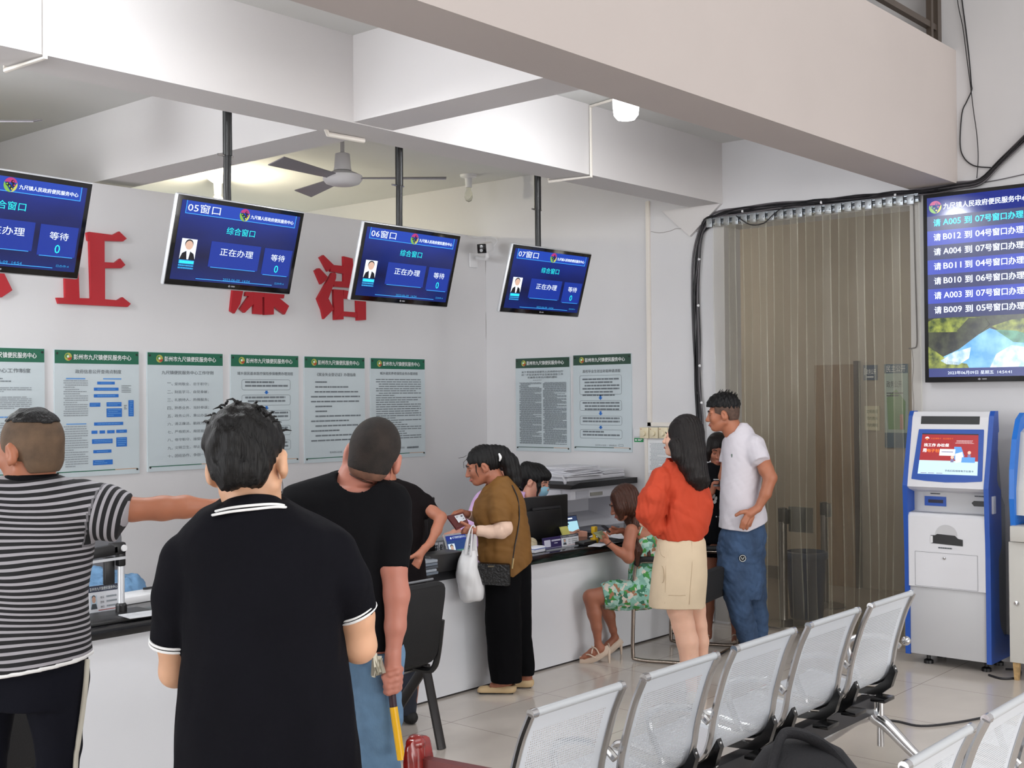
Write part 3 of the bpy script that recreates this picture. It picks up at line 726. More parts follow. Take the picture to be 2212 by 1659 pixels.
# ---------------------------------------------------------------- cable bundle on the right wall
CB = [mat('black cable', (22, 21, 26), .5), mat('grey cable', (96, 92, 96), .5)]
bun = thing('cable_bundle', 'bundle of black cables looped over the curtain doorway and down the wall', 'cables', onX(1506, 900, WX))
rn = random.Random(5)
main = [(2420, 90), (2350, 160), (2290, 222), (2212, 300), (2160, 352), (2118, 392), (2070, 402), (2010, 412), (1930, 420), (1850, 428), (1760, 437), (1680, 447), (1600, 456), (1556, 464), (1528, 480), (1512, 510), (1506, 560), (1503, 640), (1506, 740), (1508, 830), (1512, 900), (1514, 960), (1516, 1120), (1520, 1330)]
for i in range(9):
    P = []
    for j, (x, y) in enumerate(main):
        s = (i - 4) * 1.5 + rn.uniform(-2.2, 2.2) * (1.6 if j > 6 else .8)
        q = onX(x + (s if j > 13 else s * .3), y + (s if j <= 14 else 0), WX - .012 - .012 * (i % 3))
        P.append(q)
    obj('cable', MB().tube(P, .0055 if i % 3 else .008, 6, smooth=4), CB[0] if i % 4 else CB[1], bun)
m = MB()
for x, y in ((1600, 456), (1528, 480), (1506, 560), (1504, 660), (1507, 790), (1770, 437), (1930, 421), (1511, 870)):
    m.ell(onX(x + 4, y, WX - .035), (.008, .012, .012), 6)
obj('cable_clips', m, WHITEP, bun)
def wire(label, pts, r=.004, m=None, off=.008, cat='cable', name='loose_cable'):
    o = obj(name, MB().tube([onX(x, y, WX - off) for x, y in pts], r, 6, smooth=5), m or CB[0]); tag(o, label, cat)
wire('loose black cable sagging across the top of the strip curtain', [(1590, 466), (1620, 485), (1650, 482), (1672, 462), (1700, 446), (1760, 440)], .004, None, .07)
wire('thin dark cables dangling in a loop at the right end of the balcony', [(2040, -420), (2064, -160), (2076, -20), (2086, 60), (2093, 120), (2098, 180), (2099, 195), (2088, 220), (2078, 245), (2074, 310), (2082, 340), (2104, 358), (2140, 362)], .004)
wire('second thin cable hanging straight beside the balcony end', [(2036, -420), (2056, -160), (2067, -10), (2080, 60), (2089, 130), (2096, 182), (2103, 240), (2110, 290), (2113, 340), (2110, 385)], .003, None, .02)
wire('thin grey cable sloping up above the call screen', [(2110, 397), (2160, 388), (2215, 376), (2330, 352), (2480, 320)], .0035, CB[1])
wire('thin grey cable down the wall beside the strip curtain', [(1973, 438), (1976, 560), (1980, 700), (1980, 745), (1972, 752), (1963, 753)], .004, CB[1])

# balcony railing
RM = mat('bronze railing', (104, 94, 86), .4, .6)
rl = thing('balcony_railing', 'bronze metal railing on top of the balcony beam', 'railing', (6.5, 3.1, 4.03))
obj('post', MB().span((7.90, 3.08, 4.03), (7.96, 3.14, 5.1)), RM, rl); obj('post', MB().span((7.80, 3.085, 4.03), (7.835, 3.12, 5.1)), RM, rl)
obj('rail', MB().span((2, 3.09, 4.16), (7.9, 3.13, 4.2)), RM, rl); obj('rail', MB().span((2, 3.09, 4.40), (7.9, 3.13, 4.44)), RM, rl); obj('rail', MB().span((2, 3.08, 5.05), (7.9, 3.14, 5.11)), RM, rl)
for i in range(1, 5): obj('post', MB().span((7.9 - i * 1.3, 3.085, 4.03), (7.935 - i * 1.3, 3.12, 5.1)), RM, rl)

# ---------------------------------------------------------------- strip curtain
PVC = bpy.data.materials.new('clear PVC strip'); PVC.use_nodes = True
nt = PVC.node_tree; nt.nodes.clear(); out = nt.nodes.new('ShaderNodeOutputMaterial')
tr = nt.nodes.new('ShaderNodeBsdfTransparent'); tr.inputs[0].default_value = (.93, .92, .89, 1)
di = nt.nodes.new('ShaderNodeBsdfDiffuse'); di.inputs[0].default_value = rgb(176, 170, 156)
gl = nt.nodes.new('ShaderNodeBsdfGlossy'); gl.inputs['Roughness'].default_value = .32
fr = nt.nodes.new('ShaderNodeFresnel'); fr.inputs[0].default_value = 1.22
tc = nt.nodes.new('ShaderNodeTexCoord'); mp = nt.nodes.new('ShaderNodeMapping'); mp.inputs['Scale'].default_value = (6, 9, .8); nz = nt.nodes.new('ShaderNodeTexNoise'); nz.inputs['Scale'].default_value = 1.6; nz.inputs['Detail'].default_value = 4
nt.links.new(tc.outputs['Object'], mp.inputs[0]); nt.links.new(mp.outputs[0], nz.inputs['Vector'])
rg = nt.nodes.new('ShaderNodeMapRange'); rg.inputs[3].default_value = .06; rg.inputs[4].default_value = .22; nt.links.new(nz.outputs[0], rg.inputs[0])
m1 = nt.nodes.new('ShaderNodeMixShader'); m2 = nt.nodes.new('ShaderNodeMixShader')
nt.links.new(rg.outputs[0], m1.inputs[0]); nt.links.new(tr.outputs[0], m1.inputs[1]); nt.links.new(di.outputs[0], m1.inputs[2])
nt.links.new(fr.outputs[0], m2.inputs[0]); nt.links.new(m1.outputs[0], m2.inputs[1]); nt.links.new(gl.outputs[0], m2.inputs[2]); nt.links.new(m2.outputs[0], out.inputs[0])
PVE = mat('strip edge', (196, 194, 172), .3, alpha=.3)
cu = thing('strip_curtain', 'clear PVC strip curtain hung across the corridor doorway', 'curtain', (WX - .05, 4.07, 0))
m = MB(); m.span((WX - .035, 3.255, 3.045), (WX - .001, 4.9, 3.065)).span((WX - .04, 3.255, 3.085), (WX - .001, 4.9, 3.1))
m.tube([(WX - .03, 3.25, 3.075), (WX - .03, 4.905, 3.075)], .008, 8)
obj('rail', m, mat('galvanised steel', (140, 146, 152), .35, .9), cu)
m = MB()
for i in range(22):
    y = 3.28 + i * .0755; m.span((WX - .05, y, 3.03), (WX - .04, y + .05, 3.095), bev=.002); m.lathe([(.007, 0), (.004, .004)], (WX - .05, y + .012, 3.06), 8, (-1, 0, 0))
obj('clamp_plates', m, mat('worn zinc', (158, 162, 166), .4, .8), cu)
rn = random.Random(3)
for i in range(12):
    yc = 3.345 + i * .128; wv = .2; m = MB(); nx, nz_ = 6, 26; ph = rn.uniform(0, 6); vs = []
    for b_ in range(nz_ + 1):
        z = 3.05 - (3.02) * b_ / nz_
        for a_ in range(nx + 1):
            aa = (0, .04, .3, .5, .7, .96, 1)[a_]; y = yc + (aa - .5) * wv; s = 1 if i % 2 else -1
            x = WX - .045 - .012 * (i % 2) - .006 * math.sin(aa * math.pi) * s - .01 * math.sin(z * 2.1 + ph) * (1 - z / 3.05) - .004 * math.sin(z * 5 + ph * 2 + a_ * .4)
            vs.append((x, y + .018 * math.sin(z * 1.3 + ph) * (1 - z / 3.05), z))
    m.add(vs, [(b_ * (nx + 1) + a_, b_ * (nx + 1) + a_ + 1, (b_ + 1) * (nx + 1) + a_ + 1, (b_ + 1) * (nx + 1) + a_) for b_ in range(nz_) for a_ in range(nx)])
    m.m = [1 if k % nx in (0, nx - 1) else 0 for k in range(len(m.f))]; obj('strip', m, [PVC, PVE], cu)

# ---------------------------------------------------------------- corridor things
dr = thing('corridor_door', 'brown wooden door in the corridor behind the curtain', 'door', (CW, 5.0, 0))
obj('leaf', MB().span((CW - .04, 4.78, 0), (CW - .002, 5.17, 2.01)), mat('brown door wood', (138, 112, 82), .45, noise=.12, nscale=5, stretch=(1, 6, .6)), dr)
obj('frame_edge', MB().span((CW - .06, 4.74, 0), (CW - .002, 4.78, 2.04)), mat('dark door edge', (66, 58, 52), .5), dr)
def wsign(name, label, q0, q1, bg, cat):
    A = onX(*q0, CW); B = onX(*q1, CW); t = thing(name, label, cat, (CW - .01, (A[1] + B[1]) / 2, B[2]))
    obj('board', MB().span((CW - .012, B[1], B[2]), (CW - .001, A[1], A[2])), bg, t)
    return t, Sheet((CW - .012, A[1], A[2]), (0, -1, 0), (0, 0, -1), A[1] - B[1], A[2] - B[2], (-1, 0, 0))
t, S = wsign('corridor_sign', 'small square blue sign seen through the curtain', (1866, 789), (1896, 821), mat('sign blue', (62, 84, 110), .4), 'sign')
m = MB(); S.rect(m, .08, .2, .14, .65, 1); S.text(m, '政务公开', .2, .62, .36, .92, 1); S.rows(m, .25, .74, .75, .84, 1, 2, .9, 1, 0, 0); obj('writing', m, WHT, t)
t, S = wsign('wall_poster', 'blue topped green poster seen through the curtain edge', (1911, 787), (1964, 968), mat('pale poster', (170, 190, 180), .4), 'poster')
m = MB(); S.rect(m, 0, 0, 1, .11, 1, 0); S.rect(m, 0, .82, 1, 1, 1, 0); S.poly(m, [(.1, .4), (.5, .3), (.9, .45), (.85, .78), (.15, .78)], 1, 1); S.text(m, '民主公开', .1, .095, .08, .9, 2, mi=2); S.text(m, '政务公开', .1, .28, .08, .75, 2, mi=3); S.rows(m, .1, .34, .8, .4, 2, 2, .5, 2, 3); S.rect(m, .65, .6, .8, .78, 2, 4)
obj('print', m, [mat('poster blue', (70, 100, 120), .4), mat('poster green', (120, 160, 110), .5), WHT, INKD, mat('poster pink', (190, 130, 110), .5)], t)
t, S = wsign('paper_sign', 'small cream paper sign beside the green corridor poster', (1869, 877), (1901, 930), mat('cream paper', (214, 208, 178), .7), 'sign')
m = MB(); [S.text(m, q, .12, v, .15, .9, 1) for q, v in (('文明用语', .3), ('节约用水', .58), ('节约用电', .86))]; obj('writing', m, mat('dark green ink', (70, 90, 60), .6), t)
BIN = mat('blue bin plastic', (52, 66, 92), .4, noise=.06)
bc = at(1742, 1270, 9.4)
t = thing('waste_bin', 'dark blue plastic waste bin in the corridor behind the curtain', 'bin', (bc[0], bc[1], 0))
obj('body', MB().lathe([(.12, .0), (.125, .01), (.155, .46), (.16, .47)], (0, 0, 0), 28), BIN, t, True)
obj('rim', MB().lathe([(.165, .465), (.172, .49), (.165, .515), (.145, .52), (.14, .47)], (0, 0, 0), 28), BIN, t, True)
for i, (px, d, top) in enumerate(((1692, 9.12, 1098), (1782, 9.9, 1086))):
    P = at(px, 1250, d); zt = at(px, top, d)[2]
    t = thing('queue_post', ['steel belt post with a square frame, left of the blue bin', 'slim steel belt post behind the blue bin'][i], 'barrier post', (P[0], P[1], 0), group='steel belt posts in the corridor')
    obj('post', MB().lathe([(.032, .03), (.032, zt)], (0, 0, 0), 20), STEEL, t, True); obj('base', MB().lathe([(.17, 0), (.17, .012), (.1, .03), (.035, .04)], (0, 0, 0), 28), STEEL, t, True)
    obj('belt_head', MB().box((0, -.03, zt - .06), (.05, .06, .11), None, .006).lathe([(.034, zt - .1), (.036, zt), (.02, zt + .006)], (0, 0, 0), 20), BLACK, t, True)
    if i == 0: obj('sign_frame', MB().box((.02, -.14, zt - .08), (.012, .2, .19), None, .004), mat('tinted plate', (92, 94, 92), .2, .3), t, True)
# ---------------------------------------------------------------- perforated steel benches
PERF = bpy.data.materials.new('perforated painted steel'); PERF.use_nodes = True
nt = PERF.node_tree; bs = nt.nodes['Principled BSDF']; bs.inputs['Base Color'].default_value = rgb(218, 223, 230); bs.inputs['Roughness'].default_value = .4; bs.inputs['Metallic'].default_value = 0
def nd(op, a, b=None, c=None):
    n = nt.nodes.new('ShaderNodeMath'); n.operation = op
    for i, q in enumerate((a, b, c)):
        if q is None: continue
        if isinstance(q, (int, float)): n.inputs[i].default_value = q
        else: nt.links.new(q, n.inputs[i])
    return n.outputs[0]
uv = nt.nodes.new('ShaderNodeAttribute'); uv.attribute_name = 'holes'; sx = nt.nodes.new('ShaderNodeSeparateXYZ'); nt.links.new(uv.outputs['Vector'], sx.inputs[0])
def cell(o, k): return nd('SUBTRACT', nd('FRACT', nd('MULTIPLY', o, k)), .5)
K = 1 / .0085
rowi = nd('FLOOR', nd('MULTIPLY', sx.outputs[1], K)); sh = nd('MULTIPLY', nd('MODULO', rowi, 2.0), .5)
cx_ = nd('SUBTRACT', nd('FRACT', nd('ADD', nd('MULTIPLY', sx.outputs[0], K), sh)), .5); cy_ = cell(sx.outputs[1], K)
dd = nd('ADD', nd('MULTIPLY', cx_, cx_), nd('MULTIPLY', cy_, cy_)); hole = nd('LESS_THAN', dd, .055)
ins = nd('MULTIPLY', nd('LESS_THAN', nd('ABSOLUTE', sx.outputs[0]), .176), nd('GREATER_THAN', sx.outputs[1], .065))
al = nd('SUBTRACT', 1.0, nd('MULTIPLY', hole, ins)); nt.links.new(al, bs.inputs['Alpha'])
PAINT = mat('light grey painted steel', (198, 202, 206), .35, .25)
BEAMM = mat('charcoal bench beam', (52, 52, 56), .45, .3)
PROF = spline([NV([0, y, z]) for y, z in ((-.005, .835), (.03, .76), (.06, .67), (.085, .58), (.10, .50), (.125, .44), (.175, .405), (.25, .395), (.36, .405), (.47, .418), (.52, .405), (.54, .375))], 4)


def bench(label, x0, y0, n, legs, pitch=.556, knob=True):
    t = thing('waiting_bench', label, 'bench', (x0, y0, 0), group='perforated steel waiting benches')
    w = .44; arc = np.concatenate([[0], np.cumsum([np.linalg.norm(PROF[i + 1] - PROF[i]) for i in range(len(PROF) - 1)])])
    for k in range(n):
        ox = k * pitch + .012; m = MB(); uvs = []
        nx = 6
        for p in PROF:
            for a in range(nx + 1): m.v.append((ox + w * a / nx, p[1], p[2]))
        m.n = len(m.v); L = len(PROF)
        m.add([], [(i * (nx + 1) + a, i * (nx + 1) + a + 1, (i + 1) * (nx + 1) + a + 1, (i + 1) * (nx + 1) + a) for i in range(L - 1) for a in range(nx)]) if False else None
        m.f = [(i * (nx + 1) + a, i * (nx + 1) + a + 1, (i + 1) * (nx + 1) + a + 1, (i + 1) * (nx + 1) + a) for i in range(L - 1) for a in range(nx)]; m.m = [0] * len(m.f)
        o = obj('seat_shell', m, PERF, t, True, ang=80)
        at_ = o.data.attributes.new('holes', 'FLOAT_VECTOR', 'POINT')
        at_.data.foreach_set('vector', NV([[(a / nx - .5) * w, arc[i], 0] for i in range(L) for a in range(nx + 1)]).ravel())
        for s in (0, 1):
            xx = ox - .006 + s * (w + .012)
            obj('side_frame', MB().tube([NV([xx, p[1] - .004, p[2]]) for p in PROF], .013, 8), CHROME, t, True)
        m = MB().tube([(ox - .004, -.008, .838), (ox + w + .004, -.008, .838)], .0125, 10)
        o = obj('top_rail', m, PAINT, t, True)
        m = MB()
        for xx in (ox - .006, ox + w + .006): m.tube([(xx - .004, -.008, .838), (xx + (.022 if xx < ox else -.022), -.008, .838)], .0145, 10)
        obj('rail_cap', m, CHROME, t, True)
        for s in (0, 1):
            xx = ox + .02 + s * (w - .04); m = MB()
            m.prism([(xx - .014, .075, .50), (xx - .014, .062, .47), (xx - .014, .085, .40), (xx - .014, .14, .355), (xx - .014, .3, .345), (xx - .014, .3, .372), (xx - .014, .17, .385), (xx - .014, .118, .425)], (.028, 0, 0))
            m.box((xx - .05 * (1 if s else -1), .11, .352), (.11, .07, .018), None, .004)
            b = obj('seat_bracket', m, mat('gloss black bracket', (12, 12, 14), .22), t, True)
            mm = MB(); [mm.ell((xx, y, z), (.006, .005, .006), 6) for y, z in ((.068, .485), (.09, .41))]; obj('bracket_bolt', mm, CHROME, b, True)
    L = n * pitch
    obj('beam', MB().box((L / 2 - .02, .22, .29), (L + .02, .06, .085), None, .004), BEAMM, t, True)
    for k in range(n + 1):
        xx = k * pitch - .045 if k else -.03
        if k in (0, n): xx = -.03 if k == 0 else L - .072
        P = [(xx, .07, .575), (xx, .13, .61), (xx, .24, .605), (xx, .31, .58), (xx, .33, .54), (xx, .31, .47), (xx, .28, .41), (xx, .27, .36)]
        obj('armrest', MB().tube(P, .0135, 8, smooth=5), CHROME, t, True)
        if knob and k == n: obj('arm_knob', MB().ell((xx + .03, .055, .60), (.022, .022, .022), 10), CHROME, t, True)
    for xx in legs:
        for s in (1, -1):
            P = [(xx, .22, .34), (xx, .22 - s * .02, .24), (xx, .22 - s * .08, .20), (xx, .22 - s * .2, .10), (xx, .22 - s * .29, .04)]
            m = MB().tube(P, [.03, .034, .03, .024, .02], 12, smooth=6); m.lathe([(.022, 0), (.024, .012), (.022, .06), (.012, .07)], (xx, .22 - s * .29, 0), 14)
            obj('leg', m, STEEL if False else CHROME, t, True)
        obj('beam_clamp', MB().box((xx, .22, .3), (.05, .075, .11), None, .008).tube([(xx, .17, .36), (xx, .17, .1)], .017, 10), CHROME, t, True)
    return t


bench('row of five perforated steel seats across the middle of the floor', 2.635, 2.24, 5, (1.28, 2.75), .564)
b2 = bench('nearest row of perforated steel seats in the lower right corner', 2.838, 1.222, 4, (.35, 1.9))

def rpanel(cs, th, n, rad):
    """rounded rectangle slab from corner list tl,tr,br,bl"""
    tl, tr, br, bl = [NV(c, float) for c in cs]; P = []
    for c, a, b in ((tl, bl, tr), (tr, tl, br), (br, tr, bl), (bl, br, tl)):
        u = (a - c) / np.linalg.norm(a - c) * rad; v = (b - c) / np.linalg.norm(b - c) * rad
        for t in np.linspace(0, 1, 5): P.append(c + u * (1 - t) ** 2 + v * t ** 2)
    nn = NV(n, float) / np.linalg.norm(n); cen = sum(P) / len(P); m = MB()
    rings = [[p + (cen - p) * k + nn * h for p in P] for k, h in ((.06, 0), (0, th * .3), (0, th * .75), (.06, th))]
    N = len(P); m.add([q for r_ in rings for q in r_], [tuple(range(N))[::-1], tuple(range(3 * N, 4 * N))] + [(r_ * N + i, r_ * N + (i + 1) % N, (r_ + 1) * N + (i + 1) % N, (r_ + 1) * N + i) for r_ in range(3) for i in range(N)])
    return m
# ---------------------------------------------------------------- red wooden chair
RW = mat('red lacquered wood', (122, 26, 22), .22, noise=.25, nscale=6, stretch=(1, 1, 6), coat=.5)
RW2 = mat('dark red wood', (98, 38, 36), .4, noise=.2, nscale=5, stretch=(6, 1, 1))
rc0 = at(905, 1605, 2.72); dx = NV([.06, -.998, 0]); dy = NV([.998, .06, 0])
base = NV([rc0[0], rc0[1], 0])
rc = thing('wooden_chair', 'red lacquered wooden chair at the bottom edge, only its back showing', 'chair', base)
def RC(a, b, z): return base + dx * a + dy * b + NV([0, 0, z])
for a in (0, .44):
    m = rpanel([RC(a - .012, -.045, .985), RC(a - .012, .03, .985), RC(a - .012, .055, .0), RC(a - .012, .01, .0)], .03, dx, .03)
    m2 = MB().tube([RC(a, .0, 0), RC(a, .0, .45), RC(a, -.01, .8), RC(a, -.012, .965)], [.018, .02, .024, .022], 12, smooth=6); m2.ell(RC(a, -.012, .97), (.023, .023, .02), 10)
    m.add(m2.v, m2.f); obj('back_post', m, RW, rc)
m = MB(); m.prism([RC(.012, -.012, .938), RC(.22, -.012, .945), RC(.43, -.012, .938), RC(.43, -.012, .80), RC(.012, -.012, .80)], dy * .026); obj('top_rail', m, RW2, rc)
m = MB(); m.prism([RC(.17, .0, .8), RC(.27, .0, .8), RC(.27, .0, .48), RC(.17, .0, .48)], dy * .015); obj('back_splat', m, RW, rc)
m = MB(); m.prism([RC(-.02, .0, .44), RC(.46, .0, .44), RC(.46, .44, .44), RC(-.02, .44, .44)], (0, 0, .03)); obj('seat', m, RW, rc)
for a in (0, .44): obj('front_leg', MB().bar(RC(a, .42, 0), RC(a, .42, .44), .035, .035), RW, rc)

# ---------------------------------------------------------------- black visitor chairs
OVAL = mat('dark oval tube', (58, 56, 56), .35, .6); FAB = mat('black chair fabric', (20, 20, 22), .8, bump=.2, bscale=220)
def vchair(loc, rz, label):
    t = thing('visitor_chair', label, 'chair', loc, rz, group='black visitor chairs on splayed legs')
    obj('backrest', rpanel([(-.24, -.08, .86), (.18, -.08, .86), (.165, -.02, .46), (-.225, -.02, .46)], .045, (0, -1, -.15), .07), FAB, t, True)
    obj('back_edge', MB().tube([(-.16, -.075, .865), (.12, -.075, .865)], .006, 6), GREY, t, True)
    obj('seat', rpanel([(-.24, .42, .44), (.24, .42, .44), (.23, .02, .42), (-.23, .02, .42)], .05, (0, 0, 1), .08), FAB, t, True)
    for s in (-1, 1):
        obj('back_bracket', MB().tube([(s * .19 - .02, -.085, .66), (s * .19 - .02, -.06, .5), (s * .19 - .02, -.03, .42), (s * .19 - .02, .04, .40), (s * .2, .3, .405)], .016, 8, smooth=4), BLACK, t, True)
        obj('leg', MB().tube([(s * .25, .1, .40), (s * .25, -.0, .02), (s * .25, -.005, 0)], .02, 10, flat=1.4), OVAL, t, True)
        obj('leg', MB().tube([(s * .25, .1, .40), (s * .25, .42, .0)], .02, 10, flat=1.4), OVAL, t, True)
        obj('seat_rail', MB().tube([(s * .25, .08, .395), (s * .25, .38, .40)], .016, 8), OVAL, t, True)
    obj('cross_bar', MB().tube([(-.25, .12, .39), (.25, .12, .39)], .014, 8), CHROME, t, True)
    return t
vchair((4.04, 4.205, 0), R(2), 'black visitor chair behind the man with the yellow baton')
vchair((1.98, 4.12, 0), R(2), 'black visitor chair beyond the striped shirt man, at the left edge')

# cantilever chair under the floral dress
BRZ = mat('bronze chromed tube', (150, 138, 128), .22, 1.0)
FL, FRR, RR = NV([6.485, 4.60, 0]), NV([7.13, 4.73, 0]), NV([7.277, 4.295, 0]); RL = FL + RR - FRR
cc = thing('sled_chair', 'black seat chair on bronze sled legs under the floral dress woman', 'chair', (FL + RR) / 2)
def CCp(a, b, z): return FL + (FRR - FL) * a + (RL - FL) * b + NV([0, 0, z])
for s, nm in ((0, 'l'), (1, 'r')):
    P = [CCp(s, .95 + .05, .42), CCp(s, 1.02, .2), CCp(s, 1.03, .05), CCp(s, .97, .02), CCp(s, .5, .015), CCp(s, .06, .018), CCp(s, 0.0, .06), CCp(s, .01, .3), CCp(s, .03, .55), CCp(s, .08, .645), CCp(s, .25, .66), CCp(s, .8, .66), CCp(s, 1.0, .7)]
    obj('side_frame', MB().tube(P, .0125, 10, smooth=5), BRZ, cc)
    obj('arm_pad', MB().tube([CCp(s, .06, .635), CCp(s, .14, .672), CCp(s, .5, .676), CCp(s, .9, .68)], .021, 10, smooth=4), BLACKM, cc)
obj('floor_bar', MB().tube([CCp(0, 1.0, .018), CCp(1, 1.0, .018)], .0125, 8), BRZ, cc)
obj('seat', rpanel([CCp(.05, 0.02, .40), CCp(.95, 0.02, .40), CCp(.95, .98, .385), CCp(.05, .98, .385)], .06, (0, 0, 1), .08), FAB, cc)
obj('backrest', rpanel([CCp(.05, 1.03, .60), CCp(.66, 1.03, .60), CCp(.7, .98, .42), CCp(.05, .98, .42)], .05, (FL - RL), .07), FAB, cc)

# ---------------------------------------------------------------- kiosk
KB = mat('kiosk blue', (24, 78, 170), .35); KW = mat('kiosk white', (218, 218, 222), .35); KG = mat('kiosk side grey', (112, 116, 122), .5); KGL = mat('kiosk light grey', (192, 192, 194), .4)
KX, KY0, KY1 = 7.575, 3.215, 2.665
ki = thing('self_service_kiosk', 'blue and white self-service kiosk with a red advert on its screen', 'kiosk', (KX + .18, (KY0 + KY1) / 2, 0))
side = [(0, .06), (0, .72), (-.02, 1.15), (.095, 1.6), (.115, 1.63), (.17, 1.63), (.18, 1.5), (.165, 1.49), (.135, 1.2), (.155, 1.16), (.2, 1.13), (.205, .78), (.15, .7), (.15, .34), (.17, .27), (.24, .2), (.36, .19), (.36, .06)]
for y in (KY0 - .03, KY1): obj('side_panel', MB().prism([(KX + a, y, z) for a, z in side], (0, .03, 0)), KB, ki, flat=True)
back = [(.04, .06), (.04, .98), (.11, .98), (.11, 1.1), (.03, 1.16), (.12, 1.6), (.2, 1.61), (.22, 1.5), (.3, 1.08), (.36, 1.02), (.36, .06)]
obj('cabinet', MB().prism([(KX + a, KY1 + .03, z) for a, z in back], (0, KY0 - KY1 - .06, 0)), KG, ki, flat=True)
Fy0, Fy1 = KY0 - .03, KY1 + .03
obj('lower_door', MB().span((KX + .012, Fy1, .065), (KX + .04, Fy0, .50), bev=.003), KGL, ki)
fr_ = obj('front_panel', MB().span((KX - .004, Fy1, .503), (KX + .04, Fy0, .955)).prism([(KX - .004, Fy1, .955), (KX + .01, Fy1, .975), (KX + .11, Fy1, .985), (KX + .11, Fy1, .955)], (0, Fy0 - Fy1, 0)), KW, ki)
obj('recess_panel', MB().span((KX + .1, Fy1, .98), (KX + .112, Fy0, 1.12)), KGL, ki)
hd = [(-.015, 1.145), (.02, 1.125), (.12, 1.10), (.16, 1.6), (.14, 1.625), (.11, 1.625), (.085, 1.59)]
obj('head', MB().prism([(KX + a, Fy1, z) for a, z in hd], (0, Fy0 - Fy1, 0)), KW, ki, flat=True)
Vd = NV([-.1, 0, -.445]); hl = np.linalg.norm(Vd); Vd /= hl; Nn = np.cross(NV([0, -1, 0]), Vd); Nn = Nn if Nn[0] < 0 else -Nn
S = Sheet((KX + .085, Fy0, 1.59), (0, -1, 0), Vd, Fy0 - Fy1, hl, Nn)
m = MB(); S.rect(m, .12, -.015, .89, .10, 1); cb = obj('camera_bar', m, BLACK, ki); m = MB(); S.disc(m, .5, .045, .01, 2); obj('camera_eye', m, mat('dark glass eye', (60, 60, 66), .1), cb)
m = MB(); pts = [(.1, .19), (.105, .175), (.95, .17), (.955, .185), (.975, .885), (.965, .895), (.75, .915), (.5, .925), (.25, .915), (.055, .895), (.05, .885)]; S.poly(m, pts, 2); bz = obj('screen_bezel', m, KB, ki)
m = MB(); S.poly(m, [(.155, .25), (.89, .25), (.905, .62), (.14, .62)], 3, 0); S.poly(m, [(.14, .62), (.905, .62), (.91, .815), (.13, .815)], 3, 1); S.poly(m, [(.15, .235), (.892, .235), (.89, .25), (.155, .25)], 3, 2)
ds = obj('display', m, [emit('advert red', (150, 30, 34), 1.1), emit('advert pale blue', (196, 222, 234), 1.0), BLACK], ki)
m = MB()
S.text(m, '找工作 办社保', .19, .425, .045, .52, 4, mi=0, bold=.03); S.text(m, '用', .18, .505, .05, .225, 4, mi=0, bold=.03); S.text(m, '电子社', .235, .505, .048, .4, 4, mi=1, bold=.03)
S.text(m, '社会保障卡   就业服务卡', .275, .318, .022, .57, 4, mi=1); S.disc(m, .225, .315, .03, 4, 0, 10, 170); S.disc(m, .225, .318, .014, 5, 1)
S.rows(m, .6, .33, .84, .385, 3, 4, .25, 4, 0, .6); S.text(m, '手机扫码领用电子社保卡', .49, .775, .028, .86, 4, mi=2, bold=.01)
obj('display_writing', m, [emit('advert white', (236, 236, 236)), emit('advert orange', (230, 120, 50)), emit('advert dark', (40, 60, 84))], ds)
m = MB(); S.poly(m, [(.405, .455), (.61, .455), (.605, .55), (.4, .55)], 5, 0); S.rows(m, .43, .49, .58, .52, 1, 2, .4, 6, 3, 0); S.poly(m, [(.59, .42), (.68, .42), (.73, .55), (.66, .61), (.6, .6)], 4, 1); S.poly(m, [(.61, .52), (.7, .49), (.735, .62), (.62, .65)], 5, 0); S.poly(m, [(.7, .565), (.87, .565), (.87, .64), (.695, .64)], 6, 1)
for u, v in ((.79, .50), (.575, .57)): S.disc(m, u, v, .022, 5, 2); S.rect(m, u - .02, v + .025, u + .02, v + .07, 5, 3)
for u in (.2, .3, .41): S.rows(m, u - .03, .795, u + .05, .808, 1, int(u * 50), .7, 4, 3, 0)
obj('display_pictures', m, [emit('advert card', (226, 230, 232)), emit('advert card blue', (90, 150, 214)), emit('advert face', (226, 190, 170)), emit('advert violet', (120, 110, 150))], ds)
Q = Sheet((KX + .0995, Fy0, 1.12), (0, -1, 0), (0, 0, -1), Fy0 - Fy1, .14, (-1, 0, 0))
m = MB(); Q.rect(m, .14, .3, .43, .74, 2, 0); Q.rect(m, .19, .45, .39, .6, 3, 1); obj('card_slot', m, [KB, mat('navy slot', (10, 14, 50), .4)], ki)
m = MB(); Q.poly(m, [(.76, .52), (.79, .42), (.95, .42), (.95, .66), (.79, .66)], 2, 0); obj('fingerprint_reader', m, BLACK, ki)
m = MB(); Q.rows(m, .22, .15, .35, .21, 1, 2, .8, 2, 0, 0); Q.rows(m, .8, .18, .92, .24, 1, 3, .8, 2, 0, 0); obj('slot_print', m, INKD, ki)
Q = Sheet((KX - .0045, Fy0, .955), (0, -1, 0), (0, 0, -1), Fy0 - Fy1, .452, (-1, 0, 0))
m = MB(); Q.poly(m, [(.3, .26), (.36, .255), (.39, .235), (.62, .245), (.66, .285), (.72, .295), (.72, .385), (.3, .37)], 2, 0); Q.poly(m, [(.3, .265), (.33, .268), (.33, .36), (.3, .37)], 3, 1); Q.disc(m, .505, .25, .145, 1, 2, 0, 180, ry=.15)
obj('receipt_slot', m, [BLACK, WHITEP, KGL], ki); m = MB(); Q.rows(m, .4, .42, .58, .44, 1, 5, .8, 2, 0, 0); obj('receipt_print', m, INKD, ki)
m = MB()
for a in ((.09, .5, .905, .503), (.09, .985, .905, .988), (.088, .5, .091, .988), (.903, .5, .906, .988)): Q.rect(m, *a, 2)
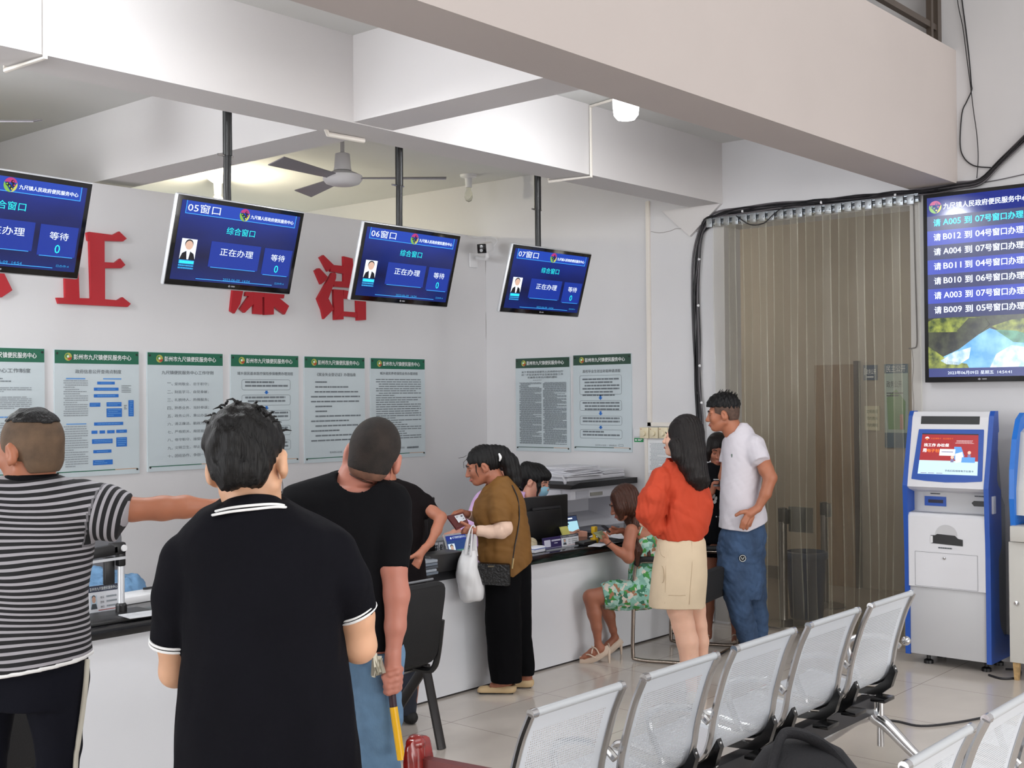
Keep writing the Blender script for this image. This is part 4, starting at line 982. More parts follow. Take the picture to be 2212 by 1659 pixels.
dpp = obj('door_seam', m, INKD, ki); obj('door_lock', MB().lathe([(.009, 0), (.009, .004), (.004, .006)], Q.p(.48, .57, 2), 14, (-1, 0, 0)), CHROME, ki)
obj('side_handles', MB().span((KX + .03, KY1 - .012, .99), (KX + .05, KY1 + .001, 1.1), bev=.004).span((KX + .056, KY1 - .012, .99), (KX + .08, KY1 + .001, 1.1), bev=.004), WHITEP, ki)
obj('side_vent', MB().span((KX + .2, KY1 + .026, .76), (KX + .25, KY1 + .0305, .82)), BLACK, ki)
for y in (Fy0 - .09, Fy1 + .03):
    obj('foot', MB().lathe([(.03, 0), (.03, .02), (.012, .03), (.012, .065)], (KX + .08, y, 0), 16), BLACK, ki); obj('foot', MB().lathe([(.03, 0), (.03, .02), (.012, .03), (.012, .065)], (KX + .3, y, 0), 16), BLACK, ki)
# second kiosk at the frame edge
KB2 = mat('kiosk bright blue', (20, 110, 204), .35); KW2 = mat('kiosk cream white', (206, 204, 198), .4)
k2 = thing('self_service_kiosk', 'bright blue curved kiosk on a cream cabinet at the right frame edge', 'kiosk', (7.7, 2.25, 0))
cv2 = [(.02, .86), (-.01, 1.1), (.0, 1.28), (.05, 1.46), (.12, 1.58), (.2, 1.62), (.26, 1.6), (.24, 1.4), (.22, 1.1), (.3, .98), (.34, .86)]
for y in (2.52, 1.94): obj('side_panel', MB().prism([(7.5 + a, y - .03, z) for a, z in cv2], (0, .03, 0)), KB2, k2, flat=True)
obj('head', MB().prism([(7.53, 1.945, 1.0), (7.53, 1.945, 1.15), (7.62, 1.945, 1.5), (7.75, 1.945, 1.55), (7.8, 1.945, 1.0)], (0, .545, 0)), KW2, k2, flat=True)
m = MB().prism([(7.545, 2.0, 1.19), (7.545, 2.44, 1.19), (7.612, 2.44, 1.46), (7.612, 2.0, 1.46)], (-.006, 0, .0015)); obj('screen', m, mat('dark kiosk glass', (20, 26, 40), .1), k2)
obj('shelf', MB().span((7.47, 1.92, .845), (7.8, 2.512, .94), bev=.006), KW2, k2)
obj('base_cabinet', MB().span((7.5, 1.9, .11), (7.93, 2.53, .84), bev=.004), KW2, k2)
obj('lock', MB().lathe([(.016, 0), (.015, .006), (.006, .008)], (7.5, 2.485, .47), 16, (-1, 0, 0)), CHROME, k2)
for y in (2.5, 1.95): obj('leg', MB().prism([(7.52, y - .02, .11), (7.52, y + .02, .11), (7.52, y + .012, .0), (7.52, y - .012, .0)], (.03, 0, 0)), mat('rusty leg', (170, 140, 96), .8, noise=.3, nscale=30), k2); obj('leg', MB().span((7.86, y - .015, 0), (7.9, y + .015, .11)), MATS['rusty leg'], k2)
# floor cables
def fcable(label, pts, r=.006):
    tag(obj('floor_cable', MB().tube([onZ(x, y, .007) for x, y in pts], r, 6, smooth=6), CB[0]), label, 'cable')
fcable('black cable trailing across the floor tiles under the middle bench', [(1560, 1720), (1640, 1662), (1690, 1634), (1742, 1622), (1770, 1600), (1764, 1585), (1800, 1562), (1850, 1553), (1930, 1557), (1990, 1568), (2070, 1560), (2140, 1546), (2180, 1535)])
fcable('dark cable coiled on the floor behind the self-service kiosk', [(2136, 1458), (2165, 1466), (2195, 1464), (2204, 1455), (2200, 1447), (2172, 1445)], .007)

# ---------------------------------------------------------------- things on and behind the counter
TOP = .745
def frame_at(c, n): # right/up frame of an upright panel facing n
    n = NV([n[0], n[1], 0.0]); n /= np.linalg.norm(n); a = np.cross(NV([0, 0, 1]), n); return a, n
def monitor(label, cx, cy, w=.56, h=.36, zc=.99, yaw=0):
    t = thing('monitor', label, 'monitor', (cx, cy, TOP), yaw, group='black monitors seen from behind')
    obj('back_shell', MB().box((0, 0, zc - TOP), (w, .03, h), None, .006).box((0, .0, zc - TOP - .02), (w * .7, .07, h * .6), None, .012), BLACK, t, True)
    obj('screen_glass', MB().box((0, .017, zc - TOP), (w - .02, .004, h - .02)), mat('dark monitor glass', (12, 13, 18), .1), t, True)
    obj('vent_strip', MB().box((.04, -.037, zc - TOP + h * .27), (w * .5, .003, .016)), mat('monitor vents', (34, 34, 37), .6), t, True)
    obj('stand', MB().box((0, .03, .1), (.06, .03, .2), None, .006).box((0, .03, .007), (.24, .17, .014), None, .005), BLACK, t, True)
    return t
monitor('black monitor back beside the brown blouse woman', 6.3, 5.24, .56, .34, .895, R(-4))
monitor('black monitor mostly hidden by the two men in black shirts', 5.02, 5.24, .56, .34, .96, R(3))

# document camera at the left
b0 = onZ(262, 1330, TOP); DC = thing('document_camera', 'black and white document camera on the counter at the left', 'document camera', (b0[0], b0[1], TOP))
def dcp(x, y, d=0): return onY(x, y, b0[1] + d)
zt = dcp(266, 1222)[2]
obj('column', MB().tube([(b0[0], b0[1], TOP + .02), (b0[0], b0[1], zt)], .016, 16), mat('satin white metal', (214, 216, 220), .3, .3), DC)
obj('column_foot', MB().lathe([(.026, 0), (.026, .05), (.018, .06)], (b0[0], b0[1], TOP), 18), BLACK, DC)
obj('neck', MB().box((b0[0], b0[1] + .005, zt + .045), (.035, .04, .09), None, .006).box((b0[0] - .045, b0[1] + .03, zt - .02), (.05, .03, .13), None, .008), BLACK, DC)
obj('head', MB().box((b0[0] - .02, b0[1], zt + .085), (.07, .05, .055), None, .01).bar((b0[0] - .02, b0[1], zt + .082), (b0[0] - .3, b0[1], zt + .06), .05, .05, (0, 0, 1), .012), BLACK, DC)
obj('silver_strip', MB().bar((b0[0] + .01, b0[1] - .02, zt + .04), (b0[0] - .25, b0[1] - .02, zt + .035), .01, .012), SILVER, DC)
obj('pivot_cap', MB().lathe([(.016, 0), (.014, .006)], (b0[0], b0[1] - .026, zt + .085), 16, (0, -1, 0)), WHITEP, DC)
obj('base_plate', MB().box((b0[0] - .06, b0[1] - .05, TOP + .011), (.36, .22, .02), None, .004), BLACK, DC)

A = onZ(300, 1300, TOP)
t = thing('desk_scanner', 'flat white desk device with a black cable behind the document camera', 'scanner', (A[0], A[1], TOP))
obj('body', MB().box((A[0] + .02, A[1] + .05, TOP + .018), (.26, .16, .036), R(4), .006), WHITEP, t)
obj('cable', MB().tube([(A[0] + .1, A[1] + .0, TOP + .04), (A[0] + .13, A[1] - .02, TOP + .1), (A[0] + .16, A[1] + .02, TOP + .13), (A[0] + .15, A[1] + .05, TOP + .06), (A[0] + .1, A[1] + .12, TOP + .04)], .006, 6, smooth=5), BLACK, t)
A = onZ(300, 1338, TOP)
tag(obj('paper_sheet', MB().box((A[0] + .02, A[1] - .02, TOP + .0245), (.2, .12, .004), R(-6)), mat('grey white sheet', (206, 208, 212), .6)), 'pale sheet lying on the base of the document camera', 'paper')

def card_stand(name, label, px0, px1, py0, py1, Y, bg, cat, lean=.1):
    A = onY(px0, py0, Y); B = onY(px1, py1, Y); t = thing(name, label, cat, ((A[0] + B[0]) / 2, Y, TOP))
    h = A[2] - TOP - .006; V = NV([0, -lean, -1]); V /= np.linalg.norm(V); N = np.cross(NV([1, 0, 0]), V); N = N if N[1] < 0 else -N
    O = NV([A[0], Y + lean * h / 2, A[2]]); W_ = B[0] - A[0]; hh = h / V[2] * -1
    m = MB(); m.prism([O, O + NV([W_, 0, 0]), O + NV([W_, 0, 0]) + V * hh, O + V * hh], -N * .006); obj('panel', m, bg, t)
    m = MB(); m.span((A[0], Y - .03, TOP), (B[0], Y + .04, TOP + .006)); obj('foot', m, mat('clear acrylic foot', (190, 194, 200), .15, alpha=.55), t)
    return t, Sheet(O, (1, 0, 0), V, W_, hh, N)
NAVY = mat('navy print', (30, 40, 66), .4); CARDW = mat('card white', (224, 226, 232), .4); SKINP = mat('photo skin', (198, 160, 140), .6)
def namecard(label, *a):
    t, S = card_stand('name_card', label, *a, CARDW, 'name card')
    m = MB(); S.rect(m, 0, 0, 1, .24, 1, 0); S.text(m, '彭州市九尺镇便民服务中心', .05, .19, .13, .95, 2, mi=1); S.rect(m, .06, .36, .27, .88, 1, 2); S.disc(m, .165, .52, .06, 2, 3, ry=.13); S.disc(m, .165, .45, .065, 1.6, 4, 0, 180, ry=.1); S.poly(m, [(.06, .88), (.1, .68), (.23, .68), (.27, .88)], 2, 4)
    for v, q in ((.42, '姓名'), (.6, '职务'), (.78, '单位')): S.text(m, q, .38, v + .09, .09, .5, 2, mi=4); S.rows(m, .58, v, .92, v + .08, 1, int(v * 90), .8, 2, 5, 0)
    S.rect(m, .3, .93, 1, .955, 1, 6)
    obj('print', m, [NAVY, WHT, mat('photo backdrop', (190, 206, 220), .6), SKINP, INKD, INKL, REDP], t)
namecard('white name card on the counter beside the document camera', 191, 257, 1268, 1320, 5.2)
namecard('white name card beside the purple sign on the counter', 1213, 1250, 1157, 1192, 4.99)
t, S = card_stand('counter_sign', 'dark purple sign card standing at the counter edge', 1173, 1213, 1163, 1198, 4.97, mat('purple sign', (46, 38, 84), .35), 'sign')
m = MB(); S.rect(m, .06, .22, .4, .82, 1, 0); S.rows(m, .46, .25, .96, .4, 1, 4, .9, 1, 0, 0); S.rect(m, .6, .52, .78, .58, 1, 0); S.rect(m, .02, .9, .98, .92, 1, 0); obj('print', m, [mat('lilac white print', (196, 196, 214), .5)], t)
# tablet with the clerk's photo
t, S = card_stand('counter_tablet', 'white framed tablet leaning on the counter beside the plastic bag', 965, 1012, 1156, 1203, 5.12, WHITEP, 'tablet', .35)
m = MB(); S.rect(m, .05, .07, .97, .93, 1, 0); S.rect(m, .05, .07, .97, .26, 2, 1); S.text(m, '九尺镇便民服务中心', .32, .2, .09, .95, 3, mi=2); S.rect(m, .07, .38, .36, .9, 3, 2); S.disc(m, .215, .56, .07, 4, 4, ry=.12); S.disc(m, .215, .5, .075, 3.5, 5, 0, 180, ry=.1); S.poly(m, [(.07, .9), (.12, .72), (.31, .72), (.36, .9)], 4, 5); S.rect(m, .4, .62, .97, .93, 2, 3); S.disc(m, .26, .17, .035, 3, 2)
obj('display', m, [emit('tablet blue', (24, 56, 110), .9), emit('tablet header', (22, 40, 120), .9), emit('tablet white', (200, 214, 224), .9), emit('tablet green', (70, 120, 110), .8), emit('tablet face', (190, 160, 140), .8), emit('tablet dark', (20, 20, 26), .6)], t)
t, S = card_stand('counter_tablet', 'pale blue tablet standing behind the yellow note pad', 1222, 1250, 1116, 1150, 5.35, mat('dark tablet frame', (40, 46, 62), .4), 'tablet', .3)
m = MB(); S.rect(m, .05, .05, .95, .28, 1, 0); S.rect(m, .05, .3, .95, .95, 1, 1); S.rows(m, .1, .12, .6, .2, 1, 1, .8, 2, 2, 0); S.rect(m, .16, .38, .24, .46, 2, 0); obj('display', m, [emit('tablet navy', (40, 56, 90), .9), emit('tablet sky', (160, 206, 220), .9), S_W], t)
# small boxes, trays, pads
A = onZ(945, 1199, TOP)
t = thing('index_box', 'grey box of upright label cards between the tablet and the man in black', 'box', (A[0], A[1], TOP))
obj('tray', MB().box((A[0], A[1], TOP + .05), (.2, .12, .1), None, .004), GREY, t)
S = Sheet((A[0] - .1, A[1] - .06, TOP + .1), (1, 0, 0), (0, 0, -1), .2, .1, (0, -1, 0)); m = MB(); S.rect(m, .02, .1, .22, .9, 1, 0); S.rect(m, .25, .1, .45, .9, 1, 0); S.text(m, '证', .06, .8, .55, .19, 2, mi=1, bold=.02); S.text(m, '保', .29, .8, .55, .42, 2, mi=1, bold=.02); S.rect(m, .5, .05, .98, .92, 1, 2); S.rows(m, .53, .15, .95, .85, 3, 2, .4, 2, 1, 0)
obj('labels', m, [CARDW, INKD, mat('steel grey card', (130, 134, 140), .4)], t)
A = onZ(940, 1236, TOP)
tag(obj('black_tray', MB().box((A[0] + .08, A[1] + .05, TOP + .05), (.3, .16, .1), None, .006), BLACK), 'black box at the counter edge left of the plastic bag', 'box')
t = thing('folder_stack', 'small stack of blue grey folders beside the black counter box', 'folders', (A[0] - .12, A[1] + .02, TOP))
rn = random.Random(2)
for i in range(5): obj('folder', MB().box((A[0] - .13 + rn.uniform(-.006, .006), A[1] + .03, TOP + .009 + i * .017), (.16, .2, .015), R(rn.uniform(-4, 4)), .003), [mat('slate folder', (104, 114, 126), .5), mat('pale folder', (150, 158, 168), .5), mat('dark folder', (70, 76, 84), .5)][i % 3], t)
tag(obj('device_slab', MB().box((A[0] + .02, A[1] + .24, TOP + .055), (.42, .2, .02), R(3), .004).box((A[0] + .02, A[1] + .26, TOP + .023), (.3, .12, .045)), mat('silver slab', (126, 130, 136), .3, .4)), 'silver grey slab stand in front of the label card box', 'stand')
A = onZ(1158, 1192, TOP); m = MB()
tag(obj('crumpled_cloth', MB().ell((A[0], A[1] + .06, TOP + .035), (.06, .05, .035), 8).ell((A[0] + .03, A[1] + .07, TOP + .045), (.05, .04, .04), 8), mat('beige cloth', (176, 164, 138), .9, bump=.8, bscale=30)), 'crumpled beige cloth beside the purple sign', 'cloth')
t = thing('tissue_pack', 'white soft tissue pack at the counter edge by the brown blouse', 'tissues', (A[0] - .02, A[1] - .01, TOP))
obj('pack', MB().box((A[0] - .02, A[1] - .01, TOP + .02), (.13, .08, .04), R(6), .012), mat('tissue white', (226, 228, 236), .6), t); obj('stripe', MB().box((A[0] - .02, A[1] - .012, TOP + .026), (.132, .082, .005), R(6), .001), mat('tissue blue', (90, 110, 170), .6), t)
A = onZ(1222, 1160, TOP); B = onY(1222, 1139, A[1] + .05)
t = thing('note_pad', 'yellow note pad propped against the monitor', 'note pad', (A[0] - .1, 5.17, TOP))
A = onY(1213, 1139, 5.16); B = onY(1233, 1160, 5.14)
obj('pad', MB().prism([(A[0], 5.17, A[2]), (B[0], 5.17, A[2]), (B[0], 5.14, TOP + .04), (A[0], 5.14, TOP + .04)], (0, .012, 0)), mat('yellow note', (206, 200, 110), .7), t)
S = Sheet((A[0], 5.168, A[2]), (1, 0, 0), NV([0, -.16, -.98]), B[0] - A[0], A[2] - TOP - .04, (0, -1, 0)); m = MB(); S.rows(m, .2, .25, .8, .32, 1, 2, .9, 1); S.rows(m, .2, .75, .75, .82, 1, 3, .9, 1); obj('print', m, INKD, t)
obj('prop', MB().span((A[0] + .01, 5.15, TOP), (B[0] - .01, 5.21, TOP + .05)), BLACK, t)
A = onZ(1284, 1172, TOP)
t = thing('yellow_stamp', 'yellow handled rubber stamp standing on the counter', 'stamp', (A[0], A[1], TOP))
YEL = mat('yellow plastic', (214, 172, 24), .4)
obj('handle', MB().box((A[0], A[1], TOP + .085), (.034, .034, .05), None, .006).lathe([(.012, .02), (.012, .07)], (A[0], A[1], TOP), 14), YEL, t); obj('base', MB().box((A[0], A[1], TOP + .016), (.042, .042, .032), None, .004), YEL, t)
A = onZ(1265, 1176, TOP)
tag(obj('ink_pad', MB().box((A[0], A[1], TOP + .012), (.16, .08, .024), R(5), .005), BLACK), 'black ink pad on the counter before the yellow stamp', 'ink pad')
PAPER = mat('paper sheets', (222, 222, 228), .7)
A = onZ(1292, 1178, TOP); tag(obj('paper_slip', MB().box((A[0], A[1], TOP + .002), (.15, .09, .004), R(18)), PAPER), 'white paper slip on the counter below the phone', 'paper')
A = onZ(1330, 1160, TOP)
t = thing('paper_pile', 'loose white forms on the counter beside the floral dress woman', 'papers', (A[0], A[1], TOP))
for i in range(6): obj('sheet', MB().box((A[0] + rn.uniform(-.04, .06), A[1] + rn.uniform(-.06, .06), TOP + .003 + i * .004), (.21, .297, .003), R(rn.uniform(-25, 25))), PAPER, t)
A = onZ(1250, 1148, TOP)
tag(obj('document_tray', MB().box((A[0] + .12, 5.42, TOP + .012), (.36, .22, .024), R(4), .004), mat('grey document tray', (96, 98, 106), .5)), 'flat grey document tray under the clerk hand', 'tray')

# copier
X0 = 7.15; cp_ = thing('photocopier', 'large white photocopier with a black top lid at the right end of the counter', 'copier', (7.5, 5.95, 0))
PW = mat('printer white', (206, 206, 212), .4)
obj('body', MB().span((7.14, 5.66, .0), (7.95, 6.25, .70), bev=.01).span((7.14, 5.72, .70), (7.2, 6.25, 1.03)).span((7.14, 6.0, .7), (7.95, 6.25, 1.03)).span((7.85, 5.72, .7), (7.95, 6.25, 1.03)), PW, cp_)
obj('scanner_unit', MB().span((7.16, 5.64, .955), (7.92, 5.99, 1.04), bev=.008), PW, cp_)
obj('scanner_handle', MB().span((7.4, 5.63, .975), (7.55, 5.645, 1.0)), mat('handle shade', (140, 138, 130), .5), cp_)
obj('side_grille', MB().span((7.22, 5.634, .965), (7.38, 5.642, 1.02)), mat('grille grey', (176, 176, 184), .5), cp_)
obj('output_tray', MB().prism([(7.2, 5.66, .72), (7.85, 5.66, .72), (7.85, 6.0, .8), (7.2, 6.0, .8)], (0, 0, .012)), PW, cp_)
obj('top_lid', MB().prism([(7.1, 5.6, 1.045), (7.12, 5.58, 1.075), (7.2, 5.58, 1.09), (7.95, 5.58, 1.09), (7.95, 5.58, 1.045)], (0, .6, 0)), BLACK, cp_)
obj('hinge_arm', MB().tube([(7.12, 5.66, 1.09), (7.17, 5.72, 1.13), (7.2, 6.1, 1.14)], .012, 8), PW, cp_)
obj('feeder', MB().span((7.2, 5.7, 1.09), (7.95, 6.18, 1.125), bev=.01), PW, cp_)
t = thing('paper_stack', 'fanned stack of white paper on top of the photocopier', 'papers', (7.4, 5.9, 1.125))
for i in range(9): obj('sheet', MB().box((7.42 + rn.uniform(-.03, .03), 5.86 + rn.uniform(-.03, .03), 1.131 + i * .008), (.42, .3, .006), R(rn.uniform(-8, 8))), PAPER, t)
t = thing('paper_stack', 'flat low stack of paper at the right end of the photocopier', 'papers', (7.78, 5.9, 1.125))
for i in range(4): obj('sheet', MB().box((7.79 + rn.uniform(-.008, .008), 5.9, 1.131 + i * .008), (.28, .4, .006), R(rn.uniform(-3, 3))), PAPER, t)

# clerk's chair with a blue jacket at the left
A = onY(255, 1262, 5.95)
t = thing('office_chair', 'grey backed office chair behind the counter at the left', 'chair', (A[0] - .1, 5.95, 0))
obj('backrest', rpanel([(A[0] - .42, 5.9, 1.06), (A[0] - .0, 5.9, 1.06), (A[0] + .02, 5.9, .6), (A[0] - .44, 5.9, .6)], .06, (0, 1, 0), .06), mat('grey chair mesh', (112, 112, 116), .8), t)
obj('seat', MB().box((A[0] - .2, 5.75, .48), (.46, .42, .08), None, .03), FAB, t); obj('column', MB().lathe([(.03, .05), (.03, .46)], (A[0] - .2, 5.8, 0), 14), BLACK, t)
for k in range(5): a = k * 2 * math.pi / 5; obj('leg', MB().bar((A[0] - .2, 5.8, .09), (A[0] - .2 + .25 * math.cos(a), 5.8 + .25 * math.sin(a), .03), .04, .04).ell((A[0] - .2 + .26 * math.cos(a), 5.8 + .26 * math.sin(a), .025), (.025, .025, .025), 6), BLACK, t)

# backpack on the near bench
BPK = mat('black backpack cloth', (34, 34, 38), .75, bump=.3, bscale=160); BPR = mat('red piping', (140, 40, 36), .6)
bp0 = NV([3.04, 1.58, .425])
bk = thing('backpack', 'black backpack with red stitching on the nearest bench', 'backpack', bp0)
m = MB(); n_ = 28
def bpring(z, a, b, cx=0, cy=0): return [(cx + a * math.copysign(abs(math.cos(t)) ** .7, math.cos(t)), cy + b * math.copysign(abs(math.sin(t)) ** .75, math.sin(t)), z) for t in np.linspace(0, 2 * math.pi, n_, endpoint=False)]
rr = [bpring(0, .14, .08), bpring(.02, .155, .095), bpring(.12, .165, .11), bpring(.22, .16, .105), bpring(.29, .145, .09, 0, .01), bpring(.335, .11, .065, 0, .02), bpring(.36, .06, .035, 0, .025), bpring(.366, .01, .008, 0, .025)]
m.add([p for r_ in rr for p in r_], [(i * n_ + k, i * n_ + (k + 1) % n_, (i + 1) * n_ + (k + 1) % n_, (i + 1) * n_ + k) for i in range(7) for k in range(n_)] + [tuple(range(n_))[::-1]])
bkrot = math.atan2(_r[1], _r[0])
def brot(mb): mb.v = [tuple(Matrix.Rotation(bkrot, 3, 'Z') @ Vector(p)) for p in mb.v]; return mb
obj('sack', brot(m), BPK, bk, True, ang=70)
m = MB().tube([(-.11, -.075, .27), (-.1, -.05, .32), (-.075, -.03, .38), (-.05, -.02, .395), (0, -.02, .385), (.05, -.02, .355), (.09, -.03, .31), (.12, -.05, .25)], .013, 10, smooth=6, flat=1.6); obj('haul_loop', brot(m), BPK, bk, True)
m = MB().tube([(-.13, -.075, .285), (-.1, -.08, .275)], .005, 6).tube([(-.105, -.058, .3), (-.085, -.045, .37), (-.06, -.035, .405)], .003, 6); obj('red_stitching', brot(m), BPR, bk, True)
m = MB().tube([(-.1, -.1, .1), (-.075, -.105, .22), (-.02, -.1, .295), (.05, -.095, .3), (.11, -.1, .24), (.13, -.1, .1)], .007, 8, smooth=6); obj('front_pocket_zip', brot(m), mat('grey zip', (70, 70, 74), .5), bk, True)
m = MB().ell((.02, -.085, .14), (.11, .035, .13), 14); obj('front_pocket', brot(m), BPK, bk, True)
# ---------------------------------------------------------------- people: smooth implicit bodies turned into meshes
def smin(a, b, k):
    if k <= 0: return np.minimum(a, b)
    h = np.clip(.5 + .5 * (b - a) / k, 0, 1)
    return b + (a - b) * h - k * h * (1 - h)


def sd_cap(P, a, b, ra, rb, flat=False, fy=1.0):
    a = NV(a, float); b = NV(b, float); Q = P
    if fy != 1.0:
        s = NV([1, 1 / fy, 1]); Q = P * s; a = a * s; b = b * s
    ab = b - a; L2 = ab @ ab + 1e-9; pa = Q - a
    t = np.clip(pa @ ab / L2, 0, 1)
    d = np.linalg.norm(pa - t[:, None] * ab, axis=1) - (ra + (rb - ra) * t)
    if fy != 1.0: d = d * min(1, fy)
    if flat: d = np.maximum(d, (Q - b) @ ab / math.sqrt(L2))
    return d


def sd_ell(P, c, r, M=None):
    q = P - NV(c, float)
    if M is not None: q = q @ M
    r = NV(r, float); k0 = np.linalg.norm(q / r, axis=1); k1 = np.linalg.norm(q / (r * r), axis=1) + 1e-9
    return k0 * (k0 - 1) / k1


def sd_loft(P, st, ex=2.3):
    """st rows: z, cx, cy, a, b sorted by z descending"""
    S = NV(st, float); n = len(S)
    tt = np.linspace(0, n - 1, (n - 1) * 8 + 1); i0 = np.minimum(tt.astype(int), n - 2); f = (tt - i0)[:, None]
    m = np.zeros_like(S); m[1:-1] = (S[2:] - S[:-2]) * .5; m[0] = S[1] - S[0]; m[-1] = S[-1] - S[-2]
    p0, p1, m0, m1 = S[i0], S[i0 + 1], m[i0] * .8, m[i0 + 1] * .8
    D = (2 * f ** 3 - 3 * f ** 2 + 1) * p0 + (f ** 3 - 2 * f ** 2 + f) * m0 + (-2 * f ** 3 + 3 * f ** 2) * p1 + (f ** 3 - f ** 2) * m1
    o = np.argsort(D[:, 0]); z = D[o, 0]
    v = [np.interp(P[:, 2], z, D[o, k]) for k in range(1, 5)]
    x = np.abs(P[:, 0] - v[0]); y = np.abs(P[:, 1] - v[1]); a = np.maximum(v[2], .004); b = np.maximum(v[3], .004)
    k0 = ((x / a) ** ex + (y / b) ** ex) ** (1 / ex); k1 = np.sqrt((x / (a * a)) ** 2 + (y / (b * b)) ** 2) + 1e-6
    k0e = np.sqrt((x / a) ** 2 + (y / b) ** 2) + 1e-6
    d2 = (k0 - 1) * k0e / k1; d2 = np.where(k0 < .3, -np.minimum(a, b) * .7, d2)
    dz = np.maximum(P[:, 2] - z[-1], z[0] - P[:, 2])
    return np.minimum(np.maximum(d2, dz), 0) + np.hypot(np.maximum(d2, 0), np.maximum(dz, 0))


def nets(fn, lo, hi, h):
    lo = NV(lo, float) - 2 * h; hi = NV(hi, float) + 2 * h
    s = 4; n = (np.ceil((hi - lo) / h / s).astype(int) + 1) * s; nc = n // s + 1
    ax = [lo[i] + np.arange(nc[i]) * h * s for i in range(3)]
    G = np.stack(np.meshgrid(*ax, indexing='ij'), -1).reshape(-1, 3)
    c = fn(G).reshape(nc)
    cc = np.abs(c); near = cc < h * s * 2.6
    cell = np.zeros(nc - 1, bool)
    for i in (0, 1):
        for j in (0, 1):
            for k in (0, 1): cell |= near[i:i + nc[0] - 1, j:j + nc[1] - 1, k:k + nc[2] - 1]
    Fv = np.repeat(np.repeat(np.repeat(c[:-1, :-1, :-1], s, 0), s, 1), s, 2).astype(np.float32)
    msk = np.repeat(np.repeat(np.repeat(cell, s, 0), s, 1), s, 2)
    I = np.argwhere(msk); val = fn(lo + I * h); Fv[I[:, 0], I[:, 1], I[:, 2]] = val
    ins = Fv < 0; N = NV(Fv.shape)
    a = np.zeros(N - 1, np.int8)
    for i in (0, 1):
        for j in (0, 1):
            for k in (0, 1): a += ins[i:i + N[0] - 1, j:j + N[1] - 1, k:k + N[2] - 1]
    A = np.argwhere((a > 0) & (a < 8))
    cor = NV([(i, j, k) for i in (0, 1) for j in (0, 1) for k in (0, 1)])
    V8 = np.stack([Fv[A[:, 0] + q[0], A[:, 1] + q[1], A[:, 2] + q[2]] for q in cor], 1)
    acc = np.zeros((len(A), 3)); cnt = np.zeros(len(A))
    for p in range(8):
        for q in range(p + 1, 8):
            if np.abs(cor[p] - cor[q]).sum() != 1: continue
            f0, f1 = V8[:, p], V8[:, q]; m = (f0 < 0) != (f1 < 0); t = np.where(m, f0 / np.where(m, f0 - f1, 1), 0)
            acc += np.where(m[:, None], cor[p] + (cor[q] - cor[p]) * t[:, None], 0); cnt += m
    V = lo + (A + acc / cnt[:, None]) * h
    idx = -np.ones(N - 1, np.int32); idx[A[:, 0], A[:, 1], A[:, 2]] = np.arange(len(A)); Q = []
    for d in range(3):
        u, w = (d + 1) % 3, (d + 2) % 3
        sl0 = [slice(1, -1)] * 3; sl1 = [slice(1, -1)] * 3; sl0[d] = slice(0, -1); sl1[d] = slice(1, None)
        e0, e1 = ins[tuple(sl0)], ins[tuple(sl1)]; E = np.argwhere(e0 != e1); flip = e1[E[:, 0], E[:, 1], E[:, 2]]
        off = NV([1, 1, 1]); off[d] = 0; E = E + off
        def ci(du, dw):
            q = E.copy(); q[:, u] -= du; q[:, w] -= dw; return idx[q[:, 0], q[:, 1], q[:, 2]]
        F4 = np.stack([ci(1, 1), ci(0, 1), ci(0, 0), ci(1, 0)], 1)
        F4[flip] = F4[flip][:, ::-1]; Q.append(F4)
    Q = np.concatenate(Q); Q = Q[(Q >= 0).all(1)]
    # one gentle smoothing pass
    for _ in range(2):
        nb = np.zeros_like(V); dg = np.zeros(len(V))
        for k in range(4):
            np.add.at(nb, Q[:, k], V[Q[:, (k + 1) % 4]]); np.add.at(nb, Q[:, (k + 1) % 4], V[Q[:, k]]); np.add.at(dg, Q[:, k], 1); np.add.at(dg, Q[:, (k + 1) % 4], 1)
        V = V + .35 * (nb / np.maximum(dg, 1)[:, None] - V)
    return V, Q


def wrinkle(seed, amp, scale=1.0, vert=.35):
    rn = np.random.RandomState(seed); n = 14; W8 = NV([1.0] * 6 + [.55] * 8)
    K = rn.randn(n, 3); K /= np.linalg.norm(K, axis=1)[:, None]; K *= (NV([38.0] * 6 + [95.0] * 8) * rn.uniform(.7, 1.3, n) * scale)[:, None]; K[:, 2] *= vert + .15
    ph = rn.rand(n) * 6.28; W2 = rn.randn(n, 3) * 11 * scale; p2 = rn.rand(n) * 6.28
    def f(P):
        q = 0
        for i in range(n):
            t = np.sin(P @ K[i] + ph[i] + 2.4 * np.sin(P @ W2[i] + p2[i])); q = q + W8[i] * (t if i % 2 else (.6 - 1.6 * np.abs(t)))
        return q * amp * .24
    return f


def flat_(q): return [x for p in q for x in flat_(p)] if isinstance(q, list) or (isinstance(q, tuple) and not (q and isinstance(q[0], str))) else [q]


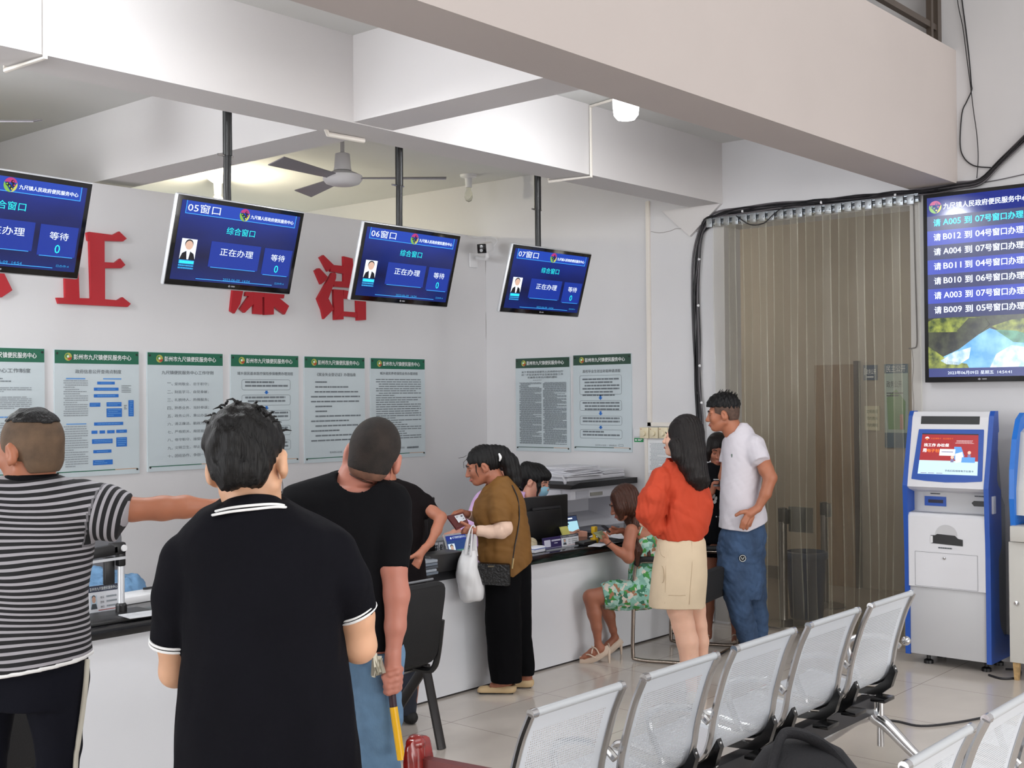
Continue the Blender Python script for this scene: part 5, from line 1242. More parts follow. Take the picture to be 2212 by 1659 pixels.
class Person:
    def __init__(s, D, h=.005):
        s.D = D; s.h = h; s.k = D / F; s.prims = []; s.root = None
        s.fz = (-EYE - FW[2] * D) / UP[2]; s.H = None
    def X(s, px, py, dd=0.0): e = (s.D + dd) / F; return NV([(px - CX) * e, dd, -(py - CY) * e])
    def fpy(s, dd=0.0): return CY - ((-EYE - FW[2] * (s.D + dd)) / UP[2]) * F / (s.D + dd)
    def cap(s, a, b, flat=False, fy=1.0, k=.02): return ('c', s.X(*a[:3]), s.X(*b[:3]), a[3] * s.k, b[3] * s.k, flat, fy, k)
    def limb(s, pts, flat=False, fy=1.0, k=.015): return [s.cap(pts[i], pts[i + 1], flat and i == len(pts) - 2, fy, k) for i in range(len(pts) - 1)]
    def loft(s, rows, ex=2.3, k=.02):
        return ('l', [(s.X(cx, py, dd)[2], s.X(cx, py, dd)[0], dd, a * s.k, b * s.k) for py, cx, a, dd, b in rows][::-1], ex, k)
    def ell(s, c, r, rot=0.0, k=.015):
        M = NV([[math.cos(rot), 0, -math.sin(rot)], [0, 1, 0], [math.sin(rot), 0, math.cos(rot)]])
        return ('e', s.X(*c), NV(r) * s.k, M, k)
    def sethead(s, px, py, dd, th, pitch, roll=0.0, size=.23):
        c = s.X(px, py, dd); t = R(th); fwd = NV([math.cos(t), math.sin(t), 0.0]); left = NV([-math.sin(t), math.cos(t), 0.0]); up = NV([0, 0, 1.0])
        p = R(pitch); f2 = fwd * math.cos(p) + up * math.sin(p); u2 = up * math.cos(p) - fwd * math.sin(p)
        q = R(roll); l3 = left * math.cos(q) + u2 * math.sin(q); u3 = u2 * math.cos(q) - left * math.sin(q)
        s.H = (c, np.stack([f2, l3, u3], 1), size / .23)
    def hloc(s, P): c, M, k = s.H; return (P - c) @ M / k
    def hpt(s, q): c, M, k = s.H; return c + M @ (NV(q, float) * k)
    def headsd(s, P, ears=True):
        p = s.hloc(P); k = s.H[2]
        d = sd_ell(p, (-.014, 0, .027), (.097, .075, .09))
        d = smin(d, sd_ell(p, (.03, 0, -.042), (.062, .056, .074)), .03)
        d = smin(d, sd_ell(p, (.066, 0, -.092), (.024, .027, .022)), .02)
        ay = p.copy(); ay[:, 1] = np.abs(ay[:, 1])
        d = smin(d, sd_cap(ay, (-.005, .05, -.058), (.055, .018, -.092), .019, .016), .02)
        d = smin(d, sd_ell(ay, (.062, .034, -.028), (.026, .024, .026)), .018)
        d = smin(d, sd_cap(ay, (.082, .008, .02), (.076, .042, .016), .013, .01), .014)
        eye = sd_ell(ay, (.098, .031, -.002), (.016, .017, .012)); d = -smin(-d, eye, .01)
        d = smin(d, sd_ell(ay, (.074, .031, -.004), (.0125, .0135, .0115)), .003)
        d = smin(d, sd_cap(p, (.088, 0, .006), (.11, 0, -.036), .0085, .0115), .012)
        d = smin(d, sd_ell(ay, (.1, .011, -.04), (.0105, .009, .008)), .008)
        d = smin(d, sd_cap(ay, (.093, 0, -.064), (.086, .02, -.068), .0085, .004), .006); d = smin(d, sd_cap(ay, (.09, 0, -.077), (.083, .016, -.074), .009, .004), .005)
        if ears:
            M = NV([[.95, 0, .3], [0, 1, 0], [-.3, 0, .95]])
            e = sd_ell(ay, (-.01, .081, -.012), (.021, .014, .034), M); e = np.maximum(e, -sd_ell(ay, (-.002, .094, -.008), (.011, .009, .02), M)); e = smin(e, sd_ell(ay, (.0, .078, -.036), (.01, .008, .012)), .006)
            d = smin(d, e, .006)
        return d * k
    def sdf(s, prims, P, head=False):
        d = np.full(len(P), 9.0)
        if head: d = s.headsd(P)
        for q in prims:
            kk = q[-1]
            if q[0] == 'c': e = sd_cap(P, q[1], q[2], q[3], q[4], q[5], q[6])
            elif q[0] == 'l': e = sd_loft(P, q[1], q[2])
            elif q[0] == 'e': e = sd_ell(P, q[1], q[2], q[3])
            d = smin(d, e, kk) if kk > 0 else np.minimum(d, e)
        return d
    def bounds(s, prims, head):
        lo, hi = [], []
        for q in prims:
            if q[0] == 'c':
                for p, r in ((q[1], q[3]), (q[2], q[4])): lo.append(p - r * max(1, q[6])); hi.append(p + r * max(1, q[6]))
            elif q[0] == 'l':
                for z, x, y, a, b in q[1]: lo.append(NV([x - a, y - b, z])); hi.append(NV([x + a, y + b, z]))
            elif q[0] == 'e': r = max(q[2]); lo.append(q[1] - r); hi.append(q[1] + r)
        if head: lo.append(s.H[0] - .15); hi.append(s.H[0] + .15)
        return np.min(lo, 0) - .01, np.max(hi, 0) + .01
    def plane(s, p0, p1, keep_above=True):
        """cut along the picture line p0-p1 (seen edge on)"""
        a, b = s.X(*p0), s.X(*p1); t = b - a; n = NV([t[2], 0, -t[0]]); n /= np.linalg.norm(n)
        if (n[2] < 0) == keep_above: n = -n
        return lambda P: -((P - a) @ n)
    def mesh(s, prims, head=False, cuts=(), disp=None, h=None, sub=(), shell=None):
        prims = flat_(prims); sub = flat_(sub)
        def fn(P):
            d = s.sdf(prims, P, head)
            if disp is not None: d = d + disp(P)
            if sub: d = np.maximum(d, -s.sdf(sub, P))
            for c in cuts: d = np.maximum(d, c(P))
            if shell is not None: d = np.maximum(d, -shell(P))
            return d
        lo, hi = s.bounds(prims, head)
        V, Q = nets(fn, lo, hi, h or s.h)
        return V, Q
    def world(s, V): return EYEP + FW * s.D + V[:, :1] * RT + V[:, 1:2] * FW + V[:, 2:3] * UP
    def surf(s, px, py, prims, head=False, off=.002):
        """point where the sight line meets the given shapes first"""
        fl = flat_(prims); dd = np.arange(-.45, .3, .002); P = NV([s.X(px, py, t) for t in dd]); d = s.sdf(fl, P, head); w = np.where(d < 0)[0]
        i = w[0] if len(w) else int(np.argmin(d)); return s.X(px, py, dd[i] - off)
    def add(s, name, V, Q, m, parent=None, attr=None, label=None):
        Wd = s.world(NV(V)); me = bpy.data.meshes.new(name); o = bpy.data.objects.new(name, me)
        if parent is None: off = NV([Wd[:, 0].mean(), Wd[:, 1].mean(), Wd[:, 2].min()]); o.location = off
        else: off = root_loc(parent); o.parent = parent
        me.from_pydata([tuple(p) for p in (Wd - off)], [], [tuple(int(i) for i in q) for q in Q]); me.materials.append(m)
        me.polygons.foreach_set('use_smooth', [True] * len(me.polygons))
        if attr is not None:
            a = me.attributes.new('stripe', 'FLOAT', 'POINT'); a.data.foreach_set('value', NV(attr, np.float32))
        me.update(); C.objects.link(o)
        if label: o['label'] = label
        return o
    def body(s, prims, m, label, h=None, cat='person'):
        V, Q = s.mesh(prims, True, h=h or s.h)
        s.root = s.add('person', V, Q, m); tag(s.root, label, cat); return s.root
    def wear(s, name, prims, m, parent=None, attr=None, label=None, **kw):
        V, Q = s.mesh(prims, **kw)
        return s.add(name, V, Q, m, parent or s.root, attr(V) if attr else None, label)
    def mb(s, name, mbx, m, parent=None, label=None):
        """MB built in the figure's own frame"""
        v = s.world(NV(mbx.v)); mbx.v = [tuple(p) for p in v]; return obj(name, mbx, m, parent or s.root, label=label, ang=60)
    def hair(s, prims, m, name='hair', cuts=(), disp=None, h=.004, strands=0, seed=1, sp=()):
        """prims in head space: (kind, ...) ellipsoids; cuts: functions of head-space points, keep where < 0"""
        def fn(P):
            p = s.hloc(P); k = s.H[2]; d = np.full(len(P), 9.0)
            for q in prims: d = smin(d, sd_ell(p, q[0], q[1]), .02)
            for c in cuts: d = np.maximum(d, c(p))
            d = d * k
            for q in sp:
                q = q if isinstance(q, list) else [q]
                for x in q: d = smin(d, s.sdf([x], P), .02)
            if disp is not None: d = d + disp(P)
            return d
        B = [s.H[0] - .16, s.H[0] + .16]
        if sp: lo, hi = s.bounds([x for q in sp for x in (q if isinstance(q, list) else [q])], False); B = [np.minimum(B[0], lo), np.maximum(B[1], hi)]
        V, Q = nets(fn, B[0], B[1], h)
        return s.add(name, V, Q, m, s.root)
    def face(s, m_eye, brow=True, lips=True, lid=False):
        m = MB()
        for sy in (1, -1):
            if lid: m.tube([s.hpt((.0855, sy * .02, -.006)), s.hpt((.088, sy * .031, -.009)), s.hpt((.083, sy * .043, -.007))], .0022, 6)
            else: m.ell(s.hpt((.0845, sy * .031, -.004)), (.0045, .0045, .0045), 8)
        s.mb('eyes', m, m_eye)
        if brow:
            m = MB()
            for sy in (1, -1): m.tube([s.hpt((.097, sy * .014, .019)), s.hpt((.095, sy * .03, .026)), s.hpt((.082, sy * .047, .02))], [.003, .004, .002], 6)
            s.mb('eyebrows', m, m_eye)
        if lips:
            m = MB(); m.tube([s.hpt((.085, -.022, -.071)), s.hpt((.1, 0, -.0705)), s.hpt((.085, .022, -.071))], [.003, .0055, .003], 8, smooth=4); s.mb('lips', m, mat('lips', (168, 92, 84), .5))
    def shoe(s, name, heel, toe, m, w=.045, hh=.06, dd0=0.0, dd1=0.0, parent=None, open_=False):
        """closed shoe from heel to toe picture points on the floor"""
        a, b = s.X(heel[0], heel[1], dd0), s.X(toe[0], toe[1], dd1); t = b - a; L = np.linalg.norm(t); t /= L
        pr = [('c', a + t * .03 + NV([0, 0, hh * .55]), a + t * .08 + NV([0, 0, hh * .55]), w * .8, w * .85, False, 1.0, .01), ('c', a + t * .06 + NV([0, 0, w * .55]), b - t * w * .8 + NV([0, 0, w * .35]), w * .8, w * .7, False, 1.0, .02)]
        fl = min(a[2], b[2]); return s.wear(name, pr, m, parent, cuts=[lambda P: fl - P[:, 2]])
    def hand(s, wrist, d, n, size=.18, curl=.5, side=1):
        """relaxed hand as primitives: wrist point (local), d pointing to the fingertips, n out of the back of the hand"""
        d = NV(d, float); d /= np.linalg.norm(d); n = NV(n, float); n -= d * (n @ d); n /= np.linalg.norm(n); t = np.cross(d, n) * side; k = size / .18; out = []
        out.append(('c', wrist, wrist + d * .05 * k, .024 * k, .03 * k, False, 1.0, .012))
        for i, (o, L) in enumerate(((-.033, .07), (-.011, .078), (.011, .073), (.032, .058))):
            a = wrist + (d * .083 + t * o) * k; c1 = d * math.cos(curl * .5) - n * math.sin(curl * .5); c2 = d * math.cos(curl * 1.4) - n * math.sin(curl * 1.4)
            b = a + c1 * L * .55 * k; e = b + c2 * L * .5 * k
            out += [('c', wrist + (d * .03 + t * o * .6) * k, a, .013 * k, .0105 * k, False, 1.0, .008), ('c', a, b, .0095 * k, .0085 * k, False, 1.0, .003), ('c', b, e, .0085 * k, .007 * k, False, 1.0, .003)]
        a = wrist + (d * .02 - t * .025) * k; b = a + (d * .035 - t * .028 - n * .012) * k; e = b + (d * .032 - t * .004 - n * .01) * k
        out += [('c', a, b, .014 * k, .011 * k, False, 1.0, .008), ('c', b, e, .0105 * k, .0085 * k, False, 1.0, .003)]
        return out


def skinmat(name, c, rough=.5):
    if name in MATS: return MATS[name]
    m = mat(name, c, rough, noise=.05, nscale=16)
    b = m.node_tree.nodes['Principled BSDF']; b.inputs['Subsurface Weight'].default_value = .12; b.inputs['Subsurface Radius'].default_value = (.012, .005, .003); b.inputs['Subsurface Scale'].default_value = .5
    return m


def hairmat(name, c, hi=.35, stretch=(60, 60, 4)):
    if name in MATS: return MATS[name]
    return mat(name, c, hi, noise=.35, nscale=3, bump=.5, bscale=3, stretch=stretch, spec=.3)


def stripemat(name, c1, c2, per, duty, warp=0.0):
    m = bpy.data.materials.new(name); m.use_nodes = True; nt = m.node_tree; b = nt.nodes['Principled BSDF']; b.inputs['Roughness'].default_value = .85
    a = nt.nodes.new('ShaderNodeAttribute'); a.attribute_name = 'stripe'
    def M(op, x, y=None):
        n = nt.nodes.new('ShaderNodeMath'); n.operation = op
        for i, q in enumerate((x, y)):
            if q is None: continue
            if isinstance(q, (int, float)): n.inputs[i].default_value = q
            else: nt.links.new(q, n.inputs[i])
        return n.outputs[0]
    g = M('LESS_THAN', M('FRACT', M('DIVIDE', a.outputs['Fac'], per)), duty)
    mx = nt.nodes.new('ShaderNodeMix'); mx.data_type = 'RGBA'; mx.inputs[6].default_value = rgb(*c1); mx.inputs[7].default_value = rgb(*c2)
    nt.links.new(g, mx.inputs[0]); nt.links.new(mx.outputs[2], b.inputs['Base Color']); return m
SKA = skinmat('warm skin', (212, 164, 132)); SKB = skinmat('tan skin', (170, 108, 80)); SKC = skinmat('brown skin', (164, 104, 80)); SKD = skinmat('fair skin', (222, 176, 152)); SKE = skinmat('ruddy skin', (182, 118, 100))
HB = hairmat('black hair', (10, 9, 10), .5); HBB = hairmat('brown black hair', (20, 14, 13), .42); HBR = hairmat('brown hair', (66, 38, 27)); STUB = mat('stubble scalp', (94, 74, 56), .75, noise=.3, nscale=24, bump=.25, bscale=300); STUB2 = mat('cropped dark hair', (33, 26, 22), .85, noise=.6, nscale=22, bump=.3, bscale=300)
BLKC = mat('black knit', (15, 15, 21), .9, spec=.12, noise=.1, nscale=5, bump=.15, bscale=300); BLKT = mat('black jersey', (15, 15, 18), .9, spec=.12, bump=.1, bscale=200); DKB = mat('brown black shirt', (15, 10, 12), .9, spec=.15)
NAVT = mat('navy trousers', (14, 15, 24), .9, spec=.15, bump=.1, bscale=80); JEAN = mat('light blue denim', (98, 130, 160), .85, noise=.22, nscale=9, stretch=(1, 1, .5), bump=.2, bscale=200); JEAN2 = mat('blue denim', (50, 72, 102), .85, noise=.32, nscale=9, stretch=(1, 1, .45), bump=.2, bscale=200); DJEAN = mat('dark denim', (40, 44, 56), .85, noise=.15, nscale=10)
WHITEB = mat('white knit band', (232, 232, 232), .7); EYED = mat('eye dark', (24, 18, 16), .3)


def ring(fig, c, ax, r, t, n=28, ry=None):
    """ring of cloth band about a sleeve end, in the figure's frame"""
    ax = NV(ax, float); ax /= np.linalg.norm(ax); u = np.cross(ax, NV([0, 1.0, 0])); u /= np.linalg.norm(u); v = np.cross(ax, u)
    return MB().tube([c + r * (math.cos(a) * u + math.sin(a) * v) for a in np.linspace(0, 2 * math.pi, n + 1)], t, 6, caps=False)


# ---- the man in the black polo shirt
f = Person(2.75, .006); f.sethead(536, 1000, .0, 86, -14, -8, .235)
fy_ = f.fpy()
arms = f.limb([(415, 1225, 0, 40), (378, 1390, .03, 36), (379, 1450, .05, 34), (430, 1420, .25, 26), (480, 1400, .32, 20)]) + f.limb([(698, 1222, 0, 40), (770, 1330, .03, 38), (776, 1395, .05, 37), (720, 1400, .25, 26), (660, 1385, .32, 20)])
arms += f.hand(f.X(480, 1400, .32), (.9, .5, .1), (0, 0, -1), .18, .6, 1) + f.hand(f.X(660, 1385, .32), (-.9, .5, .1), (0, 0, -1), .18, .6, -1)
legs = f.limb([(505, 1720, 0, 85), (505, 2100, 0, 62), (500, fy_ - 60, 0, 42)]) + f.limb([(650, 1720, 0, 85), (655, 2100, 0, 62), (660, fy_ - 60, 0, 42)])
f.body([f.limb([(540, 1025, .02, 60), (546, 1120, .0, 64)]), f.loft([(1110, 550, 110, 0, 70), (1180, 565, 165, 0, 95), (1400, 570, 150, 0, 95), (1720, 580, 160, 0, 95)]), arms, legs], SKA, 'person with short black hair in a black polo shirt with white trim, back turned')
tors = f.loft([(1084, 548, 74, .0, 66), (1100, 546, 104, .0, 78), (1120, 554, 134, .0, 92), (1146, 563, 168, .0, 106), (1190, 568, 182, .0, 118), (1260, 570, 174, .0, 122), (1340, 569, 170, .0, 121), (1400, 571, 173, .0, 120), (1500, 576, 183, .0, 124), (1620, 580, 190, .0, 128), (1760, 582, 196, .0, 128)], 2.2)
slL = f.limb([(408, 1212, 0, 62), (384, 1290, .01, 56), (378, 1392, .03, 51)], True, k=.012); slR = f.limb([(706, 1204, 0, 66), (742, 1262, .01, 56), (772, 1326, .03, 43)], True, k=.012)
shirt = f.wear('polo_shirt', [tors, slL, slR], BLKC, disp=wrinkle(3, .008, .5, .15), cuts=[f.plane((300, 1745), (900, 1745))])
for pth in (slL, slR):
    a, b = pth[-1][1], pth[-1][2]; ax = b - a; r = pth[-1][4]
    for o in (-.003, -.0115): f.mb('sleeve_stripe', ring(f, b + ax / np.linalg.norm(ax) * o, ax, r + .0025, .0032), WHITEB, shirt)
top = [(468, 1094, .05), (480, 1084, -.02), (505, 1074, -.058), (548, 1068, -.075), (588, 1071, -.06), (608, 1082, -.01), (612, 1092, .05)]; bot = [(444, 1118, .06), (462, 1111, -.03), (500, 1104, -.085), (545, 1099, -.108), (592, 1094, -.09), (618, 1094, -.03), (628, 1100, .06)]
T_ = spline([f.X(*p) for p in top], 6); B_ = spline([f.surf(p[0], p[1] + 2, [tors], off=.005) if abs(p[0] - 540) < 85 else f.X(*p) for p in bot], 6); m = MB(); n = len(T_)
T2 = [p + NV([0, .012, 0]) for p in T_]; rows_ = [T2, T_, [(a + b) / 2 + NV([0, -.006, 0.0]) for a, b in zip(T_, B_)], B_, [b + NV([0, .012, .002]) for b in B_]]
m.add([p for r_ in rows_ for p in r_], [(j * n + i, j * n + i + 1, (j + 1) * n + i + 1, (j + 1) * n + i) for j in range(4) for i in range(n - 1)])
cl = f.mb('collar', m, BLKC, shirt)
for o in (.3, .04): f.mb('collar_stripe', MB().tube([b * (1 - o) + a * o + NV([0, -.005, 0]) for a, b in zip(T_, B_)], .0032, 6), WHITEB, shirt)
f.hair([((-.022, 0, .038), (.108, .0865, .093)), ((-.06, 0, -.02), (.06, .066, .062))], HB, cuts=[lambda p: p[:, 0] - .055 - .25 * np.maximum(p[:, 2], 0), lambda p: (-.005 - p[:, 2]) * (p[:, 0] > -.035) - 1 * (p[:, 0] <= -.035), lambda p: -.066 - p[:, 2]], disp=lambda P: .004 * np.sin(P @ NV([70, 60, 30]) + 1) * np.sin(P @ NV([-50, 80, 60])) + .0016 * np.sin(P @ NV([330, 210, 60]) + 3 * np.sin(P @ NV([30, 20, 50]))), h=.0032)
m = MB(); rn = random.Random(4)
for i in range(70):
    a = rn.uniform(-1.3, 1.3); q = NV([-.03 + rn.uniform(-.05, .06), .075 * math.sin(a), .04 + .085 * math.cos(a)]); t = NV([rn.uniform(-.012, .02), .012 * math.sin(a) + rn.uniform(-.014, .014), .007 + rn.uniform(-.006, .006)])
    m.tube([f.hpt(q), f.hpt(q + t * .6), f.hpt(q + t + NV([.0, rn.uniform(-.012, .012), -.006]))], [.004, .0028, .0006], 5)
f.mb('hair_tufts', m, HB)
f.mb('mask_loop', MB().tube([f.X(608, 1030, .06), f.X(611, 1050, .07), f.X(609, 1066, .08), f.X(604, 1062, .09), f.X(600, 1072, .1)], .0012, 5, smooth=4), mat('mask loop grey', (120, 122, 126), .6))
f.wear('trousers', [f.loft([(1690, 580, 178, 0, 112), (1760, 580, 182, 0, 112), (1830, 580, 176, 0, 105)]), f.limb([(505, 1800, 0, 96), (505, 2100, 0, 78), (500, fy_ - 45, 0, 58)], True), f.limb([(655, 1800, 0, 96), (655, 2100, 0, 78), (660, fy_ - 45, 0, 58)], True)], NAVT, disp=wrinkle(5, .004, .5))
for x in (500, 660): f.shoe('shoe', (x, fy_ + 2), (x + (18 if x > 580 else -18), f.fpy(.2)), BLACKM, .05, .07, -.07, .17)

# ---- the striped shirt man pointing
f = Person(3.3, .006); f.sethead(64, 970, .0, 156, -4, 0, .212); fy_ = f.fpy()
arm = f.limb([(195, 1085, 0, 30), (285, 1101, .02, 25), (352, 1098, .04, 26), (400, 1095, .05, 24), (470, 1094, .08, 14), (492, 1093, .09, 13)])
arm += f.hand(f.X(488, 1093, .09), (1, .1, .03), (0, 0, 1), .18, .15, 1)
armL = f.limb([(-100, 1085, 0, 32), (-128, 1250, 0, 27), (-122, 1330, 0, 24), (-112, 1440, .05, 16)]) + f.hand(f.X(-112, 1440, .05), (.1, .1, -1), (-1, 0, 0), .18, .5, 1)
legs = f.limb([(118, 1480, 0, 50), (124, 1640, 0, 32), (118, 1900, 0, 32), (112, fy_ - 45, 0, 26)]) + f.limb([(-22, 1480, 0, 50), (-28, 1640, 0, 32), (-36, 1900, 0, 32), (-40, fy_ - 45, 0, 26)])
f.body([f.limb([(72, 990, .02, 47), (68, 1050, .0, 50)]), f.loft([(1045, 60, 90, 0, 60), (1090, 52, 125, 0, 75), (1250, 46, 120, 0, 80), (1440, 46, 130, 0, 84)]), arm, armL, legs], SKB, 'person in a black and white striped T-shirt pointing right, at the left edge')
def smap(V):
    a = f.X(205, 1092); ax = f.X(283, 1114) - a; ax /= np.linalg.norm(ax); t = (V - a) @ ax
    z = V[:, 2] + .012 * np.sin(V[:, 0] * 9 + 1) + .03 * np.maximum(0, V[:, 0] + 1.28) * 1.0 + .006 * np.sin(V[:, 2] * 26 + V[:, 0] * 12)
    return np.where((t > .012) & (V[:, 2] > f.X(0, 1175)[2]), t * .92 + .05 * (V[:, 2] + .35) , z)
STR = stripemat('striped jersey', (20, 20, 24), (160, 158, 164), .0172, .42)
sl = f.limb([(178, 1098, 0, 60), (225, 1105, .0, 54), (266, 1117, .01, 51)], True, k=.02)
slb = f.limb([(-95, 1100, 0, 58), (-125, 1210, 0, 46)], True, k=.02)
tee = f.wear('striped_shirt', [f.loft([(1027, 68, 56, .01, 48), (1038, 66, 92, 0, 58), (1052, 60, 136, 0, 68), (1080, 54, 148, 0, 80), (1120, 50, 150, 0, 88), (1175, 48, 150, 0, 94), (1265, 46, 141, 0, 94), (1300, 46, 139, 0, 94), (1406, 46, 148, 0, 98), (1470, 46, 152, 0, 100)], 2.3), sl, slb], STR, attr=smap, disp=wrinkle(8, .004, .5), cuts=[f.plane((0, 1447), (197, 1416))])
f.wear('hem_band', [f.loft([(1395, 46, 148, 0, 98), (1470, 46, 154, 0, 101)], 2.3)], WHITEB, tee, disp=lambda P: wrinkle(8, .004, .5)(P) - .0015, cuts=[f.plane((0, 1450), (197, 1419)), f.plane((0, 1440), (197, 1408), False)])
f.wear('neck_band', [f.limb([(70, 1022, .01, 51), (69, 1036, .005, 58)])], BLKT, tee, cuts=[f.plane((10, 1028), (125, 1022)), f.plane((0, 1040), (125, 1034), False)] if False else [lambda P: P[:, 2] - f.X(0, 1023)[2] - .12 * 0, lambda P: f.X(0, 1039)[2] - P[:, 2]])
f.hair([((-.014, 0, .027), (.1005, .0785, .094)), ((-.05, 0, -.03), (.055, .064, .06))], STUB, 'stubble', cuts=[lambda p: p[:, 0] - .062, lambda p: (-.035 - p[:, 2]) * (p[:, 0] > -.035) - 1 * (p[:, 0] <= -.035), lambda p: -.072 - p[:, 2]])
f.hair([((-.013, 0, .03), (.1025, .0795, .0955))], HB, 'hair', cuts=[lambda p: .083 + .1 * p[:, 0] - p[:, 2], lambda p: p[:, 2] - .121], disp=wrinkle(2, .002, 4, 1))
f.wear('trousers', [f.loft([(1420, 46, 140, 0, 84), (1470, 46, 144, 0, 84), (1520, 46, 132, 0, 80)]), f.limb([(118, 1490, 0, 66), (126, 1610, 0, 47), (122, 1660, 0, 42), (118, 1900, 0, 46), (112, fy_ - 30, 0, 36)], True, k=.01), f.limb([(-26, 1490, 0, 66), (-32, 1610, 0, 47), (-34, 1660, 0, 44), (-38, 1900, 0, 46), (-40, fy_ - 30, 0, 36)], True, k=.01)], NAVT, disp=wrinkle(5, .003, .5), cuts=[f.plane((0, 1425), (197, 1400), False)])
f.mb('side_stripe', MB().tube([f.X(188, 1425, -.005), f.X(186, 1470, -.03), f.X(178, 1540, -.025), f.X(168, 1610, -.03), f.X(163, 1660, -.03), f.X(160, 1900, -.03), f.X(146, fy_ - 30, -.02)], .007, 6, smooth=5), mat('cream stripe', (186, 182, 170), .8))
for x in (112, -40): f.shoe('shoe', (x, fy_ + 2), (x, f.fpy(.2)), BLACKM, .045, .07, -.06, .18)

# ---- the man with the baton
f = Person(3.9, .005); f.sethead(808, 982, .0, 86, 2, 13, .235); fy_ = f.fpy()
armR = f.limb([(848, 1085, -.02, 31), (850, 1225, -.09, 28), (857, 1285, -.1, 27), (854, 1353, -.11, 22), (849, 1415, -.12, 15), (848, 1432, -.12, 15.5)])
hand = [f.limb([(848, 1430, -.12, 16), (850, 1470, -.124, 19)], k=.012)]
for i, y in enumerate((1452, 1467, 1480, 1492)): hand.append(f.limb([(866 - i, y - 6, -.116, 7.2), (858 - i, y, -.148, 7.0), (842 - i, y + 5, -.154, 6.6), (830 + i, y + 3, -.132, 6.2)], k=.003))
hand.append(f.limb([(840, 1440, -.132, 8), (831, 1462, -.146, 7), (836, 1482, -.154, 6)], k=.006))
armL = f.limb([(640, 1090, 0, 32), (622, 1250, 0, 28), (640, 1350, .06, 22), (690, 1400, .2, 15)]) + f.hand(f.X(690, 1400, .2), (.8, .5, -.2), (0, 0, 1), .18, .6)
legs = f.limb([(812, 1440, -.04, 34), (815, 1640, -.04, 32), (812, 1760, -.04, 34), (806, fy_ - 40, -.02, 22)]) + f.limb([(785, 1440, .1, 34), (790, 1640, .14, 32), (775, 1760, .15, 34), (770, fy_ - 45, .16, 22)])
f.body([f.limb([(790, 1000, .02, 44), (766, 1050, .0, 46)]), f.loft([(1050, 750, 95, 0, 55), (1100, 745, 118, 0, 70), (1250, 746, 108, 0, 70), (1400, 770, 100, 0, 70)]), armR, hand, armL, legs], SKE, 'person with cropped hair in a black T-shirt holding a yellow baton')
tee = f.wear('t_shirt', [f.loft([(1020, 752, 34, .02, 40), (1034, 752, 78, 0, 56), (1050, 748, 122, 0, 68), (1075, 744, 134, 0, 80), (1130, 743, 134, 0, 88), (1200, 746, 126, 0, 86), (1300, 752, 112, 0, 84), (1392, 766, 104, 0, 82)], 2.3), f.limb([(846, 1092, -.02, 42), (851, 1160, -.06, 35), (850, 1226, -.09, 31)], True, k=.025), f.limb([(642, 1096, 0, 42), (628, 1210, 0, 34)], True, k=.025)], BLKT, disp=wrinkle(12, .004, .5), sub=[f.limb([(786, 1004, -.03, 42), (772, 1032, -.05, 45)])])
f.hair([((-.014, 0, .027), (.1025, .0805, .0955)), ((-.055, 0, -.03), (.056, .066, .056))], STUB2, 'hair', cuts=[lambda p: p[:, 0] - .06 - .3 * np.maximum(p[:, 2] - .02, 0), lambda p: (-.005 - p[:, 2]) * (p[:, 0] > -.035) - 1 * (p[:, 0] <= -.035), lambda p: -.046 - p[:, 2]])
f.hair([((-.014, 0, .027), (.1005, .0785, .0935)), ((-.055, 0, -.035), (.054, .064, .05))], mat('faded nape', (112, 78, 62), .8, noise=.25, nscale=40), 'hair_fade', cuts=[lambda p: p[:, 0] - .05, lambda p: (-.02 - p[:, 2]) * (p[:, 0] > -.035) - 1 * (p[:, 0] <= -.035), lambda p: -.07 - p[:, 2]])
f.mb('necklace', MB().tube([f.X(735, 1018, .01), f.X(752, 1022, -.045), f.X(772, 1032, -.073), f.X(790, 1040, -.07), f.X(806, 1044, -.03)], .0032, 6, smooth=5), mat('brown cord', (70, 44, 34), .5))
f.wear('jeans', [f.loft([(1375, 778, 88, 0.02, 66), (1430, 795, 78, .02, 66), (1480, 806, 62, .03, 62)]), f.limb([(816, 1450, -.04, 50), (818, 1560, -.04, 46), (814, 1640, -.04, 45), (812, 1760, -.04, 42), (806, fy_ - 20, -.02, 36)], True, k=.01), f.limb([(778, 1450, .1, 50), (790, 1600, .13, 45), (778, 1760, .15, 42), (770, fy_ - 25, .16, 36)], True, k=.01)], JEAN, disp=wrinkle(15, .006, .8, 1.2))
m = MB(); rn = random.Random(6)
for i in range(9): a = f.X(816 + rn.uniform(-8, 8), 1420 + rn.uniform(-14, 12), -.15); m.bar(a, a + NV([rn.uniform(-.02, .02), -.01, -.035 - rn.random() * .02]), .014, .004)
f.mb('key_bunch', m, mat('key metal', (170, 164, 148), .3, .8))
for x, d in ((806, -.02), (770, .16)): f.shoe('shoe', (x, f.fpy(d - .08)), (x, f.fpy(d + .16)), BLACKM, .045, .07, d - .08, d + .16)
bt = thing('baton', 'yellow baton with a dark grip held low by the man in black', 'baton', EYEP + FW * 3.85 + RT * f.X(860, 1600)[0] + UP * f.X(860, 1640)[2])
def seg(name, a, b, r, m_, n=14):
    mm = MB().tube([f.X(*a), f.X(*b)], r, n); mm.v = [tuple(p) for p in f.world(NV(mm.v))]; return obj(name, mm, m_, bt)
seg('tube', (850, 1527, -.142), (867, 1641, -.16), .0128, mat('yellow tube', (232, 176, 10), .35)); seg('grip', (842, 1448, -.13), (850, 1528, -.142), .0118, mat('maroon grip', (48, 20, 32), .5))

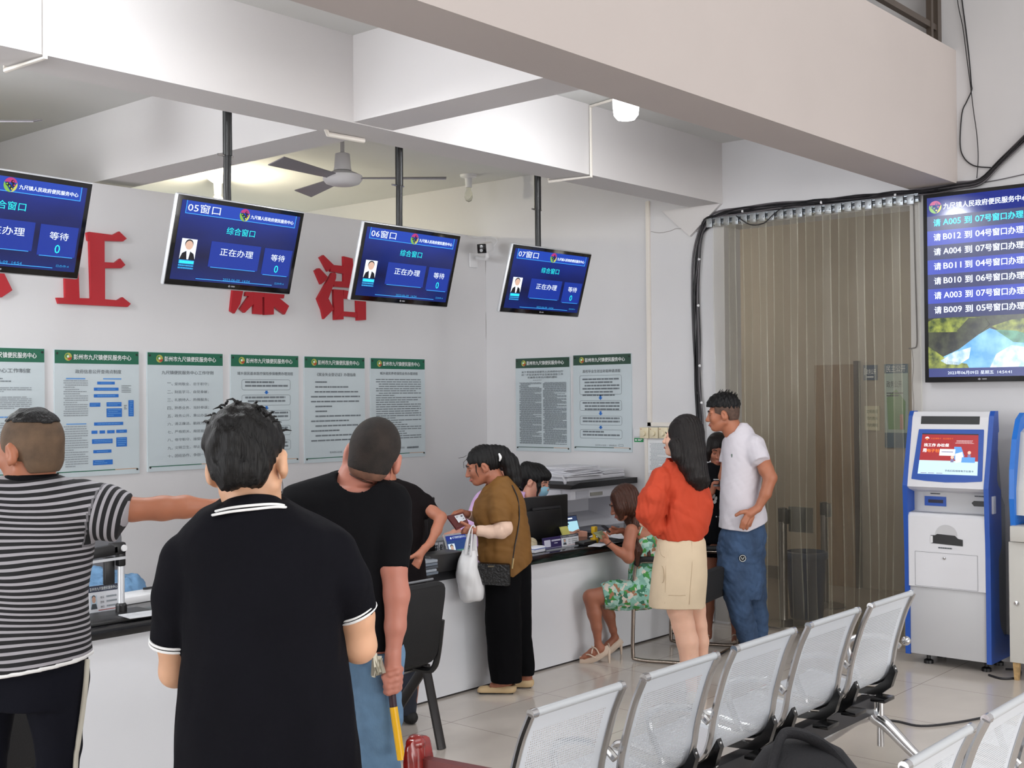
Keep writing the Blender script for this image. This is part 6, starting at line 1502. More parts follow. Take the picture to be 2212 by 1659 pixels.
# ---- the man in the dark shirt with a hand on his hip
f = Person(6.5, .006); f.sethead(822, 985, .0, 85, -10, -8, .23); fy_ = f.fpy()
hd = [f.limb([(918, 1184, -.17, 8), (906, 1198, -.18, 9)], k=.01), f.limb([(905, 1194, -.18, 5), (890, 1203, -.19, 4.2), (879, 1207, -.18, 3.4)], k=.004)]
for i in range(4): hd.append(f.limb([(912 - i * 4.2, 1200 + i, -.185 + i * .008, 4.2), (908 - i * 3.6, 1214 - i, -.19 + i * .008, 3.7), (904 - i * 4, 1227 - i * 3, -.18 + i * .008, 3.2)], k=.003))
arm = f.limb([(895, 1075, 0, 15), (938, 1108, -.03, 13), (952, 1118, -.06, 12.5), (943, 1145, -.1, 11), (930, 1172, -.15, 8), (918, 1184, -.17, 7.5)])
armL = f.limb([(815, 1080, 0, 15), (800, 1150, .05, 12), (830, 1180, .2, 8)]) + f.hand(f.X(830, 1180, .2), (.6, .7, -.2), (0, 0, 1), .17, .5)
f.body([f.limb([(826, 1005, .02, 24), (832, 1045, 0, 26)]), f.loft([(1050, 855, 45, 0, 32), (1100, 858, 52, 0, 38), (1200, 866, 44, 0, 38), (1300, 872, 44, 0, 38)]), arm, armL, hd, f.limb([(892, 1300, -.05, 26), (892, 1420, -.05, 20), (888, 1535, -.05, 11)]), f.limb([(862, 1300, .1, 26), (864, 1420, .12, 20), (866, fy_ - 22, .14, 11)])], SKC, 'person in a dark shirt standing at the counter, one hand on the hip')
f.wear('shirt', [f.loft([(1036, 842, 20, 0, 24), (1046, 850, 42, 0, 32), (1062, 855, 54, 0, 38), (1110, 858, 58, 0, 44), (1200, 866, 50, 0, 44), (1262, 870, 52, 0, 46)]), f.limb([(888, 1072, 0, 23), (915, 1090, 0, 20), (935, 1110, 0, 17)], True, k=.02), f.limb([(818, 1076, 0, 23), (804, 1125, .03, 18)], True, k=.02)], DKB, disp=wrinkle(21, .005, .7))
f.hair([((-.018, 0, .034), (.105, .085, .094))], HB, cuts=[lambda p: p[:, 0] - .055, lambda p: -.03 - p[:, 2]])
f.wear('trousers', [f.loft([(1250, 870, 47, 0, 42), (1310, 874, 46, .0, 42)]), f.limb([(890, 1310, -.05, 28), (886, 1420, -.05, 23), (880, 1543, -.05, 17)], True, k=.01), f.limb([(862, 1310, .1, 28), (864, 1420, .12, 23), (866, fy_ - 16, .14, 17)], True, k=.01)], DJEAN, disp=wrinkle(22, .004, .8))
f.shoe('shoe', (893, f.fpy(-.1)), (868, f.fpy(.12)), BLACKM, .042, .06, -.1, .12); f.shoe('shoe', (868, f.fpy(.08)), (850, f.fpy(.3)), BLACKM, .042, .06, .08, .3)
# ---- the woman in the brown blouse
f = Person(7.14, .0045); f.sethead(1041, 1005, .0, 186, -17, 0, .215); fy_ = f.fpy()
OVS = mat('beige oversleeve', (222, 190, 170), .8, bump=.1, bscale=300); BRN = mat('brown blouse cloth', (116, 78, 26), .75, noise=.08, nscale=6)
hn = [f.limb([(1028, 1146, -.16, 8), (1016, 1144, -.17, 8)], k=.01)]
for i in range(4): hn.append(f.limb([(1014 - i * .5, 1140 + i * 3.4, -.17, 3.8), (1006 - i, 1141 + i * 3, -.18, 3.4), (1000 - i * .6, 1145 + i * 2.2, -.165, 3.0)], k=.003))
hn.append(f.limb([(1014, 1137, -.17, 4), (1004, 1132, -.18, 3.5), (996, 1128, -.18, 3.0)], k=.004))
hn2 = [f.limb([(1010, 1111, .08, 7.5), (996, 1107, .07, 8)], k=.01)]
for i in range(4): hn2.append(f.limb([(992, 1104 + i * 2.5, .07, 3.6), (982, 1107 + i * 2.6, .06, 3.3), (976, 1113 + i * 2.2, .045, 3.0)], k=.003))
hn2.append(f.limb([(1000, 1104, .06, 3.8), (990, 1107, .045, 3.3), (984, 1111, .04, 3)], k=.004))
arms = f.limb([(1078, 1082, -.08, 17), (1086, 1136, -.14, 14), (1060, 1148, -.15, 11), (1028, 1146, -.16, 8)]) + f.limb([(1075, 1082, .12, 17), (1062, 1128, .16, 13), (1035, 1120, .13, 10), (1010, 1111, .08, 7.5)])
legs = f.limb([(1085, 1240, -.05, 26), (1088, 1360, -.05, 20), (1092, 1475, -.05, 12)]) + f.limb([(1112, 1240, .05, 26), (1124, 1360, .06, 18), (1136, 1462, .09, 12)])
feet = f.limb([(1094, 1474, -.05, 12), (1066, 1482, -.05, 9)]) + f.limb([(1138, 1463, .09, 12), (1122, 1472, .09, 9)])
f.body([f.limb([(1062, 1022, .01, 20), (1080, 1054, 0, 21)], k=.02), f.loft([(1052, 1083, 24, 0, 26), (1085, 1082, 38, 0, 42), (1150, 1086, 46, 0, 40), (1225, 1092, 40, 0, 34)]), arms, hn, hn2, legs, feet], SKC, 'person with a black ponytail in a brown blouse looking at a wallet', h=.0042)
f.face(EYED, True, True, True)
tors = f.loft([(1029, 1086, 14, .0, 22), (1040, 1084, 27, .0, 32), (1054, 1082, 37, 0, 42), (1070, 1082, 45, 0, 48), (1088, 1080, 52, 0, 52), (1112, 1079, 56, 0, 52), (1139, 1085, 56, 0, 50), (1166, 1090, 55, 0, 50), (1193, 1091, 57, 0, 50), (1245, 1093, 58, 0, 50)], 2.2)
sl = f.limb([(1076, 1080, -.09, 27), (1080, 1106, -.13, 23), (1082, 1129, -.15, 21)], True, k=.02)
bl = f.wear('blouse', [tors, sl, f.limb([(1072, 1080, .11, 26), (1066, 1118, .15, 21)], True)], BRN, disp=wrinkle(31, .007, .8, .5), cuts=[f.plane((1020, 1203), (1108, 1240)), f.plane((1108, 1240), (1152, 1209))], sub=[f.limb([(1058, 1020, -.0, 19), (1066, 1044, .0, 19)])])
f.wear('oversleeve', [f.limb([(1084, 1122, -.145, 17.5), (1089, 1140, -.15, 17.5), (1082, 1147, -.155, 15.5), (1058, 1149, -.155, 13), (1029, 1146, -.16, 10.5)], True)], OVS, disp=wrinkle(9, .002, 1.5)); f.wear('oversleeve', [f.limb([(1062, 1126, .16, 15), (1035, 1120, .13, 12), (1012, 1112, .085, 10)], True)], OVS)
f.hair([((-.02, 0, .034), (.107, .084, .094)), ((-.06, 0, .0), (.065, .066, .065))], HB, cuts=[lambda p: p[:, 0] - .07 - .2 * p[:, 2], lambda p: (.028 - p[:, 2]) * (p[:, 0] > .03) - 1 * (p[:, 0] <= .03), lambda p: (-.0 - p[:, 2]) * (p[:, 0] > -.035) - 1 * (p[:, 0] <= -.035), lambda p: -.07 - p[:, 2]], sp=[f.limb([(1070, 975, -.0, 15), (1084, 980, 0, 16), (1100, 998, 0, 18), (1108, 1020, 0, 18), (1113, 1040, -.01, 13), (1115, 1055, -.02, 4)], k=.02)], disp=lambda P: .0022 * np.sin(P @ NV([260, 120, 40])))
f.mb('hair_wisps', MB().tube([f.hpt((.075, .02, .09)), f.hpt((.1, .025, .085)), f.hpt((.13, .03, .09))], .0012, 4).tube([f.hpt((.08, .03, .07)), f.hpt((.108, .035, .055)), f.hpt((.116, .04, .02))], .0014, 4).tube([f.hpt((.04, .078, .02)), f.hpt((.05, .08, -.02)), f.hpt((.045, .074, -.06))], [.004, .003, .001], 5), HB)
m = MB(); m.tube([f.X(1078, 980, -.045), f.X(1081, 988, -.055), f.X(1079, 996, -.05)], [.006, .009, .004], 8, smooth=3); f.mb('hair_clip', m, WHITEB)
BLKW = mat('black wide trousers', (10, 10, 13), .9, spec=.12)
tr1 = f.loft([(1195, 1085, 38, -.03, 36), (1266, 1086, 37, -.05, 34), (1354, 1088, 38, -.05, 30), (1430, 1091, 36, -.05, 28), (1471, 1093, 33, -.05, 25)], 2.4); tr2 = f.loft([(1195, 1112, 34, .04, 36), (1266, 1116, 31, .05, 32), (1364, 1122, 27, .08, 28), (1430, 1130, 24, .09, 26), (1456, 1136, 18, .09, 23)], 2.4)
f.wear('wide_trousers', [tr1, tr2], BLKW, disp=wrinkle(33, .004, .6, .15))
BEI = mat('beige leather', (206, 178, 136), .4)
def flat_shoe(px0, px1, d):
    y0 = f.fpy(d); V = f.X(px1, y0, d) - f.X(px0, y0, d); a = f.X(px0, y0, d); L = np.linalg.norm(V); t = V / L; z = NV([0, 0, 1.0])
    sh = f.wear('shoe', [('c', a + t * .03 + z * .03, a + t * .05 + z * .03, .036, .034, False, 1, .01), ('c', a + t * .05 + z * .024, a + V - t * .03 + z * .014, .036, .028, False, 1, .02)], BEI, cuts=[lambda P: a[2] + .006 - P[:, 2], lambda P: (P[:, 2] - a[2] - .052)], h=.004, sub=[('c', a + t * .035 + z * .06, a + t * (L * .6) + z * .05, .03, .024, False, 1, 0)])
    f.mb('sole', MB().box(a + V / 2 + z * .004, (L - .03, .055, .008), Matrix((Vector(t), Vector(np.cross(z, t)), Vector(z))).transposed(), .003), BLACKM, sh); return a + V - t * .06 + z * .03
q = flat_shoe(1114, 1030, -.05); f.mb('shoe_buckle', MB().ell(q, (.02, .02, .01), 8), mat('gold buckle', (200, 170, 110), .25, .9), f.root.children[-1] if False else None); flat_shoe(1152, 1094, .09)
# what she carries
def carried(name, label, cat, fig, px, py, dd):
    return thing(name, label, cat, fig.world(NV([fig.X(px, py, dd)]))[0])
def cobj(fig, name, mbx, m, root, **k):
    mbx.v = [tuple(p) for p in fig.world(NV(mbx.v))]; return obj(name, mbx, m, root, **k)
wl = carried('wallet', 'open dark red wallet with a white card, held by the brown blouse woman', 'wallet', f, 988, 1125, -.08)
q4 = [f.X(965, 1114, -.0), f.X(1001, 1107, .04), f.X(1012, 1128, -.17), f.X(985, 1141, -.2)]; nn = np.cross(q4[1] - q4[0], q4[3] - q4[0]); nn /= np.linalg.norm(nn); nn = nn if nn[2] > 0 else -nn
cobj(f, 'cover', MB().prism(q4, -nn * .014), mat('dark red leather', (92, 28, 30), .45), wl)
def bil(u, v, k=.001): return (q4[0] * (1 - u) + q4[1] * u) * (1 - v) + (q4[3] * (1 - u) + q4[2] * u) * v + nn * k
cd = cobj(f, 'card', MB().quad([bil(.38, .15), bil(.92, .12), bil(.92, .72), bil(.38, .75)]), CARDW, wl); m = MB()
for u, v in ((.45, .25), (.72, .25), (.72, .5)): m.quad([bil(u, v, .002), bil(u + .12, v, .002), bil(u + .12, v + .12, .002), bil(u, v + .12, .002)])
cobj(f, 'card_print', m, INKD, cd)
bg = carried('plastic_bag', 'white plastic carrier bag hanging from the brown blouse woman', 'bag', f, 1010, 1298, -.16)
PLS = mat('thin white plastic', (222, 222, 224), .35)
V, Q = f.mesh([f.loft([(1188, 1014, 14, -.17, 10), (1215, 1010, 21, -.17, 24), (1240, 1010, 25, -.17, 32), (1270, 1017, 26, -.17, 32), (1291, 1020, 23, -.17, 26), (1297, 1020, 18, -.17, 18)], 2.6)], disp=wrinkle(41, .005, .8, .3), cuts=[f.plane((997, 1299), (1044, 1285))]); f.add('sack', V, Q, PLS, bg)
m = MB(); m.tube([f.X(1006, 1196, -.19), f.X(1010, 1165, -.2), f.X(1017, 1140, -.2), f.X(1024, 1136, -.18), f.X(1026, 1150, -.17), f.X(1025, 1180, -.16), f.X(1024, 1200, -.16)], [.03, .018, .008, .006, .008, .014, .024], 8, smooth=5, flat=.5)
m.tube([f.X(1016, 1200, -.22), f.X(1019, 1165, -.21), f.X(1020, 1142, -.2)], [.02, .01, .006], 8, smooth=4, flat=.5); cobj(f, 'handle', m, PLS, bg)
hb = carried('shoulder_bag', 'small black crocodile-patterned shoulder bag on the brown blouse woman', 'bag', f, 1065, 1268, -.2)
CRO = mat('black crocodile leather', (14, 14, 16), .2, bump=.6, bscale=70)
m = MB(); F4 = [f.X(1031, 1216, -.2), f.X(1103, 1219, -.2), f.X(1103, 1268, -.2), f.X(1024, 1263, -.2)]; m = rpanel(F4, .05, (0, 1, 0), .015); cobj(f, 'pouch', m, CRO, hb)
m = MB(); m.quad([f.X(1054, 1222, -.203), f.X(1067, 1222, -.203), f.X(1067, 1225, -.203), f.X(1054, 1225, -.203)][::-1]); cobj(f, 'metal_plate', m, mat('brass plate', (120, 110, 90), .3, .8), hb)
m = MB(); P_ = [f.X(1106, 1222, -.19), f.X(1108, 1206, -.19)] + [f.surf(x, y, [tors], off=.014) for x, y in ((1112, 1180), (1119, 1144), (1122, 1110), (1118, 1075), (1106, 1048))]
m.tube(P_, .004, 6, smooth=4); cobj(f, 'strap', m, BLACK, hb); cobj(f, 'strap_chain', MB().tube([f.X(1106, 1228, -.2), f.X(1109, 1206, -.2)], .006, 6), mat('brass chain', (170, 150, 110), .3, .9), hb)

# ---- the masked clerk and the clerk behind the brown blouse
LIL = mat('lilac blouse', (206, 170, 214), .75)
f = Person(8.7, .006); f.sethead(1160, 1038, .0, -32, -18, 0, .215)
hn = [f.limb([(1232, 1155, -.12, 6.5), (1246, 1154, -.12, 6)], k=.01)]
for i in range(4): hn.append(f.limb([(1246, 1149 + i * 3.2, -.12, 3), (1257, 1149 + i * 4, -.13, 2.8), (1267, 1150 + i * 4.6, -.13, 2.4)], k=.003))
hn.append(f.limb([(1240, 1150, -.13, 3), (1250, 1145, -.14, 2.6)], k=.003))
f.body([f.limb([(1148, 1055, .0, 15), (1140, 1080, 0, 17)]), f.loft([(1078, 1136, 38, 0, 24), (1140, 1130, 46, 0, 32), (1230, 1130, 46, 0, 36)]), f.limb([(1170, 1100, -.05, 14), (1190, 1148, -.08, 11), (1232, 1155, -.12, 7)]), hn, f.limb([(1092, 1100, 0, 14), (1085, 1150, -.05, 11), (1110, 1165, -.12, 8)]), f.hand(f.X(1110, 1165, -.12), (.9, -.3, 0), (0, 0, 1), .16, .4)], skinmat('clerk skin', (206, 150, 128)), 'person in a lilac blouse and blue face mask, seated behind the monitor', h=.0045)
f.face(EYED, True, False, True)
f.wear('blouse', [f.loft([(1062, 1132, 14, .02, 18), (1074, 1132, 34, 0, 26), (1090, 1131, 50, 0, 32), (1140, 1130, 52, 0, 38), (1240, 1130, 54, 0, 42)]), f.limb([(1168, 1096, -.04, 17), (1190, 1146, -.08, 14), (1222, 1155, -.11, 10)], True), f.limb([(1092, 1096, 0, 17), (1085, 1150, -.05, 14)], True)], LIL, disp=wrinkle(51, .004, 1), sub=[f.limb([(1152, 1050, -.05, 14), (1146, 1078, -.06, 14)])])
f.hair([((-.02, 0, .034), (.112, .09, .098)), ((-.07, 0, .05), (.06, .06, .06)), ((.05, 0, .06), (.05, .07, .04))], HB, cuts=[lambda p: p[:, 0] - .1, lambda p: (.03 - p[:, 2]) * (p[:, 0] > .04) - 1 * (p[:, 0] <= .04), lambda p: (.005 - p[:, 2]) * (p[:, 0] > -.03) - 1 * (p[:, 0] <= -.03), lambda p: -.075 - p[:, 2]], sp=[f.limb([(1138, 1012, 0, 16), (1128, 1030, 0, 15), (1132, 1050, .02, 9)]), f.limb([(1168, 1020, -.06, 5), (1164, 1050, -.08, 4), (1160, 1072, -.08, 1.5)], k=.004)], disp=lambda P: .002 * np.sin(P @ NV([280, 160, 80])))
m = MB()
vs = []
for j, z in enumerate((-.012, -.03, -.05, -.07, -.092)):
    for i, y in enumerate((-.058, -.035, -.012, .012, .035, .058)): vs.append(f.hpt((.118 - 9.5 * y * y - (.022 if j == 0 else 0) * (abs(y) > .02) - .002 * (j % 2) - (.012 if j == 4 else 0) - (.005 if j == 0 else 0), y, z)))
m.add(vs, [(j * 6 + i, j * 6 + i + 1, (j + 1) * 6 + i + 1, (j + 1) * 6 + i) for j in range(4) for i in range(5)]); f.mb('face_mask', m, mat('pale blue mask', (146, 196, 216), .8))
f.mb('mask_strap', MB().tube([f.hpt((.085, .058, -.02)), f.hpt((.03, .084, .0)), f.hpt((-.02, .095, .005))], .0015, 5).tube([f.hpt((.085, .058, -.085)), f.hpt((.03, .08, -.05)), f.hpt((-.02, .09, -.03))], .0015, 5), WHITEB)
f = Person(8.15, .007); f.sethead(1070, 1010, .0, 250, -20, 0, .21)
f.body([f.limb([(1068, 1030, .0, 17), (1066, 1060, 0, 19)]), f.loft([(1065, 1066, 30, 0, 24), (1120, 1066, 40, 0, 32), (1250, 1066, 42, 0, 36)]), f.limb([(1034, 1098, 0, 14), (1018, 1130, -.1, 11), (992, 1150, -.15, 8)]), f.hand(f.X(992, 1150, -.15), (-.7, -.7, 0), (0, 0, 1), .16, .4), f.limb([(1098, 1098, 0, 14), (1106, 1150, .12, 11)]), f.hand(f.X(1106, 1150, .12), (0, -.9, -.2), (0, 0, 1), .16, .4)], MATS['clerk skin'], 'person in a lilac blouse almost hidden behind the brown blouse woman')
f.wear('blouse', [f.loft([(1052, 1067, 14, .02, 18), (1064, 1066, 34, 0, 26), (1084, 1066, 46, 0, 34), (1140, 1066, 46, 0, 38), (1260, 1066, 50, 0, 42)]), f.limb([(1032, 1094, 0, 16), (1016, 1132, -.1, 14), (994, 1148, -.15, 11)], True), f.limb([(1100, 1094, 0, 16), (1106, 1145, .12, 13)], True)], LIL)
f.hair([((-.02, 0, .034), (.108, .086, .094))], HB, cuts=[lambda p: p[:, 0] - .07, lambda p: -.02 - p[:, 2]])
f.face(EYED)

# ---- the seated woman in the floral dress
def floral():
    m = bpy.data.materials.new('green floral cloth'); m.use_nodes = True; nt = m.node_tree; b = nt.nodes['Principled BSDF']; b.inputs['Roughness'].default_value = .8
    tc = nt.nodes.new('ShaderNodeTexCoord'); src = tc.outputs['Object']
    nz = nt.nodes.new('ShaderNodeTexNoise'); nz.inputs['Scale'].default_value = 24; nt.links.new(src, nz.inputs['Vector'])
    ad = nt.nodes.new('ShaderNodeVectorMath'); ad.operation = 'MULTIPLY_ADD'; ad.inputs[1].default_value = (.055, .055, .055); nt.links.new(nz.outputs['Color'], ad.inputs[0]); nt.links.new(src, ad.inputs[2])
    vo = nt.nodes.new('ShaderNodeTexVoronoi'); vo.inputs['Scale'].default_value = 38; nt.links.new(ad.outputs[0], vo.inputs['Vector'])
    sp = nt.nodes.new('ShaderNodeSeparateColor'); nt.links.new(vo.outputs['Color'], sp.inputs[0])
    cr = nt.nodes.new('ShaderNodeValToRGB'); cr.color_ramp.interpolation = 'CONSTANT'; e = cr.color_ramp.elements; e[0].position = 0; e[0].color = rgb(128, 176, 160); e[1].position = .3; e[1].color = rgb(62, 140, 64)
    for p, c in ((.48, (164, 200, 188)), (.68, (210, 196, 184)), (.8, (52, 110, 84)), (.92, (156, 110, 80))): q = e.new(p); q.color = rgb(*c)
    nt.links.new(sp.outputs[0], cr.inputs[0]); nt.links.new(cr.outputs[0], b.inputs['Base Color']); return m
f = Person(8.0, .005); f.sethead(1347, 1086, -.02, 190, -24, 0, .21); fy_ = f.fpy()
hn = [f.limb([(1317, 1176, -.18, 6), (1309, 1167, -.18, 7)], k=.01)]
for i in range(4): hn.append(f.limb([(1306 - i * .5, 1160 + i * 3, -.17, 3.2), (1299 - i * .3, 1158 + i * 3.4, -.165, 3.0), (1298 + i, 1155 + i * 3, -.14, 2.6)], k=.003))
hn.append(f.limb([(1312, 1162, -.19, 3.4), (1309, 1154, -.2, 2.9), (1304, 1150, -.2, 2.5)], k=.003))
hn2 = [f.limb([(1345, 1146, .02, 6), (1332, 1147, .0, 7)], k=.01)]
for i in range(4): hn2.append(f.limb([(1328, 1142 + i * 3, -.01, 3), (1318, 1143 + i * 3.2, -.03, 2.8), (1311 + i * 2, 1149 + i * 2, -.03, 2.4)], k=.003))
hn2.append(f.limb([(1332, 1142, -.02, 3), (1322, 1138, -.04, 2.6)], k=.003))
thn = f.limb([(1390, 1284, -.08, 28), (1330, 1284, -.12, 24), (1276, 1290, -.14, 16)]); thf = f.limb([(1395, 1284, .1, 28), (1340, 1288, .09, 24), (1304, 1300, .06, 15)])
shn = f.limb([(1276, 1290, -.14, 16), (1284, 1325, -.14, 15), (1289, 1355, -.14, 11), (1292, 1390, -.13, 7), (1296, 1402, -.13, 8)]); shf = f.limb([(1304, 1300, .06, 15), (1316, 1330, .08, 13), (1324, 1360, .1, 8), (1328, 1376, .12, 7)])
ftn = f.limb([(1298, 1399, -.13, 8.5), (1280, 1409, -.13, 8.5), (1262, 1419, -.13, 6)]); ftf = f.limb([(1329, 1378, .12, 8), (1314, 1392, .1, 7), (1300, 1404, .08, 5)])
for i in range(4): ftn += f.limb([(1262, 1418, -.15 + i * .016, 3), (1254 + i, 1422, -.15 + i * .016, 2.4)], k=.003)
f.body([f.limb([(1362, 1108, .0, 15), (1378, 1138, .0, 16)]), f.loft([(1134, 1384, 22, 0, 28), (1150, 1384, 30, 0, 40), (1200, 1388, 26, 0, 34), (1280, 1392, 34, 0, 42)]), f.limb([(1364, 1146, -.13, 14), (1358, 1180, -.16, 12.5), (1358, 1205, -.17, 11.5), (1338, 1192, -.18, 9), (1317, 1176, -.18, 6)]), hn, f.limb([(1392, 1146, .12, 14), (1378, 1180, .12, 12), (1345, 1146, .02, 6)]), hn2, thn, thf, shn, shf, ftn, ftf], SKC, 'person with long brown hair in a green floral dress, seated with a phone', h=.0042)
f.face(EYED, True, True, True)
FLO = floral()
f.wear('floral_dress', [f.loft([(1152, 1394, 22, .0, 36), (1165, 1392, 31, 0, 44), (1200, 1390, 29, 0, 40), (1235, 1390, 31, 0, 42), (1290, 1392, 38, 0, 50)]), f.limb([(1392, 1284, -.08, 31), (1330, 1284, -.11, 29), (1302, 1288, -.12, 26)], True), f.limb([(1394, 1286, .1, 31), (1335, 1290, .12, 27), (1316, 1295, .12, 24)], True), f.loft([(1262, 1345, 44, 0, 40), (1285, 1342, 46, 0, 52), (1309, 1338, 32, 0, 48)])], FLO, disp=wrinkle(61, .005, 1.3))
f.mb('dress_straps', MB().tube([f.X(1380, 1156, -.13), f.X(1386, 1140, -.1), f.X(1396, 1134, -.03)], .006, 6), FLO)
hp = [f.limb([(1352, 1070, .0, 24), (1362, 1095, .02, 27), (1368, 1118, .0, 20), (1374, 1150, -.06, 13), (1378, 1190, -.13, 8), (1376, 1222, -.13, 3)], k=.02), f.limb([(1332, 1072, -.07, 12), (1340, 1098, -.085, 12), (1341, 1118, -.085, 6)], k=.02), f.limb([(1385, 1120, .02, 14), (1396, 1160, -.08, 9), (1402, 1200, -.13, 4)], k=.02), f.limb([(1374, 1120, -.08, 8), (1368, 1160, -.14, 5), (1371, 1205, -.15, 2)], k=.008)]
f.hair([((-.024, 0, .034), (.106, .09, .096)), ((-.02, 0, -.03), (.088, .1, .085))], HBR, cuts=[lambda p: p[:, 0] - .078], sp=hp, disp=lambda P: .0028 * np.sin(P @ NV([240, 160, 20]) + 2 * np.sin(P[:, 2] * 9)))
CREAM = mat('cream strap leather', (216, 196, 178), .45)
def sandal(pts, heel, toe, dd, straps, hh):
    m = MB(); y0 = f.fpy(dd); m.tube([f.X(*p) for p in pts], .012, 8, smooth=4, flat=2.2)
    r = f.mb('sandal', m, CREAM); m = MB(); a = f.X(*heel); m.tube([a, NV([a[0] + .004, a[1], f.X(0, y0, dd)[2]])], [.013, .006], 8); f.mb('sandal_heel', m, CREAM, r)
    m = MB(); [m.tube([f.X(*p) for p in s_], .005, 6, smooth=4) for s_ in straps]; f.mb('sandal_straps', m, CREAM, r)
sandal([(1317, 1400, -.13), (1304, 1409, -.13), (1287, 1420, -.13), (1268, 1426, -.13), (1252, 1426, -.13)], (1315, 1402, -.13), None, -.13, [[(1278, 1412, -.17), (1280, 1402, -.15), (1286, 1398, -.12), (1292, 1402, -.1)], [(1294, 1413, -.17), (1288, 1402, -.165), (1278, 1396, -.13)], [(1286, 1421, -.17), (1272, 1414, -.165), (1262, 1415, -.12)]], .06)
sandal([(1342, 1382, .12), (1332, 1392, .11), (1318, 1404, .09), (1306, 1410, .08), (1298, 1410, .07)], (1341, 1383, .12), None, .12, [[(1318, 1402, .06), (1314, 1390, .08), (1310, 1394, .14)]], .06)
f.mb('bracelet', MB().tube([f.X(1315 + 6 * math.cos(a), 1175 - 5 * math.cos(a) , -.18 + .02 * math.sin(a)) for a in np.linspace(0, 6.29, 16)], .003, 5), mat('dark bracelet', (60, 40, 36), .4))
ph = carried('phone', 'phone in a green grey case in the floral dress woman lower hand', 'phone', f, 1294, 1158, -.16)
q4 = [f.X(1280, 1151, -.2), f.X(1299, 1146, -.17), f.X(1308, 1158, -.14), f.X(1298, 1165, -.17)]; nn = np.cross(q4[1] - q4[0], q4[3] - q4[0]); nn /= np.linalg.norm(nn); nn = nn if nn[2] > 0 else -nn
cobj(f, 'case', MB().prism(q4, -nn * .012), mat('sage case', (126, 134, 104), .5), ph); cobj(f, 'screen', MB().quad([p + nn * .001 for p in [q4[i] * .9 + sum(q4) / 4 * .1 for i in range(4)]]), mat('grey phone glass', (70, 78, 76), .1), ph)
ph = carried('phone', 'slim dark phone in the floral dress woman far hand', 'phone', f, 1310, 1142, -.03)
cobj(f, 'body', MB().prism([f.X(1299, 1135, -.06), f.X(1305, 1134, -.03), f.X(1323, 1146, -.02), f.X(1317, 1149, -.05)], (0, .004, -.008)), mat('dark phone', (40, 40, 46), .15), ph)

# ---- the woman in the orange blouse
f = Person(6.9, .0045); f.sethead(1472, 948, -.0, 152, 8, 0, .215); fy_ = f.fpy()
ORG = mat('orange blouse cloth', (184, 60, 28), .8, noise=.06, nscale=5); KHA = mat('khaki cotton', (208, 188, 160), .8, noise=.04, nscale=8, bump=.1, bscale=200)
legs = f.limb([(1462, 1270, -.04, 30), (1468, 1315, -.04, 27), (1476, 1350, -.03, 24), (1485, 1385, -.03, 23.5), (1490, 1430, -.03, 20), (1494, 1480, -.03, 11), (1496, 1500, -.03, 11)]) + f.limb([(1494, 1270, .06, 30), (1499, 1315, .07, 25), (1508, 1350, .07, 19), (1513, 1385, .07, 18), (1515, 1430, .07, 14), (1514, 1470, .08, 9), (1514, 1484, .08, 9)])
arms = f.limb([(1430, 1045, -.06, 17), (1406, 1100, -.08, 14), (1418, 1140, -.06, 10), (1390, 1130, .1, 8)]) + f.hand(f.X(1390, 1130, .1), (.6, .6, .2), (0, -.3, 1), .16, .5) + f.limb([(1505, 1045, .06, 17), (1512, 1100, .08, 14), (1480, 1130, .2, 9)]) + f.hand(f.X(1480, 1130, .2), (-.8, .3, .2), (0, 0, 1), .16, .5)
f.body([f.limb([(1474, 965, .02, 18), (1474, 1006, .0, 20)]), f.loft([(1008, 1472, 40, 0, 26), (1050, 1472, 44, 0, 32), (1130, 1472, 38, 0, 32), (1180, 1470, 40, 0, 36), (1290, 1468, 44, 0, 38)]), arms, legs, f.limb([(1496, 1500, -.03, 11), (1500, 1512, -.08, 9)]), f.limb([(1514, 1484, .08, 9), (1518, 1496, .04, 8)])], SKD, 'person with long black hair in an orange blouse and khaki skirt', h=.0045)
f.face(EYED, True, True)
f.wear('blouse', [f.loft([(994, 1464, 22, .01, 26), (1004, 1468, 34, 0, 30), (1020, 1471, 46, 0, 36), (1050, 1473, 54, 0, 42), (1090, 1478, 58, 0, 46), (1125, 1478, 55, 0, 48), (1146, 1472, 54, 0, 48), (1161, 1468, 48, 0, 43)], 2.2), f.limb([(1430, 1036, -.06, 22), (1410, 1078, -.1, 27), (1406, 1105, -.1, 27), (1418, 1138, -.09, 17)], False, k=.02), f.limb([(1502, 1040, .06, 22), (1514, 1088, .08, 25), (1508, 1130, .1, 18)], False, k=.02)], ORG, disp=wrinkle(71, .013, .8, .5), sub=[f.limb([(1462, 985, -.02, 17), (1458, 1004, -.0, 17)])])
sk = f.wear('skirt', [f.loft([(1146, 1471, 42, 0, 34), (1158, 1471, 46, 0, 38), (1168, 1471, 51, 0, 42), (1200, 1470, 55, 0, 47), (1245, 1467, 59, 0, 49), (1300, 1463, 60, 0, 50), (1309, 1463, 60, 0, 50)], 2.5)], KHA, disp=wrinkle(72, .003, .6))
skl = f.loft([(1146, 1471, 42, 0, 34), (1158, 1471, 46, 0, 38), (1168, 1471, 51, 0, 42), (1200, 1470, 55, 0, 47), (1245, 1467, 59, 0, 49), (1300, 1463, 60, 0, 50), (1309, 1463, 60, 0, 50)], 2.5)
SEAM = mat('khaki seam', (184, 162, 134), .8)
m = MB()
